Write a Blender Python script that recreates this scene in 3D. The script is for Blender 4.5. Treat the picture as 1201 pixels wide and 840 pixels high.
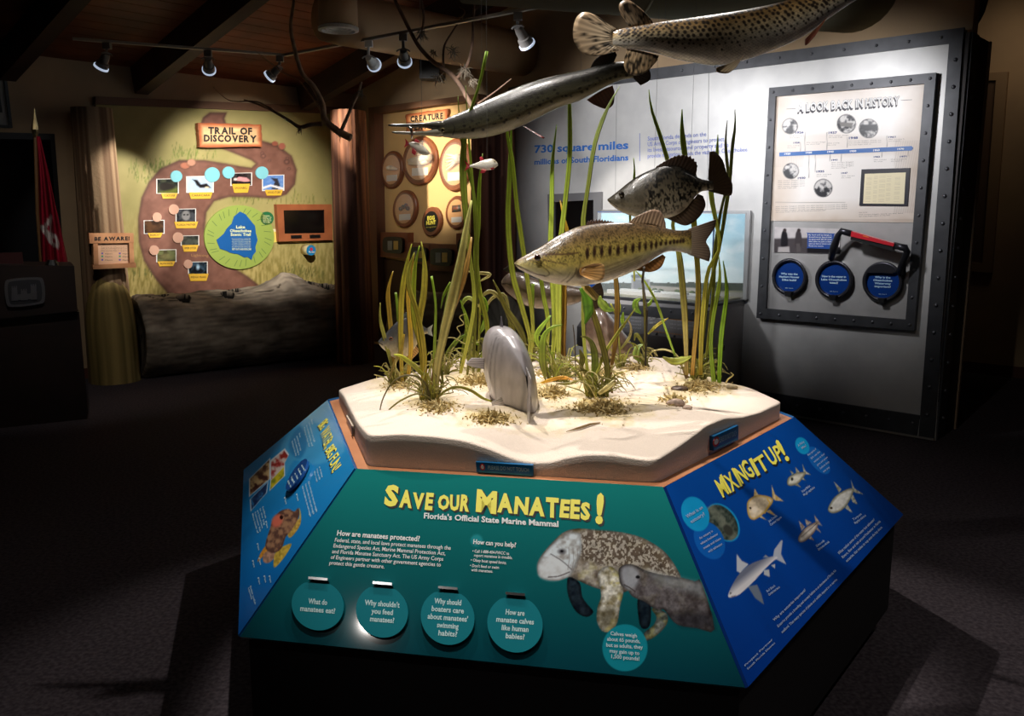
import bpy, math, random
import numpy as np
from mathutils import Vector, Matrix
random.seed(7); RNG = np.random.default_rng(7)
S = bpy.context.scene; COL = S.collection
for _o in list(bpy.data.objects): bpy.data.objects.remove(_o)

# ---------------------------------------------------------------- camera, world, light, exposure
FPX, PITCH, CAMZ = 1000.0, math.atan(.172), 1.6        # focal length in pixels of a 1201 x 840 frame
cam = bpy.data.cameras.new('camera'); camo = bpy.data.objects.new('camera', cam); COL.objects.link(camo)
cam.sensor_width = 36; cam.lens = 36*FPX/1201; cam.clip_start = .042
camo.location = (0, 0, CAMZ); camo.rotation_euler = (math.pi/2-PITCH, 0, 0); S.camera = camo
w = bpy.data.worlds.new('world'); S.world = w; w.use_nodes = True
w.node_tree.nodes['Background'].inputs[0].default_value = (.55, .5, .5, 1)
w.node_tree.nodes['Background'].inputs[1].default_value = .042
S.view_settings.view_transform = 'Standard'; S.view_settings.look = 'None'
S.view_settings.exposure = 0.0; S.view_settings.gamma = 1; S.view_settings.use_curve_mapping = False

def spot(name, loc, tgt, watt, deg, blend=.5, col=(1, .94, .88), rad=.03):
    l = bpy.data.lights.new(name, 'SPOT'); l.energy = watt; l.spot_size = math.radians(deg); l.spot_blend = blend
    l.color = col; l.shadow_soft_size = rad
    o = bpy.data.objects.new(name, l); COL.objects.link(o); o.location = loc
    o.rotation_euler = (Vector(tgt)-Vector(loc)).to_track_quat('-Z', 'Y').to_euler(); return o


# ---------------------------------------------------------------- pixels to points
_f = np.array([0, math.cos(PITCH), -math.sin(PITCH)]); _r = np.array([1., 0, 0]); _u = np.cross(_r, _f)
CAM = np.array([0, 0, CAMZ])
def ray(x, y):
    x = np.asarray(x, float); y = np.asarray(y, float)
    return _f + ((x-600.5)/FPX)[..., None]*_r - ((y-420)/FPX)[..., None]*_u
def at(x, y, Y):
    d = ray(x, y); return CAM + d*(np.asarray(Y)/d[..., 1])[..., None]
def on_z(x, y, z=0.):
    d = ray(x, y); return CAM + d*((z-CAMZ)/d[..., 2])[..., None]
class Plane:
    def __init__(s, o, n): s.o = np.array(o, float); s.n = np.array(n, float)/np.linalg.norm(n)
    def px(s, x, y, off=0.):
        d = ray(x, y); t = ((s.o + s.n*0 - CAM)@s.n + off)/(d@s.n); return CAM + d*t[..., None]
class Depth(Plane):
    def __init__(s, Y): Plane.__init__(s, (0, Y, 0), (0, -1, 0))
d1 = np.array([.6794, .7338, 0]); d2 = np.array([-.7338, .6794, 0])     # along wall_left / along wall_back
A0 = on_z(107, 443); K0 = on_z(1095, 517); B0 = K0 + d1*.14
WA = Plane(A0, -d2); KF = Plane(K0, -d1); WB = Plane(B0, -d1)
_t = np.linalg.solve(np.array([d1[:2], -d2[:2]]).T, (B0-A0)[:2]); CORNER = A0 + d1*_t[0]
ZA = WA.px(0, 60)[2]; KC = .235
def ceil_z(p): return ZA + KC*((np.asarray(p)-A0)@(-d2))

# lamps out of the frame, with added fills among them: over the sand bed, above its front, on the metal wall and the other boards
spot('spot_light', (-.7, 1.35, 3.9), (.12, 2.72, 1.85), 210, 17, .5)  # added narrow fill for the bass alone, no known fixture
nBv = -d1; nAv = -d2
def lowered(p, z): return np.array([p[0], p[1], z])
spot('spot_light', (-.9, 4.3, 4.0), (.15, 3.15, .9), 300, 42, .35)
spot('spot_light', (.9, 3.9, 4.1), (.1, 3.0, .9), 180, 44, .4)
spot('spot_light', (-.35, 2.62, 4.2), (.12, 2.75, .85), 350, 36, .6)
spot('spot_light', (-2.0, .35, 3.6), (.1, 2.5, .8), 34, 30, .7)
spot('spot_light', (-.6, 1.2, 3.9), (.85, 2.5, 2.7), 75, 32, .6)  # added fill that brightens the upper gar, no fixture behind it
spot('spot_light', lowered(KF.px(740, 60)+nBv*2.7, 2.6), KF.px(770, 215), 270, 66, .8, (.96, .96, 1), .12)
spot('spot_light', lowered(KF.px(960, 60)+nBv*1.9, 2.62), KF.px(975, 195), 150, 66, .8, (.96, .96, 1), .12)
spot('spot_light', lowered(WA.px(200, 60)+nAv*2.6, 2.75), WA.px(288, 250), 470, 52, .8)
spot('spot_light', lowered(WB.px(500, 60)+nBv*2.2, 2.7), WB.px(515, 190), 470, 36, .7, (1, .86, .66))
spot('spot_light', (-2.6, 5.0, 3.1), (-3.7, 7.0, 1.2), 50, 60, .8)  # added dim fill to lift flag and lectern, no such lamp known
spot('spot_light', (4.4, 7.6, 3.4), (5.2, 10.5, 1.2), 8, 110, .9, (1, .8, .6), .3)  # added soft fill to lift the brown wall in the right-hand room
spot('spot_light', (2.6, 2.2, 3.8), (1.8, 2.0, 0), 60, 80, .9)
spot('spot_light', (-2.4, 2.2, 3.8), (-1.6, 2.6, 0), 16, 70, .9)

# ---------------------------------------------------------------- materials
def lin(c):
    c = np.asarray(c, float)
    if c.max() > 1.001: c = c/255.
    return np.where(c <= .04045, c/12.92, ((c+.055)/1.055)**2.4)
MATS = {}
def mat(name, col, rough=.6, metal=0, col2=None, scale=8, stretch=None, bump=0, bscale=None, detail=4, alpha=1, spec=.5, emit=None, lo=.35, hi=.65, wave=None, coat=0):
    if name in MATS: return MATS[name]
    m = bpy.data.materials.new(name); m.use_nodes = True; nt = m.node_tree; N = nt.nodes; b = N['Principled BSDF']
    c = list(lin(col))+[1]; b.inputs['Base Color'].default_value = c; b.inputs['Roughness'].default_value = rough
    b.inputs['Metallic'].default_value = metal; b.inputs['Specular IOR Level'].default_value = spec; b.inputs['Coat Weight'].default_value = coat
    tc = N.new('ShaderNodeTexCoord'); mp = N.new('ShaderNodeMapping'); nt.links.new(tc.outputs['Object'], mp.inputs[0])
    if stretch: mp.inputs['Scale'].default_value = stretch
    if col2 is not None:
        n = N.new('ShaderNodeTexNoise'); n.inputs['Scale'].default_value = scale; n.inputs['Detail'].default_value = detail
        if wave:
            n = N.new('ShaderNodeTexWave'); n.inputs['Scale'].default_value = scale; n.inputs['Distortion'].default_value = wave; n.inputs['Detail'].default_value = 3; n.inputs['Detail Scale'].default_value = 1.5
        nt.links.new(mp.outputs[0], n.inputs['Vector'])
        r = N.new('ShaderNodeValToRGB'); r.color_ramp.elements[0].position = lo; r.color_ramp.elements[1].position = hi
        r.color_ramp.elements[0].color = c; r.color_ramp.elements[1].color = list(lin(col2))+[1]
        nt.links.new(n.outputs[0], r.inputs[0]); nt.links.new(r.outputs[0], b.inputs['Base Color'])
    if bump:
        n2 = N.new('ShaderNodeTexNoise'); n2.inputs['Scale'].default_value = bscale or scale*4; n2.inputs['Detail'].default_value = 5
        nt.links.new(mp.outputs[0], n2.inputs['Vector'])
        bp = N.new('ShaderNodeBump'); bp.inputs['Strength'].default_value = min(1, bump*30); bp.inputs['Distance'].default_value = bump
        nt.links.new(n2.outputs[0], bp.inputs['Height']); nt.links.new(bp.outputs[0], b.inputs['Normal'])
    if emit: b.inputs['Emission Color'].default_value = list(lin(emit[0]))+[1]; b.inputs['Emission Strength'].default_value = emit[1]
    if alpha < 1:
        b.inputs['Alpha'].default_value = alpha
    MATS[name] = m; return m
def vmat(name, rough=.5, spec=.5, bump=0, bscale=200, voro=False, coat=0, grain=0, gscale=300, sub=0):
    if name in MATS: return MATS[name]
    m = bpy.data.materials.new(name); m.use_nodes = True; nt = m.node_tree; N = nt.nodes; b = N['Principled BSDF']
    a = N.new('ShaderNodeVertexColor'); a.layer_name = 'Col'; out = a.outputs[0]
    tc = N.new('ShaderNodeTexCoord')
    if grain:
        n = N.new('ShaderNodeTexNoise'); n.inputs['Scale'].default_value = gscale; nt.links.new(tc.outputs['Object'], n.inputs['Vector'])
        mr = N.new('ShaderNodeMapRange'); mr.inputs[3].default_value = 1-grain; mr.inputs[4].default_value = 1+grain; nt.links.new(n.outputs[0], mr.inputs[0])
        mx = N.new('ShaderNodeVectorMath'); mx.operation = 'SCALE'; nt.links.new(out, mx.inputs[0]); nt.links.new(mr.outputs[0], mx.inputs['Scale']); out = mx.outputs[0]
    nt.links.new(out, b.inputs['Base Color']); b.inputs['Roughness'].default_value = rough; b.inputs['Specular IOR Level'].default_value = spec
    b.inputs['Coat Weight'].default_value = coat
    if coat: b.inputs['Coat Roughness'].default_value = .15
    if bump:
        n2 = N.new('ShaderNodeTexVoronoi' if voro else 'ShaderNodeTexNoise'); n2.inputs['Scale'].default_value = bscale
        nt.links.new(tc.outputs['Object'], n2.inputs['Vector'])
        bp = N.new('ShaderNodeBump'); bp.inputs['Strength'].default_value = .7; bp.inputs['Distance'].default_value = bump
        nt.links.new(n2.outputs[0], bp.inputs['Height']); nt.links.new(bp.outputs[0], b.inputs['Normal'])
    MATS[name] = m; return m

# ---------------------------------------------------------------- object helpers
def org(o):
    v = np.zeros(3)
    while o is not None: v = v + np.array(o.location); o = o.parent
    return v
def tag(o, label=None, cat=None, group=None, kind=None):
    if label: o['label'] = label
    if cat: o['category'] = cat
    if group: o['group'] = group
    if kind: o['kind'] = kind
    return o
def thing(name, loc, label=None, cat=None, group=None, kind=None):
    o = bpy.data.objects.new(name, None); o.empty_display_size = .1; COL.objects.link(o); o.location = [float(v) for v in loc]
    return tag(o, label, cat, group, kind)
class MB:
    def __init__(s): s.v = []; s.f = []; s.m = []; s.c = None; s.n = 0
    def add(s, V, Fs, mi=0):
        V = np.asarray(V, float).reshape(-1, 3); s.v.append(V)
        for f in Fs: s.f.append(tuple(int(i)+s.n for i in f)); s.m.append(mi)
        s.n += len(V); return s
    def box(s, o, ax, ay, az, mi=0):            # corner + three edge vectors
        o, ax, ay, az = [np.asarray(q, float) for q in (o, ax, ay, az)]
        V = [o, o+ax, o+ax+ay, o+ay, o+az, o+ax+az, o+ax+ay+az, o+ay+az]
        F_ = [(0, 3, 2, 1), (4, 5, 6, 7), (0, 1, 5, 4), (1, 2, 6, 5), (2, 3, 7, 6), (3, 0, 4, 7)]
        if np.dot(np.cross(ax, ay), az) < 0: F_ = [f[::-1] for f in F_]
        return s.add(V, F_, mi)
    def plate(s, pts, pl, t0, t1, mi=0, bev=0):   # px outline extruded on a plane
        pts = np.asarray(pts, float); n = len(pts)
        b = pl.px(pts[:, 0], pts[:, 1], t1); a = b-pl.n*(t1-t0); q0 = b
        sgn = np.dot(np.cross(a[1]-a[0], a[2]-a[1]), pl.n)
        area = 0
        for i in range(n): area += np.dot(np.cross(q0[i]-q0[0], q0[(i+1) % n]-q0[0]), pl.n)
        if area < 0: a = a[::-1]; b = b[::-1]
        if bev:
            c = b.mean(0); b2 = b.copy(); dirs = c-b; L = np.linalg.norm(dirs, axis=1)[:, None]; b2 = b+dirs/L*bev; b1 = b-pl.n*bev
            V = np.concatenate([a, b1, b2]); Fs = [tuple(range(2*n, 3*n)), tuple(range(n-1, -1, -1))]
            for k in (0, n):
                for i in range(n): j = (i+1) % n; Fs.append((k+i, k+j, k+n+j, k+n+i))
        else:
            V = np.concatenate([a, b]); Fs = [tuple(range(n, 2*n)), tuple(range(n-1, -1, -1))]
            for i in range(n): j = (i+1) % n; Fs.append((i, j, n+j, n+i))
        return s.add(V, Fs, mi)
    def ring_frame(s, outer, inner, pl, t0, t1, mi=0):
        o = np.asarray(outer, float); i_ = np.asarray(inner, float); n = len(o)
        qo = pl.px(o[:, 0], o[:, 1], t1)-pl.n*t1; qi = pl.px(i_[:, 0], i_[:, 1], t1)-pl.n*t1
        V = np.concatenate([qo+pl.n*t0, qo+pl.n*t1, qi+pl.n*t1, qi+pl.n*t0]); Fs = []
        for k in range(3):
            for i in range(n): j = (i+1) % n; Fs.append((k*n+i, k*n+j, k*n+n+j, k*n+n+i))
        return s.add(V, Fs, mi)
    def tube(s, pts, rad, seg=8, mi=0, cap=True):
        pts = np.asarray(pts, float); n = len(pts); rad = np.broadcast_to(np.asarray(rad, float), (n,))
        T = np.gradient(pts, axis=0); T /= np.linalg.norm(T, axis=1)[:, None]+1e-12
        up = np.array([0, 0, 1.]) if abs(T[0][2]) < .9 else np.array([1., 0, 0]); V = []
        for i in range(n):
            a = np.cross(T[i], up); a /= np.linalg.norm(a)+1e-9; b = np.cross(a, T[i]); up = b
            for k in range(seg):
                th = 2*math.pi*k/seg; V.append(pts[i]+rad[i]*(math.cos(th)*a+math.sin(th)*b))
        Fs = [(i*seg+k, i*seg+(k+1) % seg, (i+1)*seg+(k+1) % seg, (i+1)*seg+k) for i in range(n-1) for k in range(seg)]
        if cap: Fs += [tuple(range(seg-1, -1, -1)), tuple((n-1)*seg+k for k in range(seg))]
        return s.add(V, Fs, mi)
    def grid(s, G, mi=0, closed=False):          # G: (a,b,3)
        a, b = G.shape[:2]; jj = b if closed else b-1
        Fs = [(i*b+j, i*b+(j+1) % b, (i+1)*b+(j+1) % b, (i+1)*b+j) for i in range(a-1) for j in range(jj)]
        return s.add(G.reshape(-1, 3), Fs, mi)
    def sphere(s, c, r, nu=12, nv=8, mi=0, sc=(1, 1, 1), ax=None):
        G = []
        for i in range(nv+1):
            th = math.pi*i/nv
            G.append([[math.sin(th)*math.cos(2*math.pi*j/nu)*sc[0], math.sin(th)*math.sin(2*math.pi*j/nu)*sc[1], math.cos(th)*sc[2]] for j in range(nu)])
        G = np.array(G)*r
        if ax is not None: G = G@np.asarray(ax)
        return s.grid(G+np.asarray(c), mi, True)
    def build(s, name, mats, parent=None, smooth=False, colors=None, kind=None, label=None):
        V = np.concatenate(s.v) - org(parent)
        me = bpy.data.meshes.new(name); me.from_pydata(V.tolist(), [], s.f)
        for m in (mats if isinstance(mats, (list, tuple)) else [mats]): me.materials.append(m)
        if any(s.m): me.polygons.foreach_set('material_index', s.m)
        if smooth: me.polygons.foreach_set('use_smooth', [True]*len(me.polygons))
        if colors is not None:
            ca = me.color_attributes.new('Col', 'FLOAT_COLOR', 'POINT')
            ca.data.foreach_set('color', np.concatenate([colors, np.ones((len(colors), 1))], 1).ravel())
        me.update(); o = bpy.data.objects.new(name, me); COL.objects.link(o)
        if parent is not None: o.parent = parent
        if kind: o['kind'] = kind
        if label: o['label'] = label
        return o
def fast_grid(name, P, colors, m, parent, smooth=False, closed=False):
    a, b = P.shape[:2]
    V = P.reshape(-1, 3) - org(parent)
    I = np.arange(a*b).reshape(a, b)
    if closed: I = np.concatenate([I, I[:, :1]], 1)
    Q = np.stack([I[:-1, :-1], I[:-1, 1:], I[1:, 1:], I[1:, :-1]], -1).reshape(-1, 4); n = len(Q)
    me = bpy.data.meshes.new(name); me.vertices.add(len(V)); me.vertices.foreach_set('co', V.ravel())
    me.loops.add(4*n); me.loops.foreach_set('vertex_index', Q.ravel().astype(np.int32))
    me.polygons.add(n); me.polygons.foreach_set('loop_start', np.arange(0, 4*n, 4, dtype=np.int32))
    me.polygons.foreach_set('loop_total', np.full(n, 4, dtype=np.int32))
    if smooth: me.polygons.foreach_set('use_smooth', np.ones(n, bool))
    if colors is not None:
        ca = me.color_attributes.new('Col', 'FLOAT_COLOR', 'POINT')
        ca.data.foreach_set('color', np.concatenate([colors.reshape(-1, 3), np.ones((a*b, 1))], 1).ravel())
    me.materials.append(m); me.update(calc_edges=True); me.validate()
    o = bpy.data.objects.new(name, me); COL.objects.link(o)
    if parent is not None: o.parent = parent
    return o
_T = {}
def glyph(st, bold=0.):
    k = (st, bold)
    if k not in _T:
        c = bpy.data.curves.new('t', 'FONT'); c.body = st; c.resolution_u = 2; c.offset = bold
        o = bpy.data.objects.new('t', c); me = bpy.data.meshes.new_from_object(o)
        n = len(me.vertices); V = np.zeros(n*3); me.vertices.foreach_get('co', V); V = V.reshape(-1, 3)
        _T[k] = (V, [tuple(p.vertices) for p in me.polygons])
        bpy.data.objects.remove(o); bpy.data.meshes.remove(me); bpy.data.curves.remove(c)
    return _T[k]
def text(mb, st, p0, p1, p2, pl, off=.002, bold=.012, mi=0, jit=0, narrow=None):
    """baseline from pixel p0 to p1, cap height up to pixel p2 (above p0)"""
    O = pl.px(*np.array(p0, float), off); X = pl.px(*np.array(p1, float), off)-O; Y = pl.px(*np.array(p2, float), off)-O
    if not jit:
        V, Fs = glyph(st, bold)
        if len(V) == 0: return
        x0, x1 = V[:, 0].min(), V[:, 0].max()
        W = O+((V[:, :1]-x0)/(x1-x0))*X+(V[:, 1:2]/.70)*Y
        mb.add(W, Fs, mi); return
    xs = 0; items = []
    for i, ch in enumerate(st):
        if ch == ' ': xs += .3; continue
        V, Fs = glyph(ch, bold); wd = V[:, 0].max()-V[:, 0].min(); items.append((V, Fs, xs-V[:, 0].min(), i)); xs += wd+.05
    for V, Fs, dx, i in items:
        sy = 1+jit*(((i*7) % 5)/4-.5); dy = jit*.35*(((i*3) % 4)/3-.5); sl = jit*.35*(((i*5) % 3)/2-.5)
        x = V[:, :1]+dx+sl*V[:, 1:2]; y = V[:, 1:2]/.70*sy+dy
        mb.add(O+(x/xs)*X+y*Y, Fs, mi)
def lerp(a, b, t): return np.asarray(a, float)*(1-t)+np.asarray(b, float)*t
def lines_text(mb, lst, p0, p1, dn, h, pl, off=.002, bold=.01, mi=0, widths=None, center=False):
    """a block of lines: first baseline p0-p1 (full width), dn = pixel step to the next line, h = vector up of the caps"""
    p0 = np.array(p0, float); p1 = np.array(p1, float); dn = np.array(dn, float); h = np.array(h, float)
    mx = max(max(glyph(s_, bold)[0][:, 0]) for s_ in lst if s_)
    for i, s_ in enumerate(lst):
        if not s_: continue
        f = max(glyph(s_, bold)[0][:, 0])/mx; a = p0+dn*i; b = p1+dn*i; d = b-a
        if center: a2 = a+d*(1-f)/2
        else: a2 = a
        text(mb, s_, a2, a2+d*f, a2+h, pl, off, bold, mi)

# ---------------------------------------------------------------- painting of flat prints
def vnoise(x, y, seed=0):
    xi = np.floor(x).astype(np.int64); yi = np.floor(y).astype(np.int64); fx = x-xi; fy = y-yi; fx = fx*fx*(3-2*fx); fy = fy*fy*(3-2*fy)
    def h(a, b):
        v = (a*374761393+b*668265263+seed*982451653) & 0x7fffffff; v = (v ^ (v >> 13))*1274126177 & 0x7fffffff; return ((v ^ (v >> 16)) & 0xffff)/65535.
    return (h(xi, yi)*(1-fx)+h(xi+1, yi)*fx)*(1-fy)+(h(xi, yi+1)*(1-fx)+h(xi+1, yi+1)*fx)*fy
def fbm(x, y, s=1., seed=0, o=3):
    r = 0; a = .5
    for i in range(o): r = r+a*vnoise(x/s, y/s, seed+i); s *= .5; a *= .5
    return r/(1-.5**o)
def smooth_poly(pts, n=4, closed=True):
    P = np.asarray(pts, float); m = len(P); out = []
    for i in range(m if closed else m-1):
        g = (lambda k: P[k % m]) if closed else (lambda k: P[min(max(k, 0), m-1)])
        p0, p1, p2, p3 = g(i-1), g(i), g(i+1), g(i+2)
        for k in range(n):
            t = k/n; out.append(.5*((2*p1)+(-p0+p2)*t+(2*p0-5*p1+4*p2-p3)*t*t+(-p0+3*p1-3*p2+p3)*t**3))
    if not closed: out.append(P[-1])
    return np.array(out)
class Canvas:
    def __init__(s, X, Y, base):
        s.sh = X.shape; s.X = X.ravel().astype(float); s.Y = Y.ravel().astype(float)
        s.c = np.tile(np.asarray(base, float)/255., (s.X.size, 1))
    def blend(s, idx, a, col):
        col = np.asarray(col, float)/255.; s.c[idx] = s.c[idx]*(1-a[:, None])+col*a[:, None]
    def sd(s, pts, m):
        pts = np.asarray(pts, float); idx = np.where((s.X > pts[:, 0].min()-m) & (s.X < pts[:, 0].max()+m) & (s.Y > pts[:, 1].min()-m) & (s.Y < pts[:, 1].max()+m))[0]
        x = s.X[idx]; y = s.Y[idx]; ins = np.zeros(len(idx), bool); d = np.full(len(idx), 1e9)
        for i in range(len(pts)):
            a = pts[i]; b = pts[(i+1) % len(pts)]; e = b-a; L = e@e+1e-12
            t = np.clip(((x-a[0])*e[0]+(y-a[1])*e[1])/L, 0, 1); d = np.minimum(d, np.hypot(x-a[0]-t*e[0], y-a[1]-t*e[1]))
            c = ((a[1] > y) != (b[1] > y)); ins ^= c & (x < (b[0]-a[0])*(y-a[1])/((b[1]-a[1]) if b[1] != a[1] else 1e-9)+a[0])
        return idx, np.where(ins, -d, d)
    def poly(s, pts, col, soft=.8, a=1., sm=0):
        if sm: pts = smooth_poly(pts, sm)
        idx, d = s.sd(pts, soft+1); al = np.clip(.5-d/soft, 0, 1)*a
        if callable(col): col = col(s.X[idx], s.Y[idx], d)
        s.blend(idx, al, col); return s
    def ell(s, cx, cy, rx, ry, col, soft=.8, rot=0, a=1.):
        idx = np.where((abs(s.X-cx) < max(rx, ry)+soft+1) & (abs(s.Y-cy) < max(rx, ry)+soft+1))[0]
        c, n = math.cos(rot), math.sin(rot); x = s.X[idx]-cx; y = s.Y[idx]-cy; u = x*c+y*n; v = -x*n+y*c
        d = (np.hypot(u/rx, v/ry)-1)*min(rx, ry); al = np.clip(.5-d/soft, 0, 1)*a
        if callable(col): col = col(s.X[idx], s.Y[idx], d)
        s.blend(idx, al, col); return s
    def line(s, pts, wd, col, soft=.7, a=1.):
        pts = np.asarray(pts, float); m = wd+2
        idx = np.where((s.X > pts[:, 0].min()-m) & (s.X < pts[:, 0].max()+m) & (s.Y > pts[:, 1].min()-m) & (s.Y < pts[:, 1].max()+m))[0]
        x = s.X[idx]; y = s.Y[idx]; d = np.full(len(idx), 1e9)
        for i in range(len(pts)-1):
            p = pts[i]; e = pts[i+1]-p; L = e@e+1e-12; t = np.clip(((x-p[0])*e[0]+(y-p[1])*e[1])/L, 0, 1)
            d = np.minimum(d, np.hypot(x-p[0]-t*e[0], y-p[1]-t*e[1]))
        s.blend(idx, np.clip(.5-(d-wd/2)/soft, 0, 1)*a, col); return s
    def mul(s, k): s.c = np.clip(s.c*k[:, None], 0, 1)
    def out(s): return lin(np.clip(s.c, 0, 1)).reshape(*s.sh, 3) if s.c.max() <= 1.001 else None
def quad_px(c, step=1.2):
    """c: tl,tr,br,bl pixel corners -> X,Y arrays"""
    c = np.asarray(c, float); nu = int(max(np.linalg.norm(c[1]-c[0]), np.linalg.norm(c[2]-c[3]))/step)+2; nv = int(max(np.linalg.norm(c[3]-c[0]), np.linalg.norm(c[2]-c[1]))/step)+2
    u = np.linspace(0, 1, nu)[None, :, None]; v = np.linspace(0, 1, nv)[:, None, None]
    G = (c[0]*(1-u)+c[1]*u)*(1-v)+(c[3]*(1-u)+c[2]*u)*v; return G[..., 0], G[..., 1]
def print_on(name, corners, pl, off, paint, base, m, parent, step=1.2):
    X, Y = quad_px(corners, step); cv = Canvas(X, Y, base); paint(cv)
    return fast_grid(name, pl.px(X, Y, off)[::-1], cv.out()[::-1], m, parent)
# ================================================================ THE ROOM
m_carpet = mat('carpet', (56, 50, 54), .95, col2=(84, 76, 80), scale=60, bump=.004, bscale=300, spec=.1)
m_wall = mat('tan_plaster', (176, 150, 116), .9, col2=(166, 141, 110), scale=3, bump=.001, bscale=60)
m_plank = mat('stained_ceiling_plank', (126, 62, 28), .6, col2=(88, 40, 18), scale=2.2, stretch=(1, 1, 1), detail=6)
m_beam = mat('dark_beam', (62, 38, 25), .7, col2=(40, 24, 16), scale=3)
m_duct = mat('tan_duct_paint', (186, 152, 112), .7, col2=(176, 142, 104), scale=2)
m_olive = mat('olive_duct_paint', (112, 108, 84), .8)
m_black = mat('black_metal', (14, 14, 15), .4)
m_white = mat('white_paint', (232, 230, 224), .5)
m_chrome = mat('chrome', (205, 205, 208), .18, 1)
m_wood = mat('orange_wood_trim', (201, 140, 96), .45, col2=(182, 119, 78), scale=4, stretch=(1, 1, 1), detail=6)
m_base = mat('charcoal_base', (22, 20, 22), .75)

nA = -d2; nB = -d1
fl = MB().box((-16, -4, -.1), (34, 0, 0), (0, 26, 0), (0, 0, .1)).build('floor', m_carpet, kind='structure')
def wall_poly(name, o, dr, s0, s1, nrm, thick, topf, zb=0, m=None):
    mb = MB(); n = 2; V = []
    for s_ in (s0, s1):
        p = o+dr*s_
        for q in (p, p-nrm*thick):
            V += [(q[0], q[1], zb), (q[0], q[1], topf(p))]
    # p0: 0 b,1 t ; p0 back: 2,3 ; p1: 4,5 ; back 6,7
    mb.add(V, [(0, 4, 5, 1), (2, 3, 7, 6), (1, 5, 7, 3), (0, 2, 6, 4), (0, 1, 3, 2), (4, 6, 7, 5)])
    return mb.build(name, m or m_wall, kind='structure')
wall_poly('wall_left', CORNER, -d1, -.12, 12, nA, .12, lambda p: ZA)
sB = float((K0-CORNER)@(-d2))
wall_poly('wall_back', CORNER, -d2, 0, sB-.02, nB, .12, lambda p: float(ceil_z(p)))
C0 = on_z(1165, 440)
wall_poly('wall_right', C0, -d2, -3.2, 9, nB, .12, lambda p: float(ceil_z(p)))
wall_poly('trim_1', C0+nB*.02, -d2, -3, 9, nB, .02, lambda p: .11, m=mat('reddish_baseboard', (92, 52, 36), .6)).name = 'baseboard_right'
wall_poly('baseboard_left', A0+nA*.02, -d1, -.9, 10, nA, .02, lambda p: .1, m=MATS['reddish_baseboard'])
# ceiling: board deck with planks running along wall_left, rising away from it
ce = thing('ceiling', (0, 3, ZA), kind='structure')
vup = np.array([nA[0], nA[1], KC]); vupn = vup/np.linalg.norm(vup); nrmc = np.cross(d1, vupn); nrmc = nrmc if nrmc[2] > 0 else -nrmc
c_o = np.array([A0[0], A0[1], ZA])
MB().box(c_o-d1*9-vupn*.3+nrmc*.02, d1*22, vupn*13, nrmc*.1).build('ceiling_deck', m_beam, ce)
for i in range(84):
    MB().box(c_o-d1*8+vupn*(.145*i), d1*(13.2+(sB*0)), vupn*.137, nrmc*.02).build('plank', m_plank, ce)
sb = [float((WA.px(x, 110)-A0)@d1) for x in (-140, 7, 162, 353)]
for s_ in sb+[sb[3]+2.1]:
    MB().box(c_o+d1*(s_-.06)-nrmc*.0, d1*.13, vupn*12, -nrmc*.26).build('beam', m_beam, ce)
# closing walls behind the camera
wall_poly('wall_front', A0+d1*(-11)+nA*11, d1, 0, 24, -nA, .1, lambda p: float(ceil_z(p))+.2)
wall_poly('wall_near', A0-d1*11, nA, -.5, 11.5, d1, .1, lambda p: float(ceil_z(p))+.2)

# ducts
def cyl_px(name, a, b, r, m, parent=None, seg=24):
    return MB().tube([a, b], r, seg).build(name, m, parent, smooth=False)
Pd = CORNER+nB*2.2
def on_line_z(z): pass
dz = 3.1
a = on_z(405, 8, dz); L = d1*3.2
du = thing('air_duct', a, 'tan round air duct with a side elbow and a white diffuser', 'duct')
a = on_z(400, 22, dz); b = a+d1*(float((B0-a)@d1)-.03)
o = MB().tube([a-d1*.15, a, b], [.19, .2, .2], 28).build('duct_pipe', m_duct, du, smooth=True)
e0 = on_z(397, 36, 2.84)
MB().tube([e0+[0, 0, .3], e0+[0, 0, .03]], [.135, .135], 24).build('elbow', m_duct, du, smooth=True)
df = MB(); 
for k, (r0, r1, zz) in enumerate([(.14, .115, 0), (.1, .088, .008), (.074, .062, .012), (.048, .036, .014)]):
    th = np.linspace(0, 2*math.pi, 29)[:-1]; c, s_ = np.cos(th), np.sin(th)
    G = np.stack([np.stack([e0[0]+rr*c, e0[1]+rr*s_, np.full_like(c, e0[2]+z2)], 1) for rr, z2 in ((r0, zz+.02), (r0, zz), (r1, zz-.004+.004*k), (r1, zz+.03))]); df.grid(G, 0, True)
MB().tube([e0+[0, 0, .035], e0+[0, 0, .032]], [.125, .125], 24).build('diffuser_back', m_black, du)
df.build('diffuser', m_white, du)
a = on_z(600, -46, 3.15); b = on_z(1125, 4, 3.15)
dv = (b-a)/np.linalg.norm(b-a)
du2 = thing('air_duct', a, 'large olive overhead duct in the top right corner, above the spotted gar', 'duct')
MB().tube([a-dv*.3, b], [.27, .27], 28).build('duct_pipe', m_olive, du2, smooth=True)
for t in (.25, .6, .93):
    c = a+(b-a)*t; MB().tube([c-dv*.012, c+dv*.012], [.278, .278], 28).build('duct_seam', m_olive, du2, smooth=True)
# olive soffit box above the kiosk
a = KF.px(985, 30); b = KF.px(1163, 45)

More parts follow.
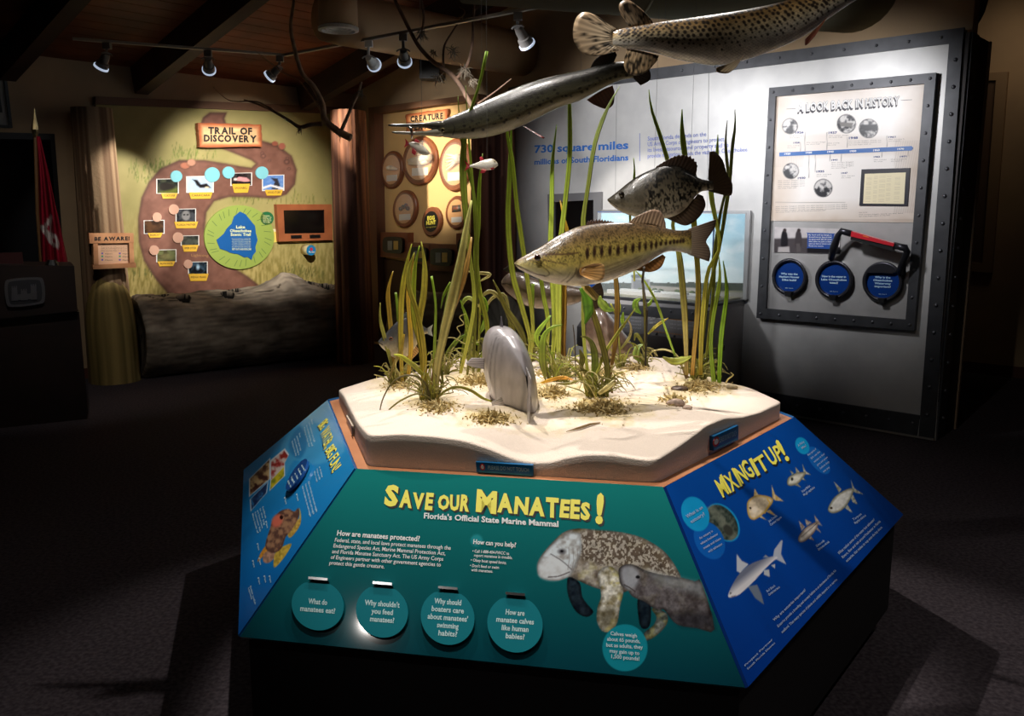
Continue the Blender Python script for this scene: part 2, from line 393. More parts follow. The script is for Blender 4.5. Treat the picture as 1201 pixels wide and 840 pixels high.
# ---------------------------------------------------------------- track and spotlights
zt = 2.93
tr = thing('light_track', on_z(335, 66, zt), 'thin grey ceiling light track that bends above the left display', 'track')
T0, T1, T2 = on_z(85, 47, zt), on_z(335, 66, zt), on_z(705, -4, zt)
for p, q in ((T0, T1), (T1, T2)):
    d = (q-p); nn = np.cross(d/np.linalg.norm(d), [0, 0, 1])
    MB().box(p-nn*.017, d, nn*.034, (0, 0, .02)).build('track_rail', mat('track_grey', (165, 155, 140), .5), tr)
def cone_aim(name, px, top, bot, tgt, watt, deg, label, lit=True, seen=True, white=False):
    """spotlight under the track: pixel x, pixel y of top and lamp rim"""
    # nearest point on the track for this pixel column
    best = None
    for p, q in ((T0, T1), (T1, T2)):
        for t in np.linspace(0, 1, 400):
            w_ = p+(q-p)*t; d_ = w_-CAM; x_ = 600.5+FPX*(d_@_r)/(d_@_f)
            if best is None or abs(x_-px) < best[0]: best = (abs(x_-px), w_)
    P = best[1]; h = thing('track_spotlight', P, label, 'spotlight', 'spotlights on the ceiling track')
    Y = P[1]; c = at(px, top, Y); e = at(px, bot, Y)
    ax = np.array(tgt)-e; ax /= np.linalg.norm(ax); Lb = np.linalg.norm(e-c)
    mm = m_white if white else mat('spot_grey', (120, 116, 112), .4)
    MB().box(P+[-.03, -.02, -.05], (.06, 0, 0), (0, .04, 0), (0, 0, .05)).build('track_adapter', mm, h)
    MB().tube([P+[0, 0, -.03], c+[0, 0, .0]], .012, 8).build('stem', mm, h)
    nn = np.cross(ax, [0, 0, 1]); nn /= np.linalg.norm(nn)+1e-9
    th = np.linspace(0, math.pi, 9); up = np.cross(nn, ax)
    yoke = [c+nn*(.05*math.cos(t))*1.0+np.array([0, 0, 1])*(.02*math.sin(t))-np.array([0, 0, .03]) for t in th]
    MB().tube(yoke, .006, 6).build('yoke', mm, h)
    s0 = c-[0, 0, .02]; s1 = s0+ax*max(.12, Lb*.8)
    body = [s0, s0+(s1-s0)*.3, s0+(s1-s0)*.62, s0+(s1-s0)*.66, s1]
    MB().tube(body, [.026, .034, .036, .046, .052], 20).build('lamp_housing', mm, h, smooth=False)
    MB().tube([s1-ax*.004, s1+ax*.012], [.058, .058], 20).build('lamp_rim', mat('lit_glass_rim', (200, 205, 215), .3, emit=((215, 230, 255), .6)), h)
    MB().tube([s1+ax*.0125, s1+ax*.015], [.043, .043], 20).build('lamp_lens', mat('lamp_lens', (255, 250, 240), .3, emit=((230, 240, 255), 6)), h)
    if watt:
        lp = s1+ax*.05; lo = spot('spot_light', lp, lp+ax, watt, deg, .45); lo.location = lp
    return h
tA = lambda x, y: WA.px(x, y); tB = lambda x, y: WB.px(x, y)
cone_aim('s', 125, 60, 82, tA(20, 330), 0, 30, 'leftmost grey track spotlight, above the log post')
cone_aim('s', 244, 66, 92, tA(255, 235), 60, 44, 'grey track spotlight second from the left, above the trail map')
cone_aim('s', 328, 76, 98, tA(122, 285), 260, 38, 'grey track spotlight third from the left, beside the hanging branch')
cone_aim('s', 432, 64, 92, tB(520, 200), 60, 46, 'white track spotlight with a cable loop, nearest the air diffuser', white=True)
cone_aim('s', 473, 56, 82, tB(500, 300), 6, 50, 'grey track spotlight in front of the small black ceiling speaker')
cone_aim('s', 607, 28, 60, KF.px(755, 320), 190, 46, 'large grey track spotlight above the long-nosed fish')
bx = at(505, 70, CORNER[1]-1.3)
sp = thing('ceiling_speaker', bx, 'small black box speaker hanging behind the bare branch', 'speaker')
MB().box(bx+[-.11, -.08, -.2], (.2, 0, 0), (0, .16, 0), (0, 0, .3)).build('speaker_box', m_black, sp)
MB().tube([bx+[0, 0, .1], bx+[0, 0, .55]], .012, 8).build('speaker_rod', m_black, sp)
# ================================================================ THE PEDESTAL
SC = 1.6/1.41
hexT = np.array([[-.64886, 2.96423], [-.40382, 2.14913], [.36874, 2.00070], [.91403, 2.71039]])*SC
hexB = np.array([[-1.03865, 3.20291], [-.64258, 1.88543], [.49454, 1.66697], [1.29405, 2.70752]])*SC
def close(h): c = (h[0]+h[3])/2; return np.concatenate([h, [2*c-h[1], 2*c-h[2]]])
hexT = close(hexT); hexB = close(hexB); ZT = 1.6-.66798*SC; ZBt = 1.6-SC
cen = hexT.mean(0)
v3 = lambda p, z: np.array([p[0], p[1], z])
ped = thing('exhibit_pedestal', v3(cen, 0), 'large six-sided display stand with sloping printed panels around a sand bed', 'display stand')
mb = MB(); inn = lambda h, k: cen+(h-cen)*k
r0 = [v3(p, .09) for p in inn(hexB, .985)]; r1 = [v3(p, ZBt-.004) for p in inn(hexB, .985)]
mb.add(r0+r1, [(i, (i+1) % 6, 6+(i+1) % 6, 6+i) for i in range(6)]+[tuple(range(5, -1, -1)), tuple(range(6, 12))])
mb.build('base_cabinet', m_base, ped)
mb = MB(); r0 = [v3(p, 0) for p in inn(hexB, .93)]; r1 = [v3(p, .09) for p in inn(hexB, .93)]
mb.add(r0+r1, [(i, (i+1) % 6, 6+(i+1) % 6, 6+i) for i in range(6)]).build('toe_kick', m_black, ped)
mb = MB(); r0 = [v3(p, ZBt-.004) for p in inn(hexB, .97)]; r1 = [v3(p, ZT-.012) for p in inn(hexT, .97)]
mb.add(r0+r1, [(i, (i+1) % 6, 6+(i+1) % 6, 6+i) for i in range(6)]+[tuple(range(6, 12))]).build('panel_frame', m_base, ped)
for i in range(6):   # wooden ledge
    j = (i+1) % 6; a, b = hexT[i], hexT[j]; ai, bi = inn(hexT, .9)[[i, j]]
    V = [v3(a, ZT-.012), v3(b, ZT-.012), v3(bi, ZT-.012), v3(ai, ZT-.012), v3(a, ZT+.003), v3(b, ZT+.003), v3(bi, ZT+.003), v3(ai, ZT+.003)]
    MB().add(V, [(0, 3, 2, 1), (4, 5, 6, 7), (0, 1, 5, 4), (1, 2, 6, 5), (2, 3, 7, 6), (3, 0, 4, 7)]).build('ledge_board', m_wood, ped)
PNL = []
for i in range(6):
    j = (i+1) % 6; q = [v3(hexT[i], ZT), v3(hexT[j], ZT), v3(hexB[j], ZBt), v3(hexB[i], ZBt)]
    n = np.cross(q[1]-q[0], q[3]-q[0]); n /= np.linalg.norm(n)
    if n[2] < 0: n = -n
    q = [p for p in q]; PNL.append((Plane(q[0], n), q))
m_print = vmat('printed_panel', .07, .22)
PX = dict(front=[(417, 554), (778, 573), (873, 808), (285, 748)])
def proj(p):
    d = np.asarray(p)-CAM; z = d@_f; return np.stack([600.5+FPX*(d@_r)/z, 420-FPX*(d@_u)/z], -1)
def panel(i, base_col, name='graphic_panel'):
    pl, q = PNL[i]; t = .012
    V = [p-pl.n*.004 for p in q]+[p+pl.n*t for p in q]
    return MB().add(V, [(3, 2, 1, 0), (4, 5, 6, 7), (0, 1, 5, 4), (1, 2, 6, 5), (2, 3, 7, 6), (3, 0, 4, 7)]).build(name, mat('panel_edge_%d' % (0 if i not in (0, 1, 2) else i+1), base_col, .35), ped)
# ---------------------------------------------------------------- sand bed
PH = cen+(hexT-cen)*.958
prof = {1: [(433, 511), (470, 509), (510, 512), (545, 517), (575, 527), (600, 538), (620, 543), (645, 543), (665, 537), (690, 533), (720, 534), (745, 538), (767, 541)],
        2: [(767, 541), (790, 527), (810, 513), (830, 498), (850, 490), (870, 489), (890, 484), (914, 473)],
        0: [(396, 456), (403, 464), (410, 478), (417, 492), (424, 502), (433, 511)]}
per = []; perz = []
NE = 90
backz = [None, None, None, .0, .0, .0]
zz = {}
for e in (0, 1, 2):
    a, b = PH[e], PH[(e+1) % 6]; dr = np.array([b[0]-a[0], b[1]-a[1], 0]); L = np.linalg.norm(dr); dr /= L
    n = np.array([dr[1], -dr[0], 0]); pl = Plane(v3(a, 0), n); P = np.array(prof[e], float); W = pl.px(P[:, 0], P[:, 1])
    s_ = (W-v3(a, 0))@dr; t = np.linspace(0, 1, NE, endpoint=False); zz[e] = np.interp(t*L, s_, W[:, 2])
zC3 = zz[2][-1]; zC0 = zz[0][0]
bz = [zC3, ZT+.075, ZT+.085, zC0]
for k, e in enumerate((3, 4, 5)):
    t = np.linspace(0, 1, NE, endpoint=False); zz[e] = bz[k]*(1-t)+bz[k+1]*t+.012*np.sin(t*math.pi*3)*np.sin(t*math.pi)
for e in range(6):
    t = np.linspace(0, 1, NE, endpoint=False)[:, None]; per.append(PH[e]*(1-t)+PH[(e+1) % 6]*t); perz.append(zz[e])
per = np.concatenate(per); perz = np.concatenate(perz)
def circ_smooth(a, k):
    r = a.copy()
    for _ in range(k): r = (np.roll(r, 1, 0)+2*r+np.roll(r, -1, 0))/4
    return r
per = circ_smooth(per, 7); perz = circ_smooth(perz, 5)
pang = np.unwrap(np.arctan2(per[:, 1]-cen[1], per[:, 0]-cen[0])); prad = np.hypot(*(per-cen).T)
if pang[-1] < pang[0]: _pa, _pr, _pz = pang[::-1], prad[::-1], perz[::-1]
else: _pa, _pr, _pz = pang, prad, perz
def sand_z(x, y):
    x = np.asarray(x, float); y = np.asarray(y, float); a = np.arctan2(y-cen[1], x-cen[0]); a = (a-_pa[0]) % (2*math.pi)+_pa[0]
    R_ = np.interp(a, _pa, _pr, period=2*math.pi) if False else np.interp(a, np.append(_pa, _pa[0]+2*math.pi), np.append(_pr, _pr[0]))
    z = np.interp(a, np.append(_pa, _pa[0]+2*math.pi), np.append(_pz, _pz[0]))
    r = np.clip(np.hypot(x-cen[0], y-cen[1])/R_, 0, 1); k = r**2.2
    core = ZT+.112+.018*(fbm(x*1.0+9, y*1.0+5, .3, 3)-.5)*2+.006*(fbm(x+3, y+8, .06, 5)-.5)*2
    return core*(1-k)+z*k
rr = np.concatenate([np.linspace(0, .93, 150), np.linspace(.94, .992, 7)])
G = []
for r in rr:
    p = cen+(per-cen)*r; G.append(np.stack([p[:, 0], p[:, 1], sand_z(p[:, 0], p[:, 1])], 1))
p = cen+(per-cen)*.998; G.append(np.stack([p[:, 0], p[:, 1], perz-.002], 1))
for k, dz_ in enumerate((.005, .03)): G.append(np.stack([per[:, 0], per[:, 1], np.maximum(perz-dz_, ZT+.006)], 1))
G.append(np.stack([per[:, 0], per[:, 1], np.full(len(per), ZT+.003)], 1))
G = np.array(G); G[-3:, :, :2] += (.004*(fbm(G[-3:, :, 0]*3, G[-3:, :, 2]*3+G[-3:, :, 1]*3, .08, 2)-.5))[..., None]*0
m_sand = mat('sand', (238, 222, 198), .95, col2=(232, 216, 190), scale=22, detail=10, bump=.0035, bscale=260, spec=.2)
nt = m_sand.node_tree; 
m_sand = vmat('sand_colour', .95, .15, bump=.0035, bscale=260, grain=.14, gscale=420)
_px = proj(G.reshape(-1, 3)); cv = Canvas(_px[:, 0], _px[:, 1], (232, 216, 200)); nz = fbm(cv.X, cv.Y*2, 9, 4, 4); nf = fbm(cv.X, cv.Y*2, 2.2, 9, 2); st = np.zeros(len(nz))
for x_, y_, rx_, ry_, k_ in ((505, 472, 45, 14, .9), (575, 488, 50, 14, .9), (468, 450, 40, 12, .7), (560, 444, 50, 14, 1), (650, 458, 44, 16, 1), (705, 480, 66, 18, 1), (822, 454, 46, 14, 1), (700, 436, 70, 10, .8), (760, 472, 60, 10, .5), (640, 505, 40, 8, .4)):
    st = np.maximum(st, k_*np.clip(1.25-np.hypot((cv.X-x_)/rx_, (cv.Y-y_)/ry_)+(nz-.5)*1.3, 0, 1))
cv.c = lerp(cv.c, np.array([206, 184, 128])/255, (st*.75)[:, None]); cv.c = lerp(cv.c, np.array([150, 130, 82])/255, (np.clip(st*1.2-.5, 0, 1)*np.clip((nf-.5)*5, 0, 1)*.8)[:, None])
_sc = lin(cv.c).reshape(G.shape)
sandb = fast_grid('sand_bed', G, _sc, m_sand, None, smooth=True, closed=True)
tag(sandb, 'pale sand bed with a wavy rim on top of the six-sided stand', 'sand base')
def on_sand(x, y):
    z = ZT+.11
    for _ in range(6):
        p = on_z(x, y, z); z = float(sand_z(p[0], p[1]))
    return on_z(x, y, z)

# small signs on the sand rim
m_sign = mat('sign_blue', (20, 104, 158), .3); m_txt = mat('lettering_white', (236, 238, 236), .6); m_red = mat('sign_red', (190, 40, 40), .5)
m_ltxt = mat('lettering_pale', (170, 205, 215), .6)
def edge_plane(e):
    a, b = PH[e], PH[(e+1) % 6]; n = np.array([(b-a)[1], -(b-a)[0], 0]); pl = Plane(v3(a, 0), n)
    return pl
def rim_sign(e, c, label, skew):
    pl = edge_plane(e); 
    s = thing('rim_sign', pl.px(*np.mean(c, 0)), label, 'sign')
    MB().plate(c, pl, .0, .014).build('sign_block', m_sign, s)
    c = np.array(c, float)
    P = lambda u, v: c[0]*(1-u)*(1-v)+c[1]*u*(1-v)+c[2]*u*v+c[3]*(1-u)*v
    w_ = MB(); th = np.linspace(0, 2*math.pi, 15)[:-1]
    asp = np.linalg.norm(c[3]-c[0])/np.linalg.norm(c[1]-c[0])
    w_.plate([P(.11+.09*asp/.25*.9*math.cos(t)*.8, .45+.34*math.sin(t)) for t in th], pl, .014, .0145, 0)
    w_.plate([P(.11+.055*asp/.25*.9*math.cos(t)*.8, .45+.2*math.sin(t)) for t in th], pl, .0145, .015, 1)
    w_.build('no_touch_symbol', [m_red, m_txt], s)
    t_ = MB(); text(t_, 'PLEASE DO NOT TOUCH', P(.21, .62), P(.93, .62), P(.21, .25), pl, .0148, .012); t_.build('lettering', m_ltxt, s)
    t_ = MB(); t_.plate([P(.05, .86), P(.97, .86), P(.97, .97), P(.05, .97)], pl, .0142, .0146); t_.build('lower_edge_strip', mat('teal_edge', (40, 150, 170), .4), s)
rim_sign(1, [(558, 542), (625, 546), (625, 559), (559, 554)], 'blue PLEASE DO NOT TOUCH sign on the front rim of the sand bed', 0)
rim_sign(2, [(837, 512), (866, 499), (866, 516), (837, 529)], 'blue PLEASE DO NOT TOUCH sign on the right rim of the sand bed', 0)
pl = edge_plane(0); ls = thing('rim_outlet_cover', pl.px(410, 500), 'small pale square cover plate on the left rim of the sand bed', 'cover plate')
MB().plate([(406, 487), (413, 500), (413.5, 513), (407, 500)], pl, 0, .006).build('cover_plate', mat('plate_beige', (205, 190, 170), .5), ls)
MB().plate([(411.7, 500), (413.2, 502), (413.6, 512), (412, 509)], pl, .006, .009).build('dark_slot', m_black, ls)

def headline(words, pl, parent, o_, jit, b1=.03, b2=.05, upf=None, cols=None):
    k = 0
    for st, a, b, hh in words:
        a = np.array(a, float); b = np.array(b, float); up = upf(a, hh)
        ws = [glyph(c, b1)[0][:, 0].max()-glyph(c, b1)[0][:, 0].min() for c in st]; ws = [max(v, .2) for v in ws]; tot = sum(ws)+.05*(len(st)-1); x = 0
        for i, c in enumerate(st):
            p = a+(b-a)*x/tot; q = a+(b-a)*(x+ws[i])/tot; x += ws[i]+.05; k += 1
            dy = up*jit*.4*(((k*3) % 4)/3-.5); u = up*(1+jit*(((k*7) % 5)/4-.5))+(b-a)/np.linalg.norm(b-a)*np.linalg.norm(up)*jit*.5*(((k*5) % 3)/2-.5)
            m = MB(); p = p+dy; q = q+dy; o2 = np.array(o_)
            text(m, c, p+o2, q+o2, p+u+o2, pl, .0130, b2, 0); text(m, c, p, q, p+u, pl, .0135, b1, 1); m.build('letter', cols or [m_shd, m_yel], parent)
m_yel = mat('lettering_yellow', (250, 240, 96), .5); m_shd = mat('lettering_black', (8, 12, 20), .6)
# ---------------------------------------------------------------- front panel: manatees
pf, qf = PNL[1]; FP = panel(1, (14, 90, 92)); t0 = .0122
def up_at(pl, x, y, k):   # pixel step that climbs k pixels along the slope of a panel
    a = pl.px(x, y); n = pl.n; side = np.cross(n, [0, 0, 1]); side /= np.linalg.norm(side); u = np.cross(side, n); u = u if u[2] > 0 else -u
    q = proj(a+u*.05)-proj(a); return q/np.linalg.norm(q)*k
corn = proj(np.array(qf)+pf.n*.012)
def paint_front(cv):
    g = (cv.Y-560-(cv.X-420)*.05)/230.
    cv.c = lerp(np.array([26, 126, 122.])/255, np.array([8, 58, 70.])/255, np.clip(g, 0, 1)[:, None]*1.0)*1.0  # teal darkens downwards: light falloff painted into the print colour
    n = lambda x, y, s=5, k=1: fbm(x, y, s, k)
    def skin(base, dark, s=6, gold=0, sd=1):
        def f(x, y, d):
            v = n(x, y, s, sd); w2 = n(x, y, 2.4, sd+7)
            c = lerp(base, dark, np.clip((v-.36)*2.2, 0, 1)[:, None]); c = c*(.8+.5*w2[:, None])
            if gold: g2 = np.clip((n(x, y, 9, sd+3)-.52)*5, 0, 1)[:, None]*gold; c = c*(1-g2)+np.array([172, 160, 60.])*g2
            return c*np.clip(.62+(-d)/9., .62, 1.08)[:, None]
        return f
    body = [(630, 664), (633, 655), (640, 645), (650, 634), (662, 624), (678, 620), (700, 622), (725, 624), (748, 629), (765, 637), (780, 648), (792, 664), (799, 680), (790, 688), (770, 690), (745, 690), (728, 695), (700, 690), (680, 682), (668, 677), (655, 681), (642, 680), (632, 675)]
    far = [(667, 676), (680, 684), (683, 700), (690, 710), (696, 718), (688, 724), (676, 718), (668, 704), (665, 690)]
    cv.poly(far, skin((30, 40, 48), (14, 20, 28)), sm=3)
    cv.poly([(748, 700), (762, 702), (763, 730), (757, 738), (750, 732)], skin((26, 36, 44), (12, 20, 28)), sm=3)
    cv.poly(body, skin((158, 154, 146), (96, 86, 74), 9, .2), sm=4)
    # speckled back and pale highlights
    def back(x, y, d):
        v = n(x, y, 2.3, 11); return np.where((v > .55)[:, None], np.array([186, 178, 164.]), np.array([84, 70, 58.]))*(.75+.4*n(x, y, 8, 2)[:, None])
    cv.poly([(684, 624), (705, 623), (728, 626), (748, 632), (768, 642), (784, 658), (795, 678), (775, 672), (750, 664), (725, 664), (700, 662), (682, 655), (680, 638)], back, soft=6, a=.8, sm=3)
    cv.poly([(700, 672), (728, 676), (750, 684), (730, 693), (702, 688)], (60, 48, 44), soft=9, a=.75)
    # head
    def head(x, y, d):
        return lerp((196, 206, 212), (140, 138, 136), np.clip((n(x, y, 6, 5)-.4)*2.5, 0, 1)[:, None])*np.clip(.75+(-d)/10, .75, 1.1)[:, None]
    cv.poly([(630, 664), (634, 654), (643, 643), (655, 632), (668, 625), (680, 626), (682, 645), (677, 660), (669, 675), (655, 680), (641, 680), (632, 675)], head, soft=3, a=.92, sm=3)
    cv.poly([(636, 660), (650, 652), (664, 662), (668, 672), (656, 680), (641, 680), (632, 674)], (214, 218, 220), soft=5, a=.7, sm=3)
    cv.line(smooth_poly([(646, 650), (656, 656), (664, 662), (670, 668)], 4, False), 1.2, (84, 80, 82), a=.8)
    cv.line(smooth_poly([(643, 677), (655, 676), (668, 671)], 4, False), 1.3, (70, 62, 62), a=.8)
    cv.ell(659, 647, 4.5, 3, (96, 96, 100), soft=3); cv.ell(659, 646.5, 1.8, 1.5, (20, 20, 24))
    for i in range(3): cv.line([(667+i*5, 642+i), (668+i*5, 655+i*3), (666+i*4, 668+i*2)], 1, (110, 100, 96), a=.5)
    # near flipper
    cv.poly([(701, 672), (712, 664), (722, 668), (729, 680), (731, 695), (727, 712), (724, 730), (716, 741), (706, 740), (700, 728), (701, 712), (705, 700), (703, 686)], skin((190, 188, 178), (112, 104, 80), 6, .5, 3), sm=3)
    cv.poly([(704, 715), (722, 712), (719, 734), (708, 738), (703, 728)], (54, 48, 30), soft=8, a=.6)
    # calf
    calf = [(726, 667), (734, 662), (745, 663), (757, 669), (775, 674), (800, 678), (815, 682), (823, 684), (838, 738), (818, 737), (795, 733), (784, 722), (778, 715), (770, 716), (756, 706), (742, 700), (736, 692), (728, 686), (726, 676)]
    cv.poly(calf, skin((92, 88, 90), (58, 52, 52), 8, .06, 5), sm=3)
    cv.poly([(758, 670), (790, 676), (823, 684), (828, 702), (800, 692), (770, 684)], (156, 166, 170), soft=9, a=.45)
    cv.poly([(784, 722), (800, 735), (838, 738), (834, 720), (805, 716)], (24, 24, 30), soft=9, a=.6)
    cv.poly([(728, 672), (734, 664), (744, 666), (750, 676), (744, 690), (734, 690)], (176, 182, 190), soft=5, a=.7, sm=3)
    cv.ell(748, 677, 2.5, 2, (24, 24, 26)); cv.line([(732, 686), (738, 689), (745, 694)], 1.2, (60, 52, 52))
    cv.poly([(764, 714), (776, 716), (783, 722), (782, 732), (774, 742), (763, 750), (754, 752), (756, 742), (766, 734), (770, 724)], skin((112, 116, 110), (52, 56, 48), 5, .3, 8), sm=3)
    # speech bubble
    cv.ell(733, 760, 26.5, 27.5, (22, 134, 150), soft=1)
    cv.ell(559, 634, 7, 7, (60, 178, 190), soft=3, a=.5)
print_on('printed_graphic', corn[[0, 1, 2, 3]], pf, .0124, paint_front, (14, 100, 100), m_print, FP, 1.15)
headline([('S', (450, 592), (466, 594), 23), ('AVE', (468, 594), (507, 597), 18), ('OUR', (513, 597), (550, 599), 17), ('M', (558, 598), (582, 601), 25), ('ANATEES', (583, 600), (692, 609), 20), ('!', (698, 611), (707, 612), 32)],
         pf, FP, (2, 2), .13, .05, .06, lambda a, h: up_at(pf, a[0], a[1], h)*np.array([.4, 1]))
L = MB()
text(L, "Florida's Official State Marine Mammal", (497, 608), (655, 618), (497+.5, 601.5), pf, .0136, .028)
text(L, 'How are manatees protected?', (395, 628), (492, 635), (396, 622), pf, .0136, .025)
lines_text(L, ['Federal, state, and local laws protect manatees through the', 'Endangered Species Act, Marine Mammal Protection Act,', 'and Florida Manatee Sanctuary Act. The US Army Corps', 'of Engineers partner with other government agencies to', 'protect this gentle creature.'],
           (392.5, 635.5), (528.5, 645), (-1.6, 6.7), (.8, -4.6), pf, .0136, .008)
text(L, 'How can you help?', (555, 638), (605, 642), (555.5, 632.5), pf, .0136, .02)
for st, a, b in (('• Call 1-888-404-FWCC to', (554, 648), (597, 651)), ('report manatees in trouble.', (556, 653), (601, 656)), ('• Obey boat speed limits.', (552, 658.5), (594, 662)), ("• Don't feed or swim", (551, 665), (585, 667.5)), ('with manatees.', (552.5, 670), (578, 672))):
    text(L, st, a, b, (a[0]+.5, a[1]-3.5), pf, .0136, .008)
L.build('lettering', m_txt, FP, kind='stuff')
L = MB()
for st, x, y in (('Calves weigh', 716, 745), ('about 65 pounds,', 712, 751.5), ('but as adults, they', 711, 758.5), ('may gain up to', 715, 765.5), ('1,500 pounds!', 717, 772)):
    wd = {'Calves weigh': 31, 'about 65 pounds,': 39, 'but as adults, they': 43, 'may gain up to': 35, '1,500 pounds!': 33}[st]
    text(L, st, (x, y), (x+wd, y+3), (x, y-4.5), pf, .0136, .018)
L.build('bubble_lettering', mat('lettering_bluish', (180, 208, 214), .6), FP, kind='stuff')
m_disc = mat('flip_disc_teal', (10, 120, 132), .45, spec=.12); m_disct = mat('disc_lettering', (196, 226, 226), .6)
for cx, cy, rx, ry, lns in ((372.5, 710, 30.5, 29.5, ['What do', 'manatees eat?']), (448, 717, 30.5, 31, ["Why shouldn't", 'you feed', 'manatees?']), (525, 724, 31.5, 32.5, ['Why should', 'boaters care', "about manatees'", 'swimming', 'habits?']), (604, 732, 32.5, 33.5, ['How are', 'manatee calves', 'like human', 'babies?'])):
    th = np.linspace(0, 2*math.pi, 49)[:-1]; pts = [(cx+rx*math.cos(t), max(cy+ry*math.sin(t)+.06*rx*math.cos(t), cy-ry*.88+.1*rx*math.cos(t))) for t in th]
    mb = MB(); mb.plate(pts, pf, .017, .023, 0); mb.plate([(cx-5, cy-5), (cx+5, cy-5), (cx+5, cy+5), (cx-5, cy+5)], pf, .0125, .017, 0)
    nl = len(lns); st = 9.3; mx = max(len(s) for s in lns)
    for i, s in enumerate(lns):
        wd = len(s)*3.15; y = cy+3.0+(i-(nl-1)/2)*st; text(mb, s, (cx-wd/2, y-wd*.04+.5), (cx+wd/2, y+wd*.04+.5), (cx-wd/2+.6, y-wd*.04-5.6), pf, .0234, .024, 1)
    d = mb.build('flip_disc', [m_disc, m_disct], FP)
    MB().plate([(cx-11, cy-ry-4.2), (cx+11.5, cy-ry-2.4), (cx+11.5, cy-ry+.6), (cx-11, cy-ry-1.2)], pf, .0125, .029).build('hinge', m_chrome, FP)

# ---------------------------------------------------------------- right panel: fish of the estuary
pr, qr = PNL[2]; RP = panel(2, (6, 50, 130)); cr = proj(np.array(qr)+pr.n*.012)
def fish_art(cv, pts, fins, col, dark, hd=0):
    for f in fins: cv.poly(f, lambda x, y, d: lerp(dark, col, np.clip(fbm(x, y, 2.2, 4)*1.2-.1, 0, 1)[:, None]), soft=.9)
    cv.poly(pts, lambda x, y, d: lerp(dark, col, np.clip((-d)/3.2, 0, 1)[:, None])*(.85+.25*fbm(x, y, 2.5, 9)[:, None]), soft=1, sm=3)
def paint_right(cv):
    g = np.clip((cv.Y-500-(cv.X-930)*-.5)/330., 0, 1)[:, None]; cv.c = lerp(np.array([12, 74, 158])/255, np.array([8, 52, 136])/255, g)
    # estuary bubbles
    cv.ell(860-12, 613, 16.5, 25, (28, 150, 210), rot=-.62)
    def pipe(x, y, d): return lerp((92, 100, 90), (40, 52, 48), np.clip((fbm(x, y, 4, 2)-.35)*3, 0, 1)[:, None])
    cv.ell(847.5, 613, 15, 23.5, pipe, rot=-.62); cv.poly([(828, 596), (836, 592), (866, 628), (858, 634)], (128, 132, 116), soft=3, a=.6)
    cv.ell(854, 622, 5, 7, (60, 62, 56), soft=2, rot=-.6); cv.ell(832, 634, 16.5, 23.5, (20, 96, 184), rot=-.5); cv.ell(815.5, 603, 15.5, 21, (24, 156, 214), rot=-.42)
    cv.ell(960, 540, 9, 19, (24, 104, 190), rot=-.65); cv.ell(941, 523, 7.5, 10.5, (24, 156, 214), rot=-.5)
    # yellow jack
    fish_art(cv, [(876, 596), (877, 588), (884, 582), (894, 581), (903, 583), (907, 587), (902, 596), (893, 605), (884, 610), (878, 606)],
             [[(906, 584), (905, 569), (909, 580), (919, 588), (909, 587)], [(884, 583), (885, 573), (889, 580), (903, 583)], [(898, 600), (911, 606), (903, 598)], [(893, 605), (899, 610), (889, 606)]], (226, 208, 178), (176, 140, 60))
    cv.ell(885, 598, 3.5, 4, (240, 226, 205), soft=2); cv.ell(880, 596, 1.2, 1.2, (30, 20, 20)); cv.line([(900, 585), (903, 590), (897, 602)], 1.6, (226, 180, 70), a=.8)
    # small silver fish
    fish_art(cv, [(923, 565), (925, 560), (931, 556), (938, 554), (945, 555), (941, 562), (935, 568), (928, 570), (924, 569)],
             [[(943, 556), (941, 544), (945, 553), (951, 557)], [(929, 557), (926, 551), (931, 555)], [(934, 556), (933, 548), (938, 554)], [(935, 567), (940, 572), (932, 569)], [(940, 562), (945, 564), (941, 559)]], (216, 214, 200), (110, 108, 84))
    cv.ell(929, 562, 1.5, 2, (60, 60, 54))
    # tarpon like fish
    fish_art(cv, [(971, 597), (974, 590), (979, 583), (987, 577), (996, 573), (1001, 574), (1000, 580), (995, 590), (988, 598), (979, 602), (973, 601)],
             [[(1000, 576), (998, 563), (1002, 573), (1013, 580), (1003, 578)], [(984, 578), (978, 565), (987, 574)], [(994, 592), (1000, 602), (991, 596)], [(1000, 580), (1006, 592), (1000, 589), (998, 584)]], (218, 218, 212), (120, 120, 96))
    cv.ell(975, 596, 1.6, 1.4, (60, 50, 30)); 
    # snook
    fish_art(cv, [(936, 633), (938, 627), (945, 619), (953, 614), (960, 612), (958, 620), (952, 628), (944, 635), (938, 636)],
             [[(957, 614), (955, 604), (960, 611), (964, 617)], [(940, 623), (937, 611), (944, 618)], [(946, 617), (944, 609), (952, 613)], [(951, 629), (955, 634), (948, 632)], [(957, 621), (963, 625), (958, 618)]], (214, 206, 196), (110, 92, 84))
    cv.line([(940, 630), (950, 621), (958, 614)], .8, (50, 40, 40), a=.8)
    # shark
    cv.poly([(864, 670), (864, 650), (870, 658), (878, 662), (868, 672)], (196, 200, 210), soft=.9)
    cv.poly([(906, 657), (908, 645), (916, 634), (918, 634), (916, 650), (922, 662), (910, 656)], (176, 182, 196), soft=.9)
    cv.poly([(877, 688), (888, 686), (893, 697), (896, 709), (886, 702)], (112, 124, 142), soft=.9)
    cv.poly([(896, 669), (902, 668), (903, 677), (896, 674)], (190, 194, 200)); cv.poly([(904, 663), (909, 662), (909, 667)], (190, 194, 200)); cv.poly([(895, 654), (898, 651), (902, 654)], (150, 156, 166))
    sh = [(854, 698), (857, 690), (863, 679), (870, 670), (880, 662), (892, 657), (905, 653), (912, 654), (905, 660), (896, 669), (886, 680), (876, 690), (866, 698), (856, 701)]
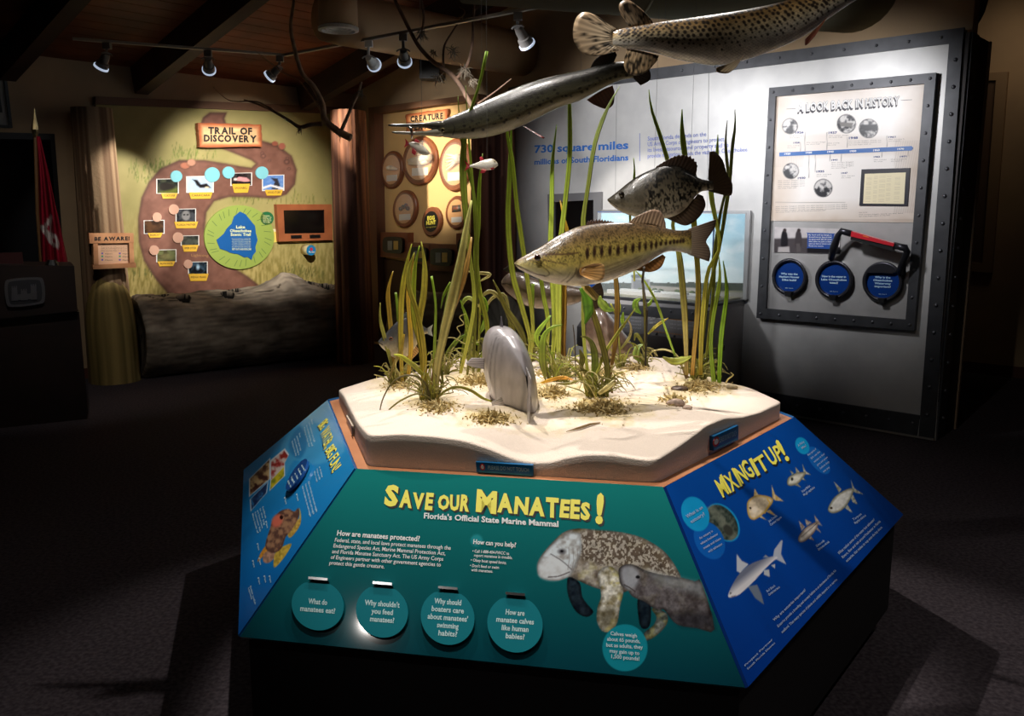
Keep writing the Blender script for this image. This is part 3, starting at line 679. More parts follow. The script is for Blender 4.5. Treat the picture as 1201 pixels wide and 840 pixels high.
    cv.poly(sh, lambda x, y, d: lerp((222, 220, 224), (112, 118, 138), np.clip(((878-x)*.63+(676-y)*.78)/9+.45, 0, 1)[:, None]), sm=3)
    cv.ell(857, 696, .9, .9, (20, 20, 24)); cv.line([(858, 700), (863, 699)], .8, (90, 70, 80))
print_on('printed_graphic', cr[[0, 1, 2, 3]], pr, .0124, paint_right, (10, 62, 148), m_print, RP, 1.15)
dirR = (cr[1]-cr[0])/np.linalg.norm(cr[1]-cr[0])
headline([('MIXING', (848, 584), (886, 557), 22), ('IT', (888, 558), (903, 548), 20), ('UP', (906, 547), (920, 537), 20), ('!', (922, 541), (926, 538), 27)],
         pr, RP, (1.3, 2), .16, .025, .04, lambda a, h: np.array([-.5, -.86])*h)
L = MB()
def tr_(st, x, y, ln, hh, slope=-.72): text(L, st, (x, y), (x+ln*.81, y+ln*.81*slope), (x-hh*.5, y-hh*.8), pr, .0136, .012)
tr_('What is an', 806, 608, 23, 4.5, -.62); tr_('estuary?', 811, 614, 20, 4.5, -.62)
for i, s in enumerate(['An estuary is', 'where freshwater', 'meets and mixes', 'with saltwater.']): tr_(s, 821+i*3.4-(i in (1, 2))*2, 633+i*5.2+(i in (1, 2)), (19, 25, 25, 21)[i], 3.2, -.6)
tr_('A Fishy', 936.5, 524, 9, 3); tr_('Mix!', 941, 527, 6, 3)
for i, (s, q) in enumerate((('Many species of', 12), ('fish use the', 13), ('estuary to feed', 15), ('grow and spawn', 15), ('before they', 13), ('swim away', 9))): tr_(s, 948+i*3.6, 535+i*3.9, q, 2.6, -.8)
for x, y, a, b in ((904, 614, 'Jack Crevalle', 'Caranx hippos'), (943, 579, 'Striped Mullet', 'Mugil cephalus'), (1003, 612, 'Tarpon', 'Megalops atlanticus'), (960, 643, 'Snook', 'Centropomus undecimalis'), (902, 696, 'Bull Shark', 'Carcharhinus leucas')):
    tr_(a, x-2, y-1, 12, 3, -.75); tr_(b, x, y+3, 16, 3, -.75)
for i, (s, q) in enumerate((('What makes some of the water less saltwater?', 52), ('Rivers, flow and rain around freshwater in Florida', 55), ('estuaries, that makes its way onto the bay shore.', 52))): tr_(s, 984+i*4.6, 651+i*4.4, q, 3.6, -.97)
for i, (s, q) in enumerate((('Why are estuaries important?', 46), ('Estuaries provide a breeding and nursery habitat to an abundance of Florida fish', 84), ('seafood. That many species of plants and wildlife depend on to survive.', 80))): tr_(s, 908+i*4.8, 729+i*7-(i == 2)*0, q, 3.4, -.97)
for i, s in enumerate(('Cardno Marine Company', 'Center of Environmental')): tr_(('Project Partner', 'South Florida District')[i], 874+i*3, 782+i*4, 40, 2.4, -.97)
L.build('lettering', mat('lettering_blueish_white', (160, 186, 216), .6), RP, kind='stuff')

# ---------------------------------------------------------------- left panel
pq, ql = PNL[0]; LP = panel(0, (8, 96, 160)); cl = proj(np.array(ql)+pq.n*.012)
def paint_left(cv):
    g = np.clip((cv.Y-480)/270., 0, 1)[:, None]; cv.c = lerp(np.array([40, 150, 206])/255, np.array([8, 84, 160])/255, g)
    cv.poly([(330, 520), (372, 478), (392, 500), (404, 530), (372, 545), (345, 540), (334, 560)], (110, 180, 214), soft=3, a=.35, sm=3)
    cv.poly([(340, 516), (352, 500), (360, 520), (352, 538), (340, 530)], (24, 112, 170), soft=3, a=.7, sm=3)
    ph = lambda a, b: (lambda x, y, d: lerp(a, b, np.clip((fbm(x, y, 5, 3)-.35)*3, 0, 1)[:, None]))
    for q, a, b in (([(292, 562), (317, 537), (317, 562), (292, 583)], (70, 40, 36), (200, 170, 120)), ([(317, 562), (317, 540), (334, 526), (339, 533), (334, 543), (334, 558), (326, 566), (317, 575)], (205, 190, 180), (150, 40, 40)), ([(293, 586), (315, 564), (313, 578), (294, 600)], (30, 50, 90), (50, 110, 160)), ([(317, 564), (334, 546), (334, 558), (316, 576)], (196, 180, 40), (120, 130, 40))):
        cv.poly(q, (220, 226, 230), soft=1); c_ = np.mean(q, 0); cv.poly([c_+(np.array(p)-c_)*.9 for p in q], ph(a, b), soft=1)
    # sunfish
    for f, c in (([(338, 622), (344, 612), (351, 608), (351, 596), (353, 604), (352, 616), (343, 629), (338, 630)], (170, 140, 66)), ([(312, 640), (305, 650), (302, 659), (309, 652), (316, 644)], (190, 130, 50)), ([(318, 645), (323, 652), (316, 660), (309, 659), (309, 650)], (156, 120, 100)), ([(324, 646), (330, 642), (342, 638), (334, 653), (322, 666), (321, 656)], (176, 150, 60))):
        cv.poly(f, lambda x, y, d, c=c: np.array(c)*(.7+.6*fbm(x, y, 2, 4)[:, None]), soft=1, sm=3)
    cv.poly([(350, 596), (345, 600), (338, 597), (328, 600), (320, 610), (316, 622), (311, 640), (316, 648), (324, 648), (331, 642), (335, 630), (342, 622), (348, 612), (351, 604)], lambda x, y, d: lerp((150, 112, 84), (84, 58, 50), np.clip((fbm(x, y, 5, 6)-.35)*3+(-d < 2)*.4, 0, 1)[:, None]), sm=3)
    cv.ell(325, 611, 6, 8, (196, 100, 80), soft=3, rot=.5); cv.ell(330, 607, 2, 2.5, (40, 20, 20))
print_on('printed_graphic', cl[[1, 2, 3, 0]], pq, .0124, paint_left, (14, 110, 180), m_print, LP, 1.0)
headline([('BIG', (372.5, 500), (376, 505), 14), ('WATER,', (376, 508), (381, 527), 14), ('BIG', (381.5, 529), (385, 538), 14), ('FUN!', (385.5, 540), (390, 555), 15)],
         pq, LP, (-1, 1), .14, .01, .03, lambda a, h: np.array([.72, -.7])*h)
L = MB()
def tl_(st, x, y, ln, hh=2): text(L, st, (x, y), (x+ln*.26, y+ln*.96), (x+hh*.8, y-hh*.6), pq, .0136, .012)
for i in range(4): tl_(('Fishing is fun for', 'the whole family, and', 'Lake waters are full', 'Bass')[i], 356+i*2.9, 502-i*3.2, (24, 26, 24, 6)[i])
for i in range(4): tl_(('Boating on the lake', 'and its waterways is', 'another great way', 'Boat')[i], 342+i*2.8, 518-i*3.1, (18, 20, 18, 5)[i])
for i in range(3): tl_('Fish in the lake by size and weight', 354+i*3.6, 571-i*2.8, 37)
for i in range(3): tl_(('Wear a vest', 'It keeps you safe', 'at all times')[i], 368+i*3, 553-i*2.6, 13)
for i in range(5): tl_(('Many kinds of', 'freshwater fish', 'are found here', 'in the big', 'lake')[i], 295.5+i*3, 603-i*2, (24, 24, 22, 20, 14)[i])
for x, y in ((333, 584), (347, 580), (311, 612), (301, 638), (295.5, 658), (303, 655), (302, 678), (309, 676), (315, 676)): tl_('Fin', x, y, 8)
tl_('Redear sunfish', 293, 688, 22); tl_('Lepomis', 291, 690, 14)
L.build('lettering', m_ltxt, LP, kind='stuff')
for st, a in (('Do', 0),): pass
mb = MB(); th = np.linspace(0, 2*math.pi, 33)[:-1]
mb.plate([(347.5+math.cos(t)*19*.62+math.sin(t)*5.5*.8, 556.5-math.cos(t)*19*.95+math.sin(t)*5.5*.6) for t in th], pq, .02, .03, 0)
mb.plate([(345, 560), (350, 552), (352, 556), (347, 563)], pq, .0125, .02, 0)
for i in range(5): text(mb, ('fish is', 'biggest', 'in the', 'lake', 'now?')[i], (337+i*4.1, 565-i*4.7), (340.5+i*4.1, 568-i*4.7+4), (338.5+i*4.1, 563-i*4.7), pq, .0304, .014, 1)
mb.build('flip_disc', [mat('flip_disc_navy', (16, 66, 130), .3), m_disct], LP)
for i in (3, 4, 5): panel(i, (14, 90, 150))
# ================================================================ LEFT WALL: TRAIL DISPLAY
def WAo(off): return Plane(A0+nA*off, nA)
def WBo(off): return Plane(B0+nB*off, nB)
def KFo(off): return Plane(K0+nB*off, nB)
q3 = lambda x, y: (150+x/3.652, 120+y/3.652)
m_mur = vmat('mural_print', .6, .3)
mur = thing('trail_mural', WA.px(265, 400), 'olive painted mural board with a winding brown trail behind the big log', 'mural')
MB().plate([(112, 118), (408, 132), (408, 402), (112, 441)], WA, .0, .03).build('mural_board', mat('mural_edge', (120, 105, 70), .7), mur)
trail = [(200, 348), (183, 328), (169, 306), (163, 284), (162, 257), (166, 232), (175, 213), (188, 198), (210, 188), (240, 188), (265, 192), (281, 195), (295, 197), (300, 192), (295, 188), (273, 179), (251, 171), (238, 161), (235, 147), (238, 138), (246, 132), (266, 132), (263, 139), (266, 148), (280, 157), (303, 164), (325, 170), (342, 183), (348, 199), (346, 216), (336, 228), (322, 233), (292, 231), (268, 231), (251, 236), (242, 249), (240, 268), (244, 284), (254, 301), (273, 314), (290, 324), (310, 340), (312, 352)]
def paint_mural(cv):
    v = fbm(cv.X, cv.Y, 26, 2, 4); st = fbm(cv.X*5, cv.Y, 9, 5, 3)
    cv.c = lerp(np.array([176, 162, 106])/255, np.array([150, 142, 86])/255, np.clip(v*1.4-.2, 0, 1)[:, None]); k = np.clip((cv.Y-240)/80, 0, 1)[:, None]
    cv.c = cv.c*(1-k)+lerp(np.array([186, 168, 104])/255, np.array([142, 128, 66])/255, np.clip((st-.35)*3, 0, 1)[:, None])*k
    for cx, cy, n_, c in ((186, 200, 70, (96, 112, 48)), (176, 212, 40, (96, 112, 48)), (290, 232, 90, (112, 122, 56)), (186, 322, 70, (90, 100, 48)), (360, 325, 60, (100, 102, 50)), (340, 240, 30, (120, 124, 60)), (222, 184, 40, (96, 112, 48))):
        for i in range(n_):
            x = cx+random.gauss(0, 14); y = cy+random.gauss(0, 4); cv.line([(x, y), (x+random.uniform(-3, 3), y-random.uniform(5, 13))], .7, np.array(c)*random.uniform(.7, 1.3), a=.6)
    cv.poly(trail, (70, 46, 34), soft=5, a=.5)
    cv.poly(trail, lambda x, y, d: lerp((134, 92, 76), (112, 74, 60), np.clip(fbm(x, y, 7, 3)*1.6-.3, 0, 1)[:, None])*np.clip(.72+(-d)/14, .72, 1)[:, None], soft=1.5)
    for x, y, r in ((580, 230, 12), (575, 218, 8), (606, 250, 7), (680, 255, 13), (683, 240, 8), (690, 285, 8), (672, 215, 6)):
        px_, py_ = q3(x, y); cv.ell(px_, py_, r/3.65, r/4.4, (84, 54, 46), soft=1.2, a=.8); cv.ell(px_, py_, r/7, r/8, (130, 90, 76), soft=1)
    for x, y, rx, ry, c in ((245, 271, 20, 13, (176, 110, 84)), (272, 258, 18, 14, (190, 136, 110)), (630, 177, 13, 10, (150, 84, 64)), (660, 188, 14, 14, (166, 96, 76))):
        px_, py_ = q3(x, y); cv.ell(px_, py_+.8, rx/3.4, ry/3.4, (60, 40, 30), soft=2, a=.5); cv.ell(px_, py_, rx/3.65, ry/3.65, c, soft=1)
print_on('painted_scene', [(113, 118.5), (407.5, 132.5), (407.5, 401), (113, 440)], WA, .0305, paint_mural, (170, 150, 100), m_mur, mur, 1.25)
MB().plate([(112, 113), (408, 126), (408, 134), (112, 122)], WA, .0, .07).build('fascia_board', mat('fascia_brown', (104, 72, 50), .6), mur)
m_cap = mat('caption_yellow', (226, 178, 52), .5); m_bluec = mat('sky_blue_disc', (126, 196, 204), .4); m_beigec = mat('beige_disc', (196, 152, 128), .5); m_cardv = vmat('photo_card', .25, .5)
m_dark = mat('lettering_dark', (36, 26, 20), .6)
cards = [((122, 328, 218, 392), (145, 390, 210, 413), (208, 317, 25), 1, (70, 74, 54), (30, 34, 28), 'TORTOISE'), ((250, 317, 368, 388), (265, 386, 360, 414), (362, 310, 32), 1, (180, 204, 226), (190, 200, 214), 'CARACARA'),
         ((440, 303, 532, 358), (450, 350, 520, 388), (432, 301, 26), 1, (60, 52, 52), (30, 24, 26), 'SPOONBILL'), ((575, 312, 670, 380), (590, 375, 662, 400), (575, 302, 27), 1, (84, 130, 196), (110, 150, 204), 'WOOD STORK'),
         ((205, 457, 292, 515), (202, 512, 298, 540), (197, 459, 22), 0, (66, 68, 72), (24, 24, 26), 'FLORIDA PANTHER'), ((68, 506, 157, 564), (88, 560, 146, 580), (125, 492, 20), 0, (92, 62, 36), (52, 34, 20), 'BOBCAT'),
         ((227, 572, 305, 615), (235, 612, 300, 640), (215, 580, 23), 0, (84, 86, 74), (38, 40, 34), 'RIVER OTTER'), ((122, 632, 208, 685), (130, 682, 200, 703), (113, 634, 21), 0, (104, 108, 66), (74, 70, 44), 'BROWN WATER'), ((258, 684, 342, 738), (262, 735, 343, 766), (258, 693, 19), 0, (56, 76, 92), (18, 22, 26), 'INDIGO SNAKE')]
for k, (a, c, d, blue, c1, c2, cap) in enumerate(cards):
    P = [q3(a[0], a[1]), q3(a[2], a[1]-2), q3(a[2], a[3]-1), q3(a[0], a[3])]
    cd = MB().plate(P, WA, .03, .036).build('photo_card', m_white, mur)
    ctr = np.mean(P, 0); P2 = [ctr+(np.array(p)-ctr)*.92 for p in P]
    def pp(cv, k=k, c1=c1, c2=c2):
        v = fbm(cv.X, cv.Y, 4.5, k+3); cv.c = lerp(np.array(c1)/255, np.array(c2)/255, np.clip((v-.38)*4, 0, 1)[:, None]); x, y = ctr
        if k == 1:
            cv.poly([(x-9, y-6), (x-3, y-5), (x+1, y+0), (x+8, y-1), (x+13, y+4), (x+6, y+4), (x, y+4), (x-4, y+1), (x-6, y-3)], (26, 24, 26)); cv.ell(x+8, y+3.5, 2.5, 1, (220, 200, 160))
        elif k == 2: cv.poly([(x-9, y+1), (x-3, y-3), (x+6, y-2), (x+11, y+2), (x+5, y+3), (x-3, y+2)], (214, 150, 150)); cv.ell(x-7, y, 2, 1.4, (230, 220, 210))
        elif k == 3: cv.poly([(x-2, y+7), (x+2, y-1), (x-3, y-6), (x+5, y-5), (x+8, y+3), (x+5, y+8)], (30, 34, 48)); cv.line([(x-12, y+6), (x-3, y+3), (x+12, y+7)], 2.5, (220, 220, 224))
        elif k == 0: cv.ell(x-1, y+1, 9, 5, (40, 34, 26), soft=2); cv.poly([(x-12, y+8), (x+12, y+2), (x+12, y+9), (x-12, y+9)], (112, 124, 40), soft=3, a=.8)
        elif k == 4: cv.ell(x, y, 5, 6, (130, 128, 126), soft=2); cv.ell(x-2, y-1, 1, 1, (10, 10, 10)); cv.ell(x+2, y-1, 1, 1, (10, 10, 10))
        elif k == 8: cv.poly([(x-7, y+3), (x, y-2), (x+7, y+3), (x+4, y+6), (x-5, y+6)], (14, 16, 22)); cv.ell(x, y-1, 2, 3, (170, 200, 220), soft=2)
        elif k in (5, 6, 7): cv.ell(x, y+1, 7, 3.5, np.array(c2)*1.7, soft=3, a=.7)
    print_on('picture', P2, WA, .0365, pp, c1, m_cardv, cd, 1.0)
    P = [q3(c[0]-3, c[1]), q3(c[2]+3, c[1]-1), q3(c[2]-6, c[3]-1), q3(c[0]+6, c[3])]
    mb = MB(); mb.plate(P, WA, .03, .039, 0)
    e0 = q3(c[0]+8, (c[1]+c[3])/2+3); e1 = q3(c[2]-8, (c[1]+c[3])/2+2); text(mb, cap, e0, e1, (e0[0], e0[1]-2.3), WA, .0393, .01, 1); mb.build('caption', [m_cap, m_dark], mur)
    x, y = q3(d[0], d[1]); r = d[2]/3.652; th = np.linspace(0, 2*math.pi, 25)[:-1]
    MB().plate([(x+r*math.cos(t), y+r*math.sin(t)) for t in th], WA, .03, .044).build('round_disc', m_bluec if blue else m_beigec, mur)
# lake disc
x, y = q3(477, 578); th = np.linspace(0, 2*math.pi, 65)[:-1]
ld = MB().plate([(x+41*math.cos(t), y+37.5*math.sin(t)) for t in th], WA, .03, .05).build('lake_disc', mat('lime_disc', (150, 170, 78), .5), mur)
lake = [q3(*p) for p in [(480, 468), (505, 480), (520, 500), (545, 530), (548, 560), (556, 590), (546, 620), (548, 640), (536, 655), (530, 675), (512, 662), (500, 665), (470, 650), (440, 645), (420, 635), (395, 628), (385, 605), (380, 590), (410, 565), (425, 540), (445, 520), (455, 490)]]
MB().plate(lake, WA, .05, .056).build('lake_shape', mat('lake_blue', (22, 92, 160), .4), ld)
mb = MB()
for i in range(26):
    t = i*2*math.pi/26+random.uniform(-.1, .1); a_ = (x+30*math.cos(t), y+27*math.sin(t)); b_ = (x+38*math.cos(t+.08), y+34.5*math.sin(t+.08)); n_ = (-math.sin(t)*.35, math.cos(t)*.35)
    mb.plate([(a_[0]-n_[0], a_[1]-n_[1]), (b_[0]-n_[0], b_[1]-n_[1]), (b_[0]+n_[0], b_[1]+n_[1]), (a_[0]+n_[0], a_[1]+n_[1])], WA, .05, .0505)
mb.build('drawn_waterways', mat('waterway_line', (92, 120, 60), .6), ld, kind='stuff')
mb = MB()
for s_, yy, w_ in (('Lake', 540, 38), ('Okeechobee', 556, 92), ('Scenic Trail', 572, 86)): a = q3(483-w_/2, yy); b = q3(483+w_/2, yy); text(mb, s_, a, b, (a[0], a[1]-3.3), WA, .0565, .03)
for i in range(7): a = q3(445+(i % 2)*3, 586+i*6); b = q3(526, 586+i*6); text(mb, 'this scenic trail winds round the lake', a, b, (a[0], a[1]-1), WA, .0565, 0)
a = q3(446, 633); b = q3(528, 633); text(mb, 'GET OUT AND EXPLORE', a, b, (a[0], a[1]-2), WA, .0565, .02)
mb.build('lettering', mat('lettering_lime', (222, 232, 168), .6), ld, kind='stuff')
mb = MB(); a = q3(272, 660); text(mb, 'Lightning', a, (a[0]+20, a[1]+.5), (a[0], a[1]-3), WA, .031, .0); mb.build('lettering', mat('lettering_ochre', (176, 130, 80), .6), mur, kind='stuff')
gx, gy = q3(596, 497); th = np.linspace(0, 2*math.pi, 25)[:-1]
mb = MB().plate([(gx+7.8*math.cos(t), gy+7.8*math.sin(t)) for t in th], WA, .03, .05, 0)
for i in range(5): text(mb, ('TREAD', 'LIGHTLY ON', 'THE TRAIL', 'AND LEAVE', 'NO TRASH')[i], (gx-5+(i in (0, 4))*1.2, gy-2.4+i*1.9), (gx+5-(i in (0, 4))*1.2, gy-2.4+i*1.9), (gx-5, gy-3.6+i*1.9), WA, .0503, .01, 1)
mb.build('green_disc', [mat('disc_green', (24, 104, 60), .5), mat('lettering_lime', 0, 0)], mur)
mb = MB().plate([q3(580, 543), q3(637, 543), q3(640, 600), q3(583, 602)], WA, .03, .034, 0)
mb.plate([q3(580, 543), q3(637, 543), q3(637, 554), q3(580, 554)], WA, .034, .035, 1)
for i in range(3): a = q3(588, 570+i*10); text(mb, 'more facts', a, (a[0]+9, a[1]), (a[0], a[1]-1.4), WA, .0345, 0, 2)
mb.build('yellow_note', [mat('note_yellow', (228, 206, 96), .5), mat('note_cream', (226, 214, 180), .5), m_dark], mur)
# sign TRAIL OF DISCOVERY
sg = thing('title_sign', WA.px(270, 172), 'orange-edged wooden sign reading TRAIL OF DISCOVERY', 'sign')
m_orange = vmat('scorched_board', .6, .3)
def ragged(c, n=10, amp=1.0, seed=1):
    r = random.Random(seed); out = []; c = [np.array(p, float) for p in c]
    for i in range(4):
        for k in range(n): out.append(c[i]+(c[(i+1) % 4]-c[i])*k/n+np.array([r.uniform(-amp, amp), r.uniform(-amp, amp)])*(k > 0))
    return out
def scorched(name, c, pl, t0, t1, parent, seed=1, base=(232, 186, 134), inset=.97):
    o = MB().plate(ragged(c, 9, .7, seed), pl, t0, t1).build(name, mat('board_brown', (150, 84, 48), .6), parent)
    cc = np.mean(c, 0); C2 = [cc+(np.array(p, float)-cc)*inset for p in c]
    def pt(cv):
        pts = np.array(C2); idx, d = cv.sd(pts, 50); k = np.zeros(len(cv.X)); dd = np.full(len(cv.X), -5.); dd[idx] = d
        e = np.clip(1+(dd)/(4+3*fbm(cv.X, cv.Y, 6, seed)), 0, 1)[:, None]; v = fbm(cv.X, cv.Y*3, 12, seed)[:, None]
        cv.c = lerp(np.array(base)/255, np.array([170, 76, 38])/255, e*.9)*(.88+.24*v)
    print_on('board_face', C2, pl, t1+.0006, pt, base, m_orange, o, .9)
    return o
c = [q3(300, 88), q3(571, 95), q3(576, 191), q3(305, 192)]
scorched('sign_board', c, WA, .05, .1, sg, 3)
lt = mat('lettering_brownblack', (30, 22, 18), .6)
def letters(rows, pl, off, parent, m_, bold=.03):
    for s_, a, b, h in rows:
        a = np.array(a, float); b = np.array(b, float); tot = sum(max(.19, glyph(c_, bold)[0][:, 0].max()-glyph(c_, bold)[0][:, 0].min()) if c_ != ' ' else .35 for c_ in s_)+.07*(len(s_)-1); x = 0
        for c_ in s_:
            if c_ == ' ': x += .42; continue
            w_ = max(.19, glyph(c_, bold)[0][:, 0].max()-glyph(c_, bold)[0][:, 0].min()); p = a+(b-a)*x/tot; q = a+(b-a)*(x+w_)/tot; x += w_+.07
            m = MB(); text(m, c_, p, q, (p[0], p[1]-h), pl, off, bold); m.build('letter', m_, parent)
letters([('TRAIL OF', q3(344, 134), q3(532, 138), 7.6), ('DISCOVERY', q3(325, 167), q3(552, 171), 7.6)], WA, .1012, sg, lt, .05)
# wall screen
tv = thing('wall_screen', WA.px(357, 262), 'black screen in an orange wooden frame, right of the lake disc', 'screen')
fo = [q3(637, 437), q3(873, 437), q3(878, 590), q3(648, 597)]; fi = [q3(667, 463), q3(843, 461), q3(845, 560), q3(672, 563)]
MB().ring_frame(fo, fi, WA, .03, .09).build('wooden_frame', mat('frame_orange', (166, 96, 56), .5, col2=(146, 80, 46), scale=5), tv)
MB().plate(fi, WA, .03, .075).build('screen', mat('screen_black', (10, 9, 10), .15), tv)
for a in (((700, 570), (745, 569), (745, 582), (700, 583)), ((780, 568), (824, 567), (825, 580), (781, 582))): MB().plate([q3(*p) for p in a], WA, .09, .1).build('button_plate', m_black, tv)
kn = thing('push_knob', WA.px(363, 294), 'short cream cylinder with a round blue end, below the wall screen', 'knob')
c0 = WA.px(*q3(757, 632), .03); c1 = WAo(.16).px(*q3(784, 634))
MB().tube([c0, c1], [.058, .058], 24).build('cylinder', mat('cream', (206, 190, 140), .6), kn, smooth=True)
e_ = (c1-c0)/np.linalg.norm(c1-c0)
MB().tube([c1, c1+e_*.008], [.06, .06], 24).build('blue_cap', mat('cap_blue', (36, 130, 184), .4), kn)
MB().tube([c1+e_*.008+[0, 0, .012], c1+e_*.011+[0, 0, .012]], [.02, .02], 10).build('red_mark', mat('mark_red', (200, 50, 80), .4), kn)
mb = MB(); x, y = q3(787, 645); text(mb, 'PUSH', (x-3.6, y), (x+3.6, y), (x-3.6, y-2), WAo(.175), .0, .02); mb.build('lettering', m_txt, kn)

# the big hollow log
Lp, Lr = on_z(170, 446), on_z(417, 417); ax = (Lr-Lp); LL = np.linalg.norm(ax); ax /= LL; bk = np.array([-ax[1], ax[0], 0]); 
rad = .405; c0 = Lp+bk*rad*.55+[0, 0, rad*.98]
m_log = vmat('weathered_log', .9, .15, bump=.01, bscale=22)
nu, nv = 190, 110
t = np.linspace(0, 1, nu)[:, None]; a = np.linspace(0, 2*math.pi, nv+1)[:-1][None, :]
R = rad*(1+.05*(fbm(t*6+a*0, np.cos(a)*1.2+3+np.sin(a)*.7, .5, 1)-.5)*2)+.03*(fbm(t*40, 20*np.cos(a)+np.sin(a)*14, 3, 4)-.5)
ta = a-math.pi/2      # 0 at top? angle measured: z = sin(a)
dk = np.exp(-(((t-.70)/.10)**2))*np.exp(-(((np.cos(a)-.1)/.6)**2))*(np.sin(a) > 0); R = R+.11*dk*(1+.6*fbm(t*60, a*6, 2, 6))
R = R*(1-.02*(t < .015)-.03*(t > .985)); R[0] *= .93; R[-1] *= .93
holes = [(.115, .3), (.21, .05), (.19, .62), (.39, .55), (.44, .2), (.80, .25), (.875, .5), (.93, .15)]
def hole_f(t, a, k=1.):
    h = 0
    for ht, ha in holes:
        an = math.pi/2-(ha-.2)*-1*1.0   # toward the viewer is larger angle
        h = np.maximum(h, np.exp(-(((t-ht)/(.026*k))**2)-(((a-an)/(.2*k))**2)))
    return h
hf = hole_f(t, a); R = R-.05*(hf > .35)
P = c0+ax*(t*LL)[..., None]+(-bk)*(-(R*np.cos(a)))[..., None]+np.array([0, 0, 1])*(R*np.sin(a))[..., None]
X = (t+0*a)*250; Y = a*60+0*t
cv = Canvas(X, Y, (120, 108, 92)); v = fbm(cv.X, cv.Y, 24, 2, 4); s_ = fbm(cv.X*.35, cv.Y*2.2, 6, 8, 4)
cv.c = lerp(np.array([176, 162, 142])/255, np.array([92, 82, 72])/255, np.clip((v*.5+s_*.6-.35)*2.2, 0, 1)[:, None])
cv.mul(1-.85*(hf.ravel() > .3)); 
for pts in ([(20, 118), (60, 122), (110, 117), (120, 112)], [(105, 122), (150, 119), (160, 112)], [(190, 95), (215, 117), (245, 112)], [(10, 108), (30, 126), (80, 128)]): cv.line(smooth_poly(pts, 5, False), 1.6, (30, 24, 20), a=.8)
lg = thing('hollow_log', (Lp+Lr)/2, 'huge grey weathered log bench lying below the trail mural', 'log')
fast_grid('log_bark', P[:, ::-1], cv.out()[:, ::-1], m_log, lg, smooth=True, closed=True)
for k, e in ((0, -1), (-1, 1)):
    mb = MB()
    rim = P[k]; ctr = rim.mean(0); G = np.array([rim, ctr+(rim-ctr)*.8, ctr+(rim-ctr)*.76-ax*e*.05, ctr+(rim-ctr)*.05-ax*e*.06]); mb.grid(G if e > 0 else G[:, ::-1], 0, True)
    mb.build('sawn_end', mat('log_end', (92, 80, 66), .9, col2=(60, 50, 42), scale=12), lg, smooth=True)

# log posts
def post(name, base, r0, r1, h, label, lean=(0, 0), foot=False, seed=1, col=((168, 140, 108), (110, 84, 62))):
    th_ = thing(name, base, label, 'post'); nv, nz = 64, 90
    a = np.linspace(0, 2*math.pi, nv+1)[:-1][None, :]; z = np.linspace(0, h, nz)[:, None]
    R = (r0+(r1-r0)*z/h)*(1+.05*np.sin(a*3+seed)+.05*(fbm(np.cos(a)*4+9, z*.8+np.sin(a)*4+5, 1, seed)-.5))
    cr_ = fbm(np.cos(a)*16+30, z*.6+np.sin(a)*16+30, 1.5, seed+3, 3); R = R-.012*(cr_ > .62)
    G = np.stack([base[0]+R*np.cos(a)+lean[0]*z/h, base[1]+R*np.sin(a)+lean[1]*z/h, base[2]+z+0*a], -1)
    n1 = np.array(col[0])/255; n2 = np.array(col[1])/255; g = fbm(np.cos(a)*10+30, z*.35+np.sin(a)*10+30, 1.2, seed+9, 4)
    C = lin(lerp(n1, n2, np.clip((g-.38)*3.4+(cr_ > .62)*.5, 0, 1)[..., None]))
    fast_grid('trunk', G, C, vmat('post_wood', .75, .2, bump=.004, bscale=40), th_, smooth=True, closed=True)
    MB().add(np.concatenate([G[-1]]), [tuple(range(nv))]).build('top_cut', MATS['log_end'], th_)
    if foot:
        z = np.linspace(0, 1.02, 40)[:, None]; fwd = nA*.05+np.array([0, -.02, 0]); R = (r0*1.07)*np.sqrt(np.clip(1-(np.clip(z-.35, 0, 1)/.72)**2.6, 0, 1))*(1-.04*np.abs(np.sin(a*2)))+.001
        R = R*(1+.04*(fbm(np.cos(a)*6+9, z*2+np.sin(a)*4+5, 1, 5)-.5)); G = np.stack([base[0]+fwd[0]+R*np.cos(a), base[1]+fwd[1]+R*np.sin(a), base[2]+z+0*a], -1)
        g = fbm(np.cos(a)*7+30, z*.5+np.sin(a)*7+30, 1.2, 19, 4); C = lin(lerp(np.array([164, 140, 84])/255, np.array([96, 84, 48])/255, np.clip((g-.4)*3, 0, 1)[..., None]))
        fast_grid('cut_foot', G, C, vmat('post_wood', 0), th_, smooth=True, closed=True)
    return th_
pb = on_z(136, 436)+nA*-.0; H_ = WAo(.25).px(104, 115)[2]
pb = WAo(.27).px(134, 445); pb[2] = 0
post('log_post', pb, .215, .172, ZA-.45, 'pale peeled log post with a pointed cut foot, behind the BE AWARE sign', foot=True, seed=3)
pc = CORNER+nA*.42+nB*.34; pc[2] = 0
p_ = on_z(417, 424); post('log_post', p_, .2, .18, 2.62, 'dark brown log post in the room corner, between trail mural and creature board', seed=6, col=((128, 88, 66), (70, 44, 34)))
p_ = WBo(.3).px(578, 420); p_[2] = 0; post('log_post', p_, .235, .215, 2.62, 'thick reddish brown log post left of the grey metal wall', seed=8, col=((150, 100, 82), (78, 48, 42)))

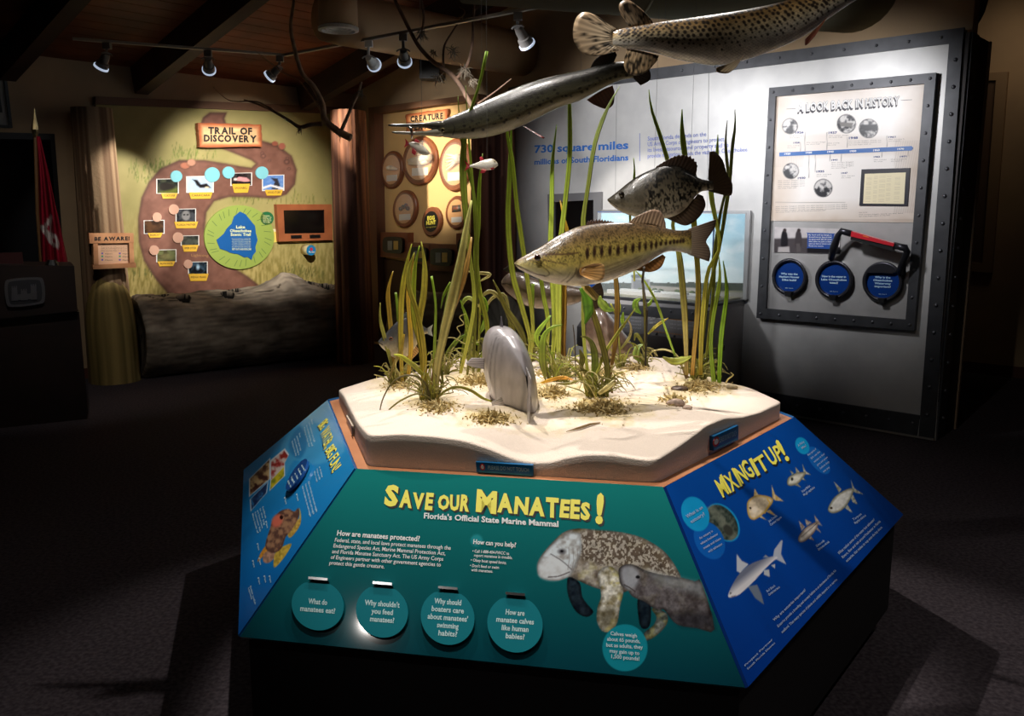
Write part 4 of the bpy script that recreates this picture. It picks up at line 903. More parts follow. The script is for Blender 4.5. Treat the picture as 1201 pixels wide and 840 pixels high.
# BE AWARE sign
q2 = lambda x, y: (x/3.5, 240+y/3.5)
PB = WAo(.53); ba = thing('warning_sign', PB.px(131, 290), 'small wooden framed sign reading BE AWARE! on the left log post', 'sign')
m_bw = mat('sign_timber', (204, 148, 102), .6, col2=(176, 116, 74), scale=6)
for n_, c in (('top_board', [(365, 117), (548, 117), (550, 157), (368, 160)]), ('side_stile', [(383, 158), (402, 158), (405, 250), (385, 250)]), ('side_stile', [(530, 155), (548, 155), (552, 242), (533, 244)]), ('bottom_board', [(380, 248), (557, 238), (560, 258), (383, 266)])):
    MB().plate([q2(*p) for p in c], PB, -.02, .02).build(n_, m_bw, ba)
mb = MB().plate([q2(402, 158), q2(530, 156), q2(534, 245), q2(405, 249)], PB, -.015, .004, 0)
for i in range(4): a = q2(415, 176+i*6); text(mb, 'Please respect the wildlife you may see on', a, (a[0]+30, a[1]), (a[0], a[1]-1), PB, .0044, 0, 1)
for i, yy in enumerate((204, 216, 230)):
    for xx in (416, 488): a = q2(xx, yy); mb.plate([(a[0], a[1]-2), (a[0]+2.2, a[1]-2), (a[0]+2.2, a[1]), (a[0], a[1])], PB, .004, .0046, 2+(i+xx) % 2); text(mb, 'Alligators', (a[0]+4, a[1]), (a[0]+13, a[1]), (a[0]+4, a[1]-1.4), PB, .0044, 0, 1)
mb.build('notice', [mat('notice_paper', (214, 170, 136), .6), m_dark, mat('mark_purple', (110, 90, 160), .5), mat('mark_green', (60, 150, 110), .5)], ba)
letters([('BE AWARE!', q2(388, 148), q2(532, 146), 4.2)], PB, .0205, ba, lt, .05)

# ---------------------------------------------------------------- far left: display, flag, lectern, picture
bd = thing('black_display', WA.px(30, 300), 'tall black glossy display case on the wall behind the red flag', 'display case')
MB().plate([(-70, 153), (64, 157), (84, 420), (-70, 450)], WA, 0, .06).build('case_body', m_black, bd)
MB().plate([(-60, 162), (59, 164), (78, 410), (-60, 440)], WA, .06, .066).build('glass_front', mat('black_glass', (8, 8, 9), .06), bd)
fr = thing('picture_frame', WA.px(0, 120), 'black framed picture with white mat at the top left edge', 'picture')
MB().ring_frame([(-45, 84), (8, 90), (15, 150), (-45, 147)], [(-42, 87), (5, 93), (11, 147), (-42, 144)], WA, 0, .04).build('frame', m_black, fr)
MB().plate([(-42, 87), (5, 93), (11, 147), (-42, 144)], WA, 0, .02).build('mat_board', mat('mat_white', (150, 146, 140), .7), fr)
MB().plate([(-36, 94), (-2, 98), (3, 132), (-36, 130)], WA, .02, .022).build('picture', mat('picture_dark', (30, 30, 34), .6, col2=(60, 60, 66), scale=9), fr)
FD = Depth(7.2); flg = thing('flag', on_z(60, 462), 'red flag with a white castle emblem hanging on a pole with a spear tip', 'flag')
pole = [FD.px(41.5, 160), FD.px(44, 250), FD.px(50, 330), np.append(FD.px(56, 462)[:2], 0)]
MB().tube(pole, .014, 8).build('pole', mat('pole_brown', (120, 86, 50), .4), flg)
sp_ = [FD.px(41.3, 163), FD.px(41, 152), FD.px(40.8, 145), FD.px(40.6, 138), FD.px(40.4, 127)]
MB().tube(sp_, [.012, .03, .022, .012, .002], 8).build('spear_tip', mat('brass', (200, 180, 130), .25, 1), flg)
nb = 40; rows = []
for i in range(60):
    y = 160+i*152/59; xl = np.interp(y, [160, 200, 250, 312], [42, 44, 46, 50]); xr = np.interp(y, [160, 200, 250, 312], [47, 56.5, 67, 80]); rows.append((y, xl, xr))
Y = np.array([[r[0]]*nb for r in rows]); X = np.array([np.linspace(r[1], r[2], nb) for r in rows]); u = np.linspace(0, 1, nb)[None, :]
off = 7.2-.05*np.sin(u*9+Y/40)*np.minimum(1, (Y-158)/60)-.03*np.sin(u*23+Y/25)*np.minimum(1, (Y-158)/80)
cv = Canvas(X, Y, (150, 20, 44)); cv.mul(.85+.3*fbm(cv.X, cv.Y, 12, 3))
cst = [(47, 266), (53, 262), (60, 250), (62, 254), (60, 272), (66, 276), (70, 285), (68, 292), (60, 288), (52, 276)]
cv.poly(cst, (214, 206, 200), soft=.8); cv.poly([(55, 268), (58, 262), (58, 272)], (150, 20, 44)); cv.poly([(62, 279), (65, 279), (66, 286), (63, 285)], (150, 20, 44))
fc = fast_grid('flag_cloth', at(X, Y, off), cv.out(), vmat('flag_fabric', .8, .2), flg, smooth=True)
md = fc.modifiers.new('s', 'SOLIDIFY'); md.thickness = .004
_lo = at(45, 400, 6.35); _ln = np.array([-_lo[0], -_lo[1], 0]); LD = Plane(_lo, _ln); le = thing('lectern', on_z(40, 500), 'dark wooden lectern with a silver castle emblem plate at the left edge', 'lectern')
m_lec = mat('lectern_wood', (40, 25, 20), .5, col2=(28, 18, 14), scale=4)
MB().plate([(-30, 376), (93, 366), (103, 484), (101, 497), (-30, 515)], LD, -.5, 0).build('lower_body', m_lec, le)
MB().plate([(-30, 311), (87, 312), (91, 365), (-30, 377)], LD, -.55, .05).build('upper_box', m_lec, le)
LE = Plane(_lo+_ln/np.linalg.norm(_ln)*.06, _ln); rr_ = lambda c, k=4: smooth_poly(sum([[lerp(c[i], c[i-1], .16), lerp(c[i], c[(i+1) % 4], .16)] for i in range(4)], []), 3)
c = [(5, 328), (51, 325), (53, 356), (8, 361)]
pe = MB().plate(rr_(c), LE, 0, .012).build('emblem_plate', mat('pewter', (140, 138, 140), .35, .8), le)
cc = np.mean(c, 0); MB().plate(rr_([cc+(np.array(p)-cc)*.84 for p in c]), LE, .012, .014).build('plate_field', mat('pewter_dark', (70, 70, 74), .5, .6), pe)
def cas(x0, w_, yb, h, n=3):
    o = [(x0, yb), (x0, yb-h)]
    for i in range(n): a_ = x0+w_*i/n; b_ = x0+w_*(i+.55)/n; c_ = x0+w_*(i+1)/n; o += [(a_, yb-h-2), (b_, yb-h-2)]+([(b_, yb-h), (c_, yb-h)] if i < n-1 else [])
    o += [(x0+w_, yb)]; return o
mb = MB()
for x0, w_, h in ((13.5, 7.5, 15), (24.5, 8, 11), (36, 7.5, 16)): mb.plate([(x, y-(x-30)*.06) for x, y in cas(x0, w_, 352, h)], LE, .014, .022)
mb.plate([(15, 346), (43, 344), (43, 350.5), (15, 352.5)], LE, .014, .0195); mb.build('castle_relief', mat('pewter', 0), pe)
MB().plate([(-10, 297), (26, 296), (28, 311), (-10, 312)], Plane(_lo-_ln/np.linalg.norm(_ln)*.2, _ln), 0, .02).build('name_plate', mat('plate_maroon', (60, 26, 26), .4), le)
MB().tube([LD.px(61, 311), LD.px(61, 305)], [.05, .03], 14).build('microphone_base', m_black, le)

# ================================================================ BACK WALL: CREATURE BOARD
q7 = lambda x, y: (430+x/3.816, 110+y/3.816)
cb = thing('creature_board', WB.px(495, 400), 'cream display board of oval plaques in a brown timber surround, next to the corner post', 'display board')
MB().plate([q7(28, 84), q7(500, 24), q7(500, 1180), q7(28, 1130)], WB, 0, .03).build('back_board', mat('board_cream', (222, 184, 124), .7), cb)
m_rb = mat('redbrown_board', (142, 82, 52), .5, col2=(118, 64, 40), scale=5)
MB().plate([q7(10, 62), q7(500, 0), q7(500, 26), q7(28, 88)], WB, 0, .16).build('top_rail', mat('fascia_brown', 0), cb)
MB().plate([q7(8, 62), q7(33, 60), q7(55, 1110), q7(20, 1110)], WB, 0, .16).build('side_rail', mat('rail_brown', (110, 72, 52), .6), cb)
sg = thing('title_sign', WB.px(*q7(265, 120)), 'orange-edged wooden sign reading CREATURE FEATURES behind the gar snout', 'sign')
scorched('sign_board', [q7(174, 93), q7(361, 66), q7(362, 166), q7(177, 178)], WB, .03, .07, sg, 7)
letters([('CREATURE', q7(196, 126), q7(342, 111), 6.6), ('FEATURES', q7(200, 164), q7(340, 149), 6.6)], WB, .0712, sg, lt, .05)
m_ov = mat('oval_walnut', (142, 86, 56), .4, col2=(120, 70, 44), scale=6); m_oi = mat('oval_tan', (222, 170, 116), .6); m_bone = mat('bone', (236, 222, 196), .5); m_card = mat('card_white', (226, 222, 214), .6)
m_dome = mat('clear_dome', (255, 255, 255), .05, alpha=.16)
def ell_px(cx, cy, rx, ry, n=40, sl=-.12): 
    th = np.linspace(0, 2*math.pi, n+1)[:-1]; return [(cx+rx*math.cos(t), cy+ry*math.sin(t)+sl*rx*math.cos(t)) for t in th]
for k, (cx, cy, rx, ry, kind) in enumerate(((110, 340, 50, 84, 'small'), (235, 300, 78, 110, 'skull'), (392, 318, 72, 118, 'hand'), (168, 515, 54, 84, 'beads'), (288, 572, 44, 66, 'egg'), (400, 531, 50, 74, 'print'))):
    x, y = q7(cx, cy); rx /= 3.816; ry /= 3.816
    ov = MB().plate(ell_px(x, y, rx, ry), WB, .03, .07, bev=.012).build('oval_plaque', m_ov, cb)
    if kind == 'egg':
        MB().plate(ell_px(x, y, rx*.7, ry*.7), WB, .07, .074).build('black_inset', m_black, ov)
        mb = MB(); text(mb, 'EGG', (x-4.3, y-1.5), (x+4.3, y-2.5), (x-4.3, y-6), WB, .0745, .04); text(mb, 'HUNT', (x-5.5, y+4), (x+5.5, y+3), (x-5.5, y-.5), WB, .0745, .04)
        text(mb, 'whose eggs are these', (x-6, y+7.5), (x+6, y+6.5), (x-6, y+6.2), WB, .0745, 0); mb.build('lettering', m_yel, ov, kind='stuff'); continue
    MB().plate(ell_px(x, y, rx*.76, ry*.78), WB, .07, .073).build('tan_inset', m_oi, ov)
    P8 = WBo(.075)
    MB().plate([(x-rx*.42, y+ry*.3), (x+rx*.5, y+ry*.26), (x+rx*.5, y+ry*.58), (x-rx*.42, y+ry*.62)], WB, .073, .077).build('label_card', m_card, ov)
    f = lambda u, v, o=.03: WB.px(x+u*rx, y+v*ry, .073+o)
    mb = MB()
    if kind == 'skull':
        mb.tube([f(-.6, .0), f(-.3, -.02), f(.1, -.06), f(.5, -.16)], [.02, .034, .042, .05], 10); mb.tube([f(-.6, .12), f(-.2, .1), f(.3, .06), f(.55, -.04)], [.014, .02, .026, .03], 10); mb.sphere(f(.5, -.16, .05), .05)
    elif kind == 'hand':
        for i in range(5): mb.tube([f(.5, -.28+i*.02), f(.1, -.3+i*.05), f(-.15, -.36+i*.1), f(-.5, -.4+i*.15)], [.014, .013, .012, .006], 8)
        mb.sphere(f(.2, -.24), .05)
    elif kind == 'small': mb.sphere(f(-.1, -.1), .04, sc=(1.2, .8, .7)); mb.tube([f(-.1, -.1), f(.5, -.04)], [.03, .012], 8)
    elif kind == 'beads':
        for u, v in ((-.1, -.1), (.15, -.18), (.3, -.02), (-.3, .0)): mb.sphere(f(u, v, .02), .024)
    else: mb.plate([(x-5, y-8), (x+5, y-9), (x+6, y-1), (x-5, y)], WB, .073, .076)
    mb.build('specimen', m_bone if kind not in ('beads', 'print') else mat('specimen_red', (150, 84, 60), .4, col2=(70, 100, 90), scale=30), ov, smooth=True)
    if kind in ('skull', 'hand', 'small', 'beads'):
        ph = np.linspace(0, math.pi/2, 8); th = np.linspace(0, 2*math.pi, 33)[:-1]; G = []
        for p in ph: e = np.array(ell_px(x, y, rx*.86*math.cos(p)+.01, ry*.86*math.cos(p)+.01, 32)); G.append(WB.px(e[:, 0], e[:, 1], .071+.1*math.sin(p)))
        MB().grid(np.array(G), 0, True).build('clear_dome', m_dome, ov, smooth=True)
for n_, c, scr in (('screen_board', [(62, 620), (183, 622), (185, 737), (60, 730)], [(78, 645), (155, 648), (153, 712), (76, 706)]), ('screen_board', [(184, 666), (281, 671), (279, 772), (184, 748)], [(197, 690), (262, 694), (260, 750), (197, 742)]), ('screen_board', [(282, 672), (400, 676), (398, 797), (279, 791)], [(290, 697), (377, 700), (373, 768), (288, 762)]), ('screen_board', [(401, 625), (470, 622), (470, 806), (399, 800)], None)):
    sbd = MB().plate([q7(*p) for p in c], WB, .03, .12).build(n_, m_rb, cb)
    if scr:
        cc = np.mean(scr, 0); MB().plate(smooth_poly([q7(*p) for p in [scr[0], ((scr[0][0]+scr[1][0])/2, scr[0][1]-4), scr[1], (scr[1][0]+4, cc[1]), scr[2], (cc[0], scr[2][1]+2), scr[3], (scr[3][0]-4, cc[1])]], 3), WB, .12, .16).build('flip_unit', m_black, sbd)
        w_ = scr[1][0]-scr[0][0]
        MB().plate([q7(cc[0]-w_*.28, scr[0][1]+14), q7(cc[0]-w_*.02, scr[0][1]+14), q7(cc[0]-w_*.02, scr[2][1]-12), q7(cc[0]-w_*.28, scr[2][1]-12)], WB, .16, .163).build('photo_tile', mat('tile_grey', (150, 156, 160), .5), sbd)
        MB().plate([q7(cc[0]+w_*.06, scr[0][1]+14), q7(cc[0]+w_*.32, scr[0][1]+14), q7(cc[0]+w_*.32, scr[2][1]-14), q7(cc[0]+w_*.06, scr[2][1]-14)], WB, .16, .163).build('text_tile', mat('tile_yellow', (206, 180, 100), .5), sbd)
    else: MB().plate(ell_px(*q7(420, 685), 4, 9, 20), WB, .12, .17).build('flip_unit', m_black, sbd)
MB().plate([q7(60, 735), q7(400, 790), q7(500, 806), q7(500, 1200), q7(60, 1130)], WB, .03, .07).build('lower_panel', mat('panel_darkbrown', (84, 54, 40), .7), cb)
# grey boulder-like log bench under the creature board
Bp, Br = on_z(452, 440), on_z(566, 456); ax2 = Br-Bp; L2 = np.linalg.norm(ax2); ax2 /= L2; bk2 = np.array([-ax2[1], ax2[0], 0])
nu, nv = 70, 60; t = np.linspace(0, 1, nu)[:, None]; a = np.linspace(0, 2*math.pi, nv+1)[:-1][None, :]
R = .36*(1+.08*(fbm(t*5, np.cos(a)*1.5+3+np.sin(a), .5, 11)-.5)*2)*np.where((t < .01) | (t > .99), .2, 1)
c0 = Bp+bk2*.36+np.array([0, 0, .42]); P = c0+ax2*(t*L2)[..., None]+bk2*(R*np.cos(a))[..., None]+np.array([0, 0, 1])*(R*1.1*np.sin(a))[..., None]
cv = Canvas(t*120+0*a, a*50+0*t, (120, 108, 92)); cv.c = lerp(np.array([140, 130, 116])/255, np.array([84, 76, 66])/255, np.clip(fbm(cv.X*.5, cv.Y*2, 9, 3, 4)*2.4-.7, 0, 1)[:, None])
o = fast_grid('log_bench', P[:, ::-1], cv.out()[:, ::-1], m_log, None, smooth=True, closed=True); tag(o, 'shorter grey log bench below the creature board, left of the sand bed plants', 'log')
# ================================================================ GREY METAL WALL (KIOSK)
m_gm = mat('grey_metal_sheet', (196, 195, 192), .42, .25, col2=(184, 183, 181), scale=5, detail=6)
m_dm = mat('dark_riveted_steel', (72, 73, 76), .45, .4, col2=(60, 61, 64), scale=9)
m_dk = mat('dark_kick', (44, 43, 45), .5)
ylT = lambda x: 248-(x+500)*.1325; ylTi = lambda x: 248-(x+500)*.1222; ylB = lambda x: 248+(x+500)*.1687; ylBi = lambda x: 248+(x+500)*.1518
XL = 596
xr = lambda y: 1131-(y-40)*.0765      # right edge of the front
kk = thing('metal_wall', KF.px(860, 480), 'long grey metal exhibit wall edged with dark riveted strips', 'exhibit wall')
tk = float((B0-K0)@d1)
MB().plate([(XL, ylT(XL)), (1128, ylT(1128)), (1097, ylB(1097)), (XL, ylB(XL))], KF, -tk+.01, 0).build('grey_sheet', m_gm, kk)
def strip(name, c, t=.02, m=None): return MB().plate(c, KF, 0, t).build(name, m or m_dm, kk)
s1 = strip('border_strip', [(XL, ylT(XL)), (1131, ylT(1131)), (1129, ylTi(1129)), (XL, ylTi(XL))])
xi = lambda y: 1113-(y-50)*.0800
s2 = strip('border_strip', [(1113, ylTi(1113)), (1129, ylTi(1129)), (1095, ylB(1095)), (1077, ylB(1077))], .021)
s3 = strip('border_strip', [(880, ylBi(880)), (1078, ylBi(1078)), (1075, ylBi(1075)+26), (880, ylBi(880)+17)], .02)
strip('base_board', [(880, ylBi(880)+17.5), (1076, ylBi(1076)+25), (1077, ylB(1077)), (880, ylB(880))], .012, m_dk)
strip('base_edge_trim', [(880, ylB(880)-2), (1095, ylB(1095)-2), (1095, ylB(1095)), (880, ylB(880))], .035, mat('trim_metal', (170, 165, 158), .4, .6))
for xx, w_ in ((723, .7), (831, .6)): MB().plate([(xx, ylTi(xx)), (xx+w_, ylTi(xx)), (xx+w_-2, 250), (xx-2, 250)], KF, 0, .0012).build('sheet_seam', mat('seam_grey', (150, 150, 148), .5), kk)
def rivets(pts, r, pl, off, parent, m_=None):
    mb = MB()
    for p in pts: mb.sphere(pl.px(p[0], p[1], off), r, 8, 6)
    return mb.build('rivets', m_ or mat('rivet_steel', (104, 105, 110), .35, .6), parent, smooth=True, kind='stuff')
rivets([(x, (ylT(x)+ylTi(x))/2) for x in range(762, 1130, 38)], .011, KF, .02, s1)
rivets([(xi(y)+9.5, y) for y in range(70, 505, 32)], .014, KF, .021, s2)
rivets([(x, ylBi(x)+10) for x in range(908, 1075, 27)], .012, KF, .02, s3)
# right side of the wall
a = KF.px(1130, 38); bot = KF.px(1096, 517); a = np.array([bot[0], bot[1], a[2]])
best = min(np.linspace(.1, 3, 300), key=lambda L: abs(proj(a+d1*L)[0]-1161))
sd = MB().box(np.array([bot[0], bot[1], 0])-d2*.0+d1*.0, d1*best, d2*.05, (0, 0, a[2])).build('side_panel', mat('side_dark', (52, 46, 44), .6), kk)
MB().box(np.array([bot[0], bot[1], 0])+d1*(best-.03)-d2*.012, d1*.035, d2*.012, (0, 0, a[2])).build('corner_trim', mat('tan_edge', (150, 126, 100), .5), kk)
ss = MB().box(np.array([bot[0], bot[1], 0])+d1*.02-d2*.012, d1*.16, d2*.012, (0, 0, a[2])).build('side_strip', m_dm, kk)
mb = MB()
for z in np.arange(.15, a[2]-.1, .2): mb.sphere(np.array([bot[0], bot[1], z])+d1*.1-d2*.014, .014, 8, 6)
mb.build('rivets', MATS['rivet_steel'], ss, smooth=True, kind='stuff')
# wall lettering
q6 = lambda x, y: (560+x/3.532, 60+y/3.532)
m_bl = mat('lettering_blue', (28, 98, 176), .6); m_bl2 = mat('lettering_violet', (110, 124, 190), .6)
def wl(rows, m_, bold, nm='lettering'):
    mb = MB()
    for s_, x0, x1, yy0, yy1, h in rows: a = q6(x0, yy0); b = q6(x1, yy1); text(mb, s_, a, b, (a[0], a[1]-h/3.532), KF, .002, bold)
    return mb.build(nm, m_, kk, kind='stuff')
wl([('730 square miles', 236, 625, 421, 404, 30), ('millions of South Floridians', 236, 625, 470, 452, 22)], m_bl, .03)
wl([('South Florida depends on the', 705, 948, 371, 352, 17), ('US Army Corps of Engineers to protect', 705, 1022, 394, 373, 17), ('its lives, resources and property and to', 705, 1040, 418, 397, 17), ('provide navigation across the vast Lake Okeechobee.', 705, 1122, 443, 415, 17)], m_bl2, .012)
MB().plate([q6(671, 340), q6(673, 340), q6(673, 455), q6(671, 455)], KF, 0, .002).build('divider_line', m_bl2, kk)
# small framed screen
ws = thing('wall_screen', KF.px(674, 265), 'black square screen in a grey metal frame, left on the metal wall behind the bass', 'screen')
fo = [(642, 228), (705, 225), (704, 322), (644, 318)]; fi = [(650, 237), (696, 234.5), (696, 312), (651, 309)]
MB().ring_frame(fo, fi, KF, 0, .03).build('metal_frame', mat('frame_grey', (128, 128, 130), .4, .5), ws); MB().plate(fi, KF, 0, .012).build('screen', MATS['screen_black'], ws)

# history board
hb = thing('history_board', KF.px(985, 250), 'framed metal board headed A LOOK BACK IN HISTORY with a timeline and three round flaps', 'display board')
O = [(902, 103), (1098, 85), (1072, 388), (887, 373)]; I4 = [(909.5, 113), (1084, 98), (1062, 375), (898, 362)]
MB().ring_frame(O, I4, KF, 0, .05).build('riveted_frame', m_dm, hb)
MB().plate(I4, KF, 0, .02).build('metal_plate', mat('plate_metal', (176, 174, 172), .4, .35, col2=(166, 164, 162), scale=8), hb)
rp = []
for (a, b, n_) in (((907, 108), (1091, 92), 8), ((1091, 92), (1067, 381), 9), ((1067, 381), (892, 368), 8), ((892, 368), (905, 108), 8)):
    for i in range(n_): rp.append(lerp(a, b, i/n_))
rivets(rp, .011, KF, .05, hb)
q5 = lambda x, y: (890+x/4.943, 90+y/4.943)
def paint_hist(cv):
    cx, cy = 993, 170; e = np.clip(np.maximum(abs(cv.X-cx)/95, abs(cv.Y-cy-10)/95)-.55, 0, 1)*1.6
    cv.c = lerp(np.array([244, 238, 232])/255, np.array([190, 168, 146])/255, np.clip(e*1.2*(.6+.8*fbm(cv.X, cv.Y, 20, 2)), 0, 1)[:, None])
    cv.poly([q5(90, 390), q5(300, 330), q5(480, 330), q5(690, 350), q5(935, 345), q5(925, 460), q5(800, 450), q5(300, 470), q5(88, 490)], (206, 190, 176), soft=5, a=.35)
    for i in range(26):
        x = 905+i*1.5; cv.line([(x, 178+i*.0), (x-.6, 196)], .5, (150, 136, 126), a=.35); x = 1050+i*1.3; cv.line([(x, 165), (x-1, 250)], .5, (150, 136, 126), a=.35)
    for k, (x, y, r) in enumerate(((181, 287, 46), (508, 273, 55), (636, 300, 56), (186, 547, 46), (373, 646, 53))):
        px_, py_ = q5(x, y); r /= 4.943
        cv.ell(px_, py_, r, r, (60, 58, 60), soft=.8)
        cv.ell(px_, py_, r-.7, r-.7, lambda X, Y, d, k=k, py_=py_: lerp((214, 210, 206), (40, 40, 44), np.clip((fbm(X, Y, 4, k+21)-.5)*4+np.where(Y > py_, .35, -.2)+.2, 0, 1)[:, None]), soft=.8)
        if k == 2: cv.poly([(px_-10, py_-4), (px_+10, py_-5), (px_+10, py_+1), (px_-10, py_+2)], (30, 30, 34), soft=.8)
        if k == 1: cv.poly([(px_-8, py_-2), (px_+8, py_-1), (px_+6, py_+4), (px_-7, py_+3)], (120, 116, 112), soft=1)
    for x, y0, y1 in ((241, 380, 430), (267, 318, 430), (395, 325, 430), (395, 325, 326), (513, 352, 410), (743, 345, 405), (290, 450, 585), (328, 450, 552), (413, 450, 488), (478, 448, 492), (713, 440, 465), (867, 430, 462)): cv.line([q5(x, y0), q5(x, y1)], .5, (90, 84, 84), a=.8)
    cv.line([q5(97, 728), q5(500, 730)], .5, (120, 110, 104), a=.7)
    cv.poly([q5(97, 830), q5(97, 838), q5(900, 836), q5(905, 826)], (150, 130, 116), soft=2, a=.3)
hp = MB().plate([(909.5, 113), (1084, 98), (1072, 261), (903, 259)], KF, .02, .026).build('history_print', mat('print_cream', (226, 214, 200), .5), hb)
print_on('timeline_print', [(910, 113.5), (1083.5, 98.5), (1071.5, 260.5), (903.5, 258.5)], KF, .0265, paint_hist, (240, 232, 224), vmat('history_print', .35, .4), hp, .9)
ar = [q5(118, 440), q5(885, 402), q5(895, 413), q5(885, 428), q5(118, 462)]; MB().plate(ar, KF, .0265, .029).build('timeline_arrow', mat('arrow_blue', (30, 96, 168), .4), hp)
# 3D style heading letters: dark block shadow behind white letters with a dark edge
HT = 'A LOOK BACK IN HISTORY'; a = np.array(q5(226, 203)); b = np.array(q5(818, 160)); bold = .03
tot = sum((max(.2, glyph(c_, bold)[0][:, 0].max()-glyph(c_, bold)[0][:, 0].min())+.05) if c_ != ' ' else .28 for c_ in HT); x = 0
m_hw = mat('heading_white', (238, 236, 234), .5); m_hd = mat('heading_dark', (58, 56, 62), .5)
for c_ in HT:
    if c_ == ' ': x += .28; continue
    w_ = max(.2, glyph(c_, bold)[0][:, 0].max()-glyph(c_, bold)[0][:, 0].min()); p = a+(b-a)*x/tot; q = a+(b-a)*(x+w_)/tot; x += w_+.05; up = np.array([0, -9.6])
    m = MB()
    for k in range(4): o2 = np.array([-.28, .62])*k+[0, .4]; text(m, c_, p+o2, q+o2, p+up+o2, KF, .0268+.0001*k, .05, 0)
    text(m, c_, p, q, p+up, KF, .0282, .05, 0); text(m, c_, p, q, p+up, KF, .0288, .03, 1); m.build('letter', [m_hd, m_hw], hp)
mb = MB(); 
for a, b in ((q5(160, 186), q5(214, 184)), (q5(822, 136), q5(888, 132))): mb.plate([a, b, (b[0], b[1]+.5), (a[0], a[1]+.5)], KF, .0268, .0272)
mb.build('heading_dashes', m_hd, hp, kind='stuff')
mb = MB()
for s_, x0, x1, y in (('1920', 148, 184, 453), ('1930', 272, 308, 446), ('1940', 397, 434, 441), ('1950', 528, 565, 437), ('1960', 663, 701, 432), ('1970', 803, 842, 425)):
    a = q5(x0, y); b = q5(x1, y-2); text(mb, s_, a, b, (a[0], a[1]-2), KF, .0293, .04)
mb.build('arrow_lettering', m_txt, hp, kind='stuff')
m_yr = mat('year_blue', (50, 64, 120), .6); mb = MB()
for s_, x0, x1, y, h in (('1926', 212, 260, 330, 2.3), ('1937', 404, 454, 332, 2.6), ('1948', 522, 574, 362, 2.6), ('1961', 750, 793, 355, 1.8), ('1928', 200, 236, 388, 1.8), ('1930', 226, 270, 594, 2.3), ('1935', 334, 380, 556, 2.3), ('1941', 420, 456, 488, 1.8), ('1947', 478, 515, 564, 1.8), ('1962', 666, 703, 470, 1.8), ('1971', 818, 857, 468, 1.8)):
    a = q5(x0, y); b = q5(x1, y-2); text(mb, s_, a, b, (a[0], a[1]-h), KF, .027, .04)
mb.build('year_lettering', m_yr, hp, kind='stuff')
m_gt = mat('lettering_greybrown', (110, 102, 100), .6); mb = MB()
for x0, x1, y, n_ in ((178, 262, 346, 2), (404, 520, 344, 2), (520, 708, 376, 3), (752, 846, 366, 2), (165, 236, 403, 2), (275, 388, 384, 2), (398, 468, 388, 2), (334, 420, 570, 2), (420, 550, 500, 4), (478, 556, 578, 2), (666, 740, 484, 2), (765, 857, 482, 2), (110, 268, 606, 5), (97, 512, 756, 4), (580, 650, 790, 1), (580, 836, 802, 2)):
    for i in range(n_):
        a = q5(x0, y+i*11); b = q5(x1-(i == n_-1)*(x1-x0)*.3, y+i*11-(x1-x0)*.03); text(mb, 'the corps began work on the levee around the lake'[:max(8, int((x1-x0)/8))], a, b, (a[0], a[1]-1.05), KF, .027, .0)
mb.build('small_lettering', m_gt, hp, kind='stuff')
MB().plate([q5(595, 537), q5(877, 529), q5(862, 750), q5(582, 748)], KF, .026, .034).build('document_frame', mat('navy_black', (22, 20, 34), .4), hp)
dc = MB().plate([q5(614, 563), q5(852, 555), q5(841, 738), q5(604, 735)], KF, .034, .036, 0)
for i in range(22):
    for j, (xa, xb) in enumerate(((625, 655), (668, 690), (700, 735), (742, 768), (790, 822))):
        if (i*7+j*3) % 4 == 0: continue
        a = q5(xa-i*.4, 577+i*7); b = q5(xb-i*.4, 576+i*7); dc.plate([a, b, (b[0], b[1]+.25), (a[0], a[1]+.25)], KF, .036, .0362, 1)
dc.build('document_page', [mat('page_cream', (240, 228, 190), .5), mat('ink_faint', (190, 178, 150), .6)], hp)
q4 = lambda x, y: (880+x/5.25, 240+y/5.25)
C = [q4(150, 138), q4(556, 150), q4(550, 303), q4(146, 293)]
ph = MB().plate(C, KF, .02, .028).build('workers_photo', m_black, hb)
def paint_ph(cv):
    cv.c = lerp(np.array([214, 208, 206])/255, np.array([186, 180, 180])/255, fbm(cv.X, cv.Y, 5, 3)[:, None]); 
    cv.poly([q4(145, 210), q4(355, 205), q4(355, 300), q4(145, 300)], (76, 70, 72), soft=2); cv.poly([q4(350, 265), q4(556, 262), q4(556, 305), q4(350, 300)], (30, 28, 32), soft=2)
    for x in (210, 297):
        cv.poly([q4(x-16, 175), q4(x, 155), q4(x+16, 178), q4(x+22, 235), q4(x+12, 262), q4(x-20, 262), q4(x-22, 225)], (30, 28, 32) if x < 250 else (66, 60, 62), soft=1.2, sm=2); cv.ell(*q4(x+2, 158), 2, 2, (60, 50, 50))
    cv.poly([q4(172, 262), q4(240, 258), q4(243, 296), q4(168, 294)], (176, 170, 168), soft=1.2); cv.poly([q4(282, 240), q4(305, 240), q4(312, 290), q4(285, 292)], (90, 84, 84), soft=1.2)
print_on('photo_print', C, KF, .0285, paint_ph, (200, 200, 200), vmat('photo_card', 0), ph, .8)
mb = MB().plate(smooth_poly([q4(352, 180), q4(358, 174), q4(508, 178), q4(515, 186), q4(512, 268), q4(506, 274), q4(358, 268), q4(351, 262)], 2), KF, .029, .033, 0)
for i in range(6): a = q4(360, 190+i*13.6); b = q4(360+(140 if i < 5 else 90), 191+i*13.8); text(mb, ('By hand and by barge, a', 'thousand men cut, dug and raised', 'the great earth dike all round', 'the lake in just a few', 'years so that no storm could', 'flood the towns')[i], a, b, (a[0], a[1]-1.6), KF, .0333, .012, 1)
mb.build('blue_note', [mat('note_blue', (26, 72, 150), .4), m_txt], hb)
m_ring = mat('ring_gunmetal', (62, 62, 68), .3, .7)
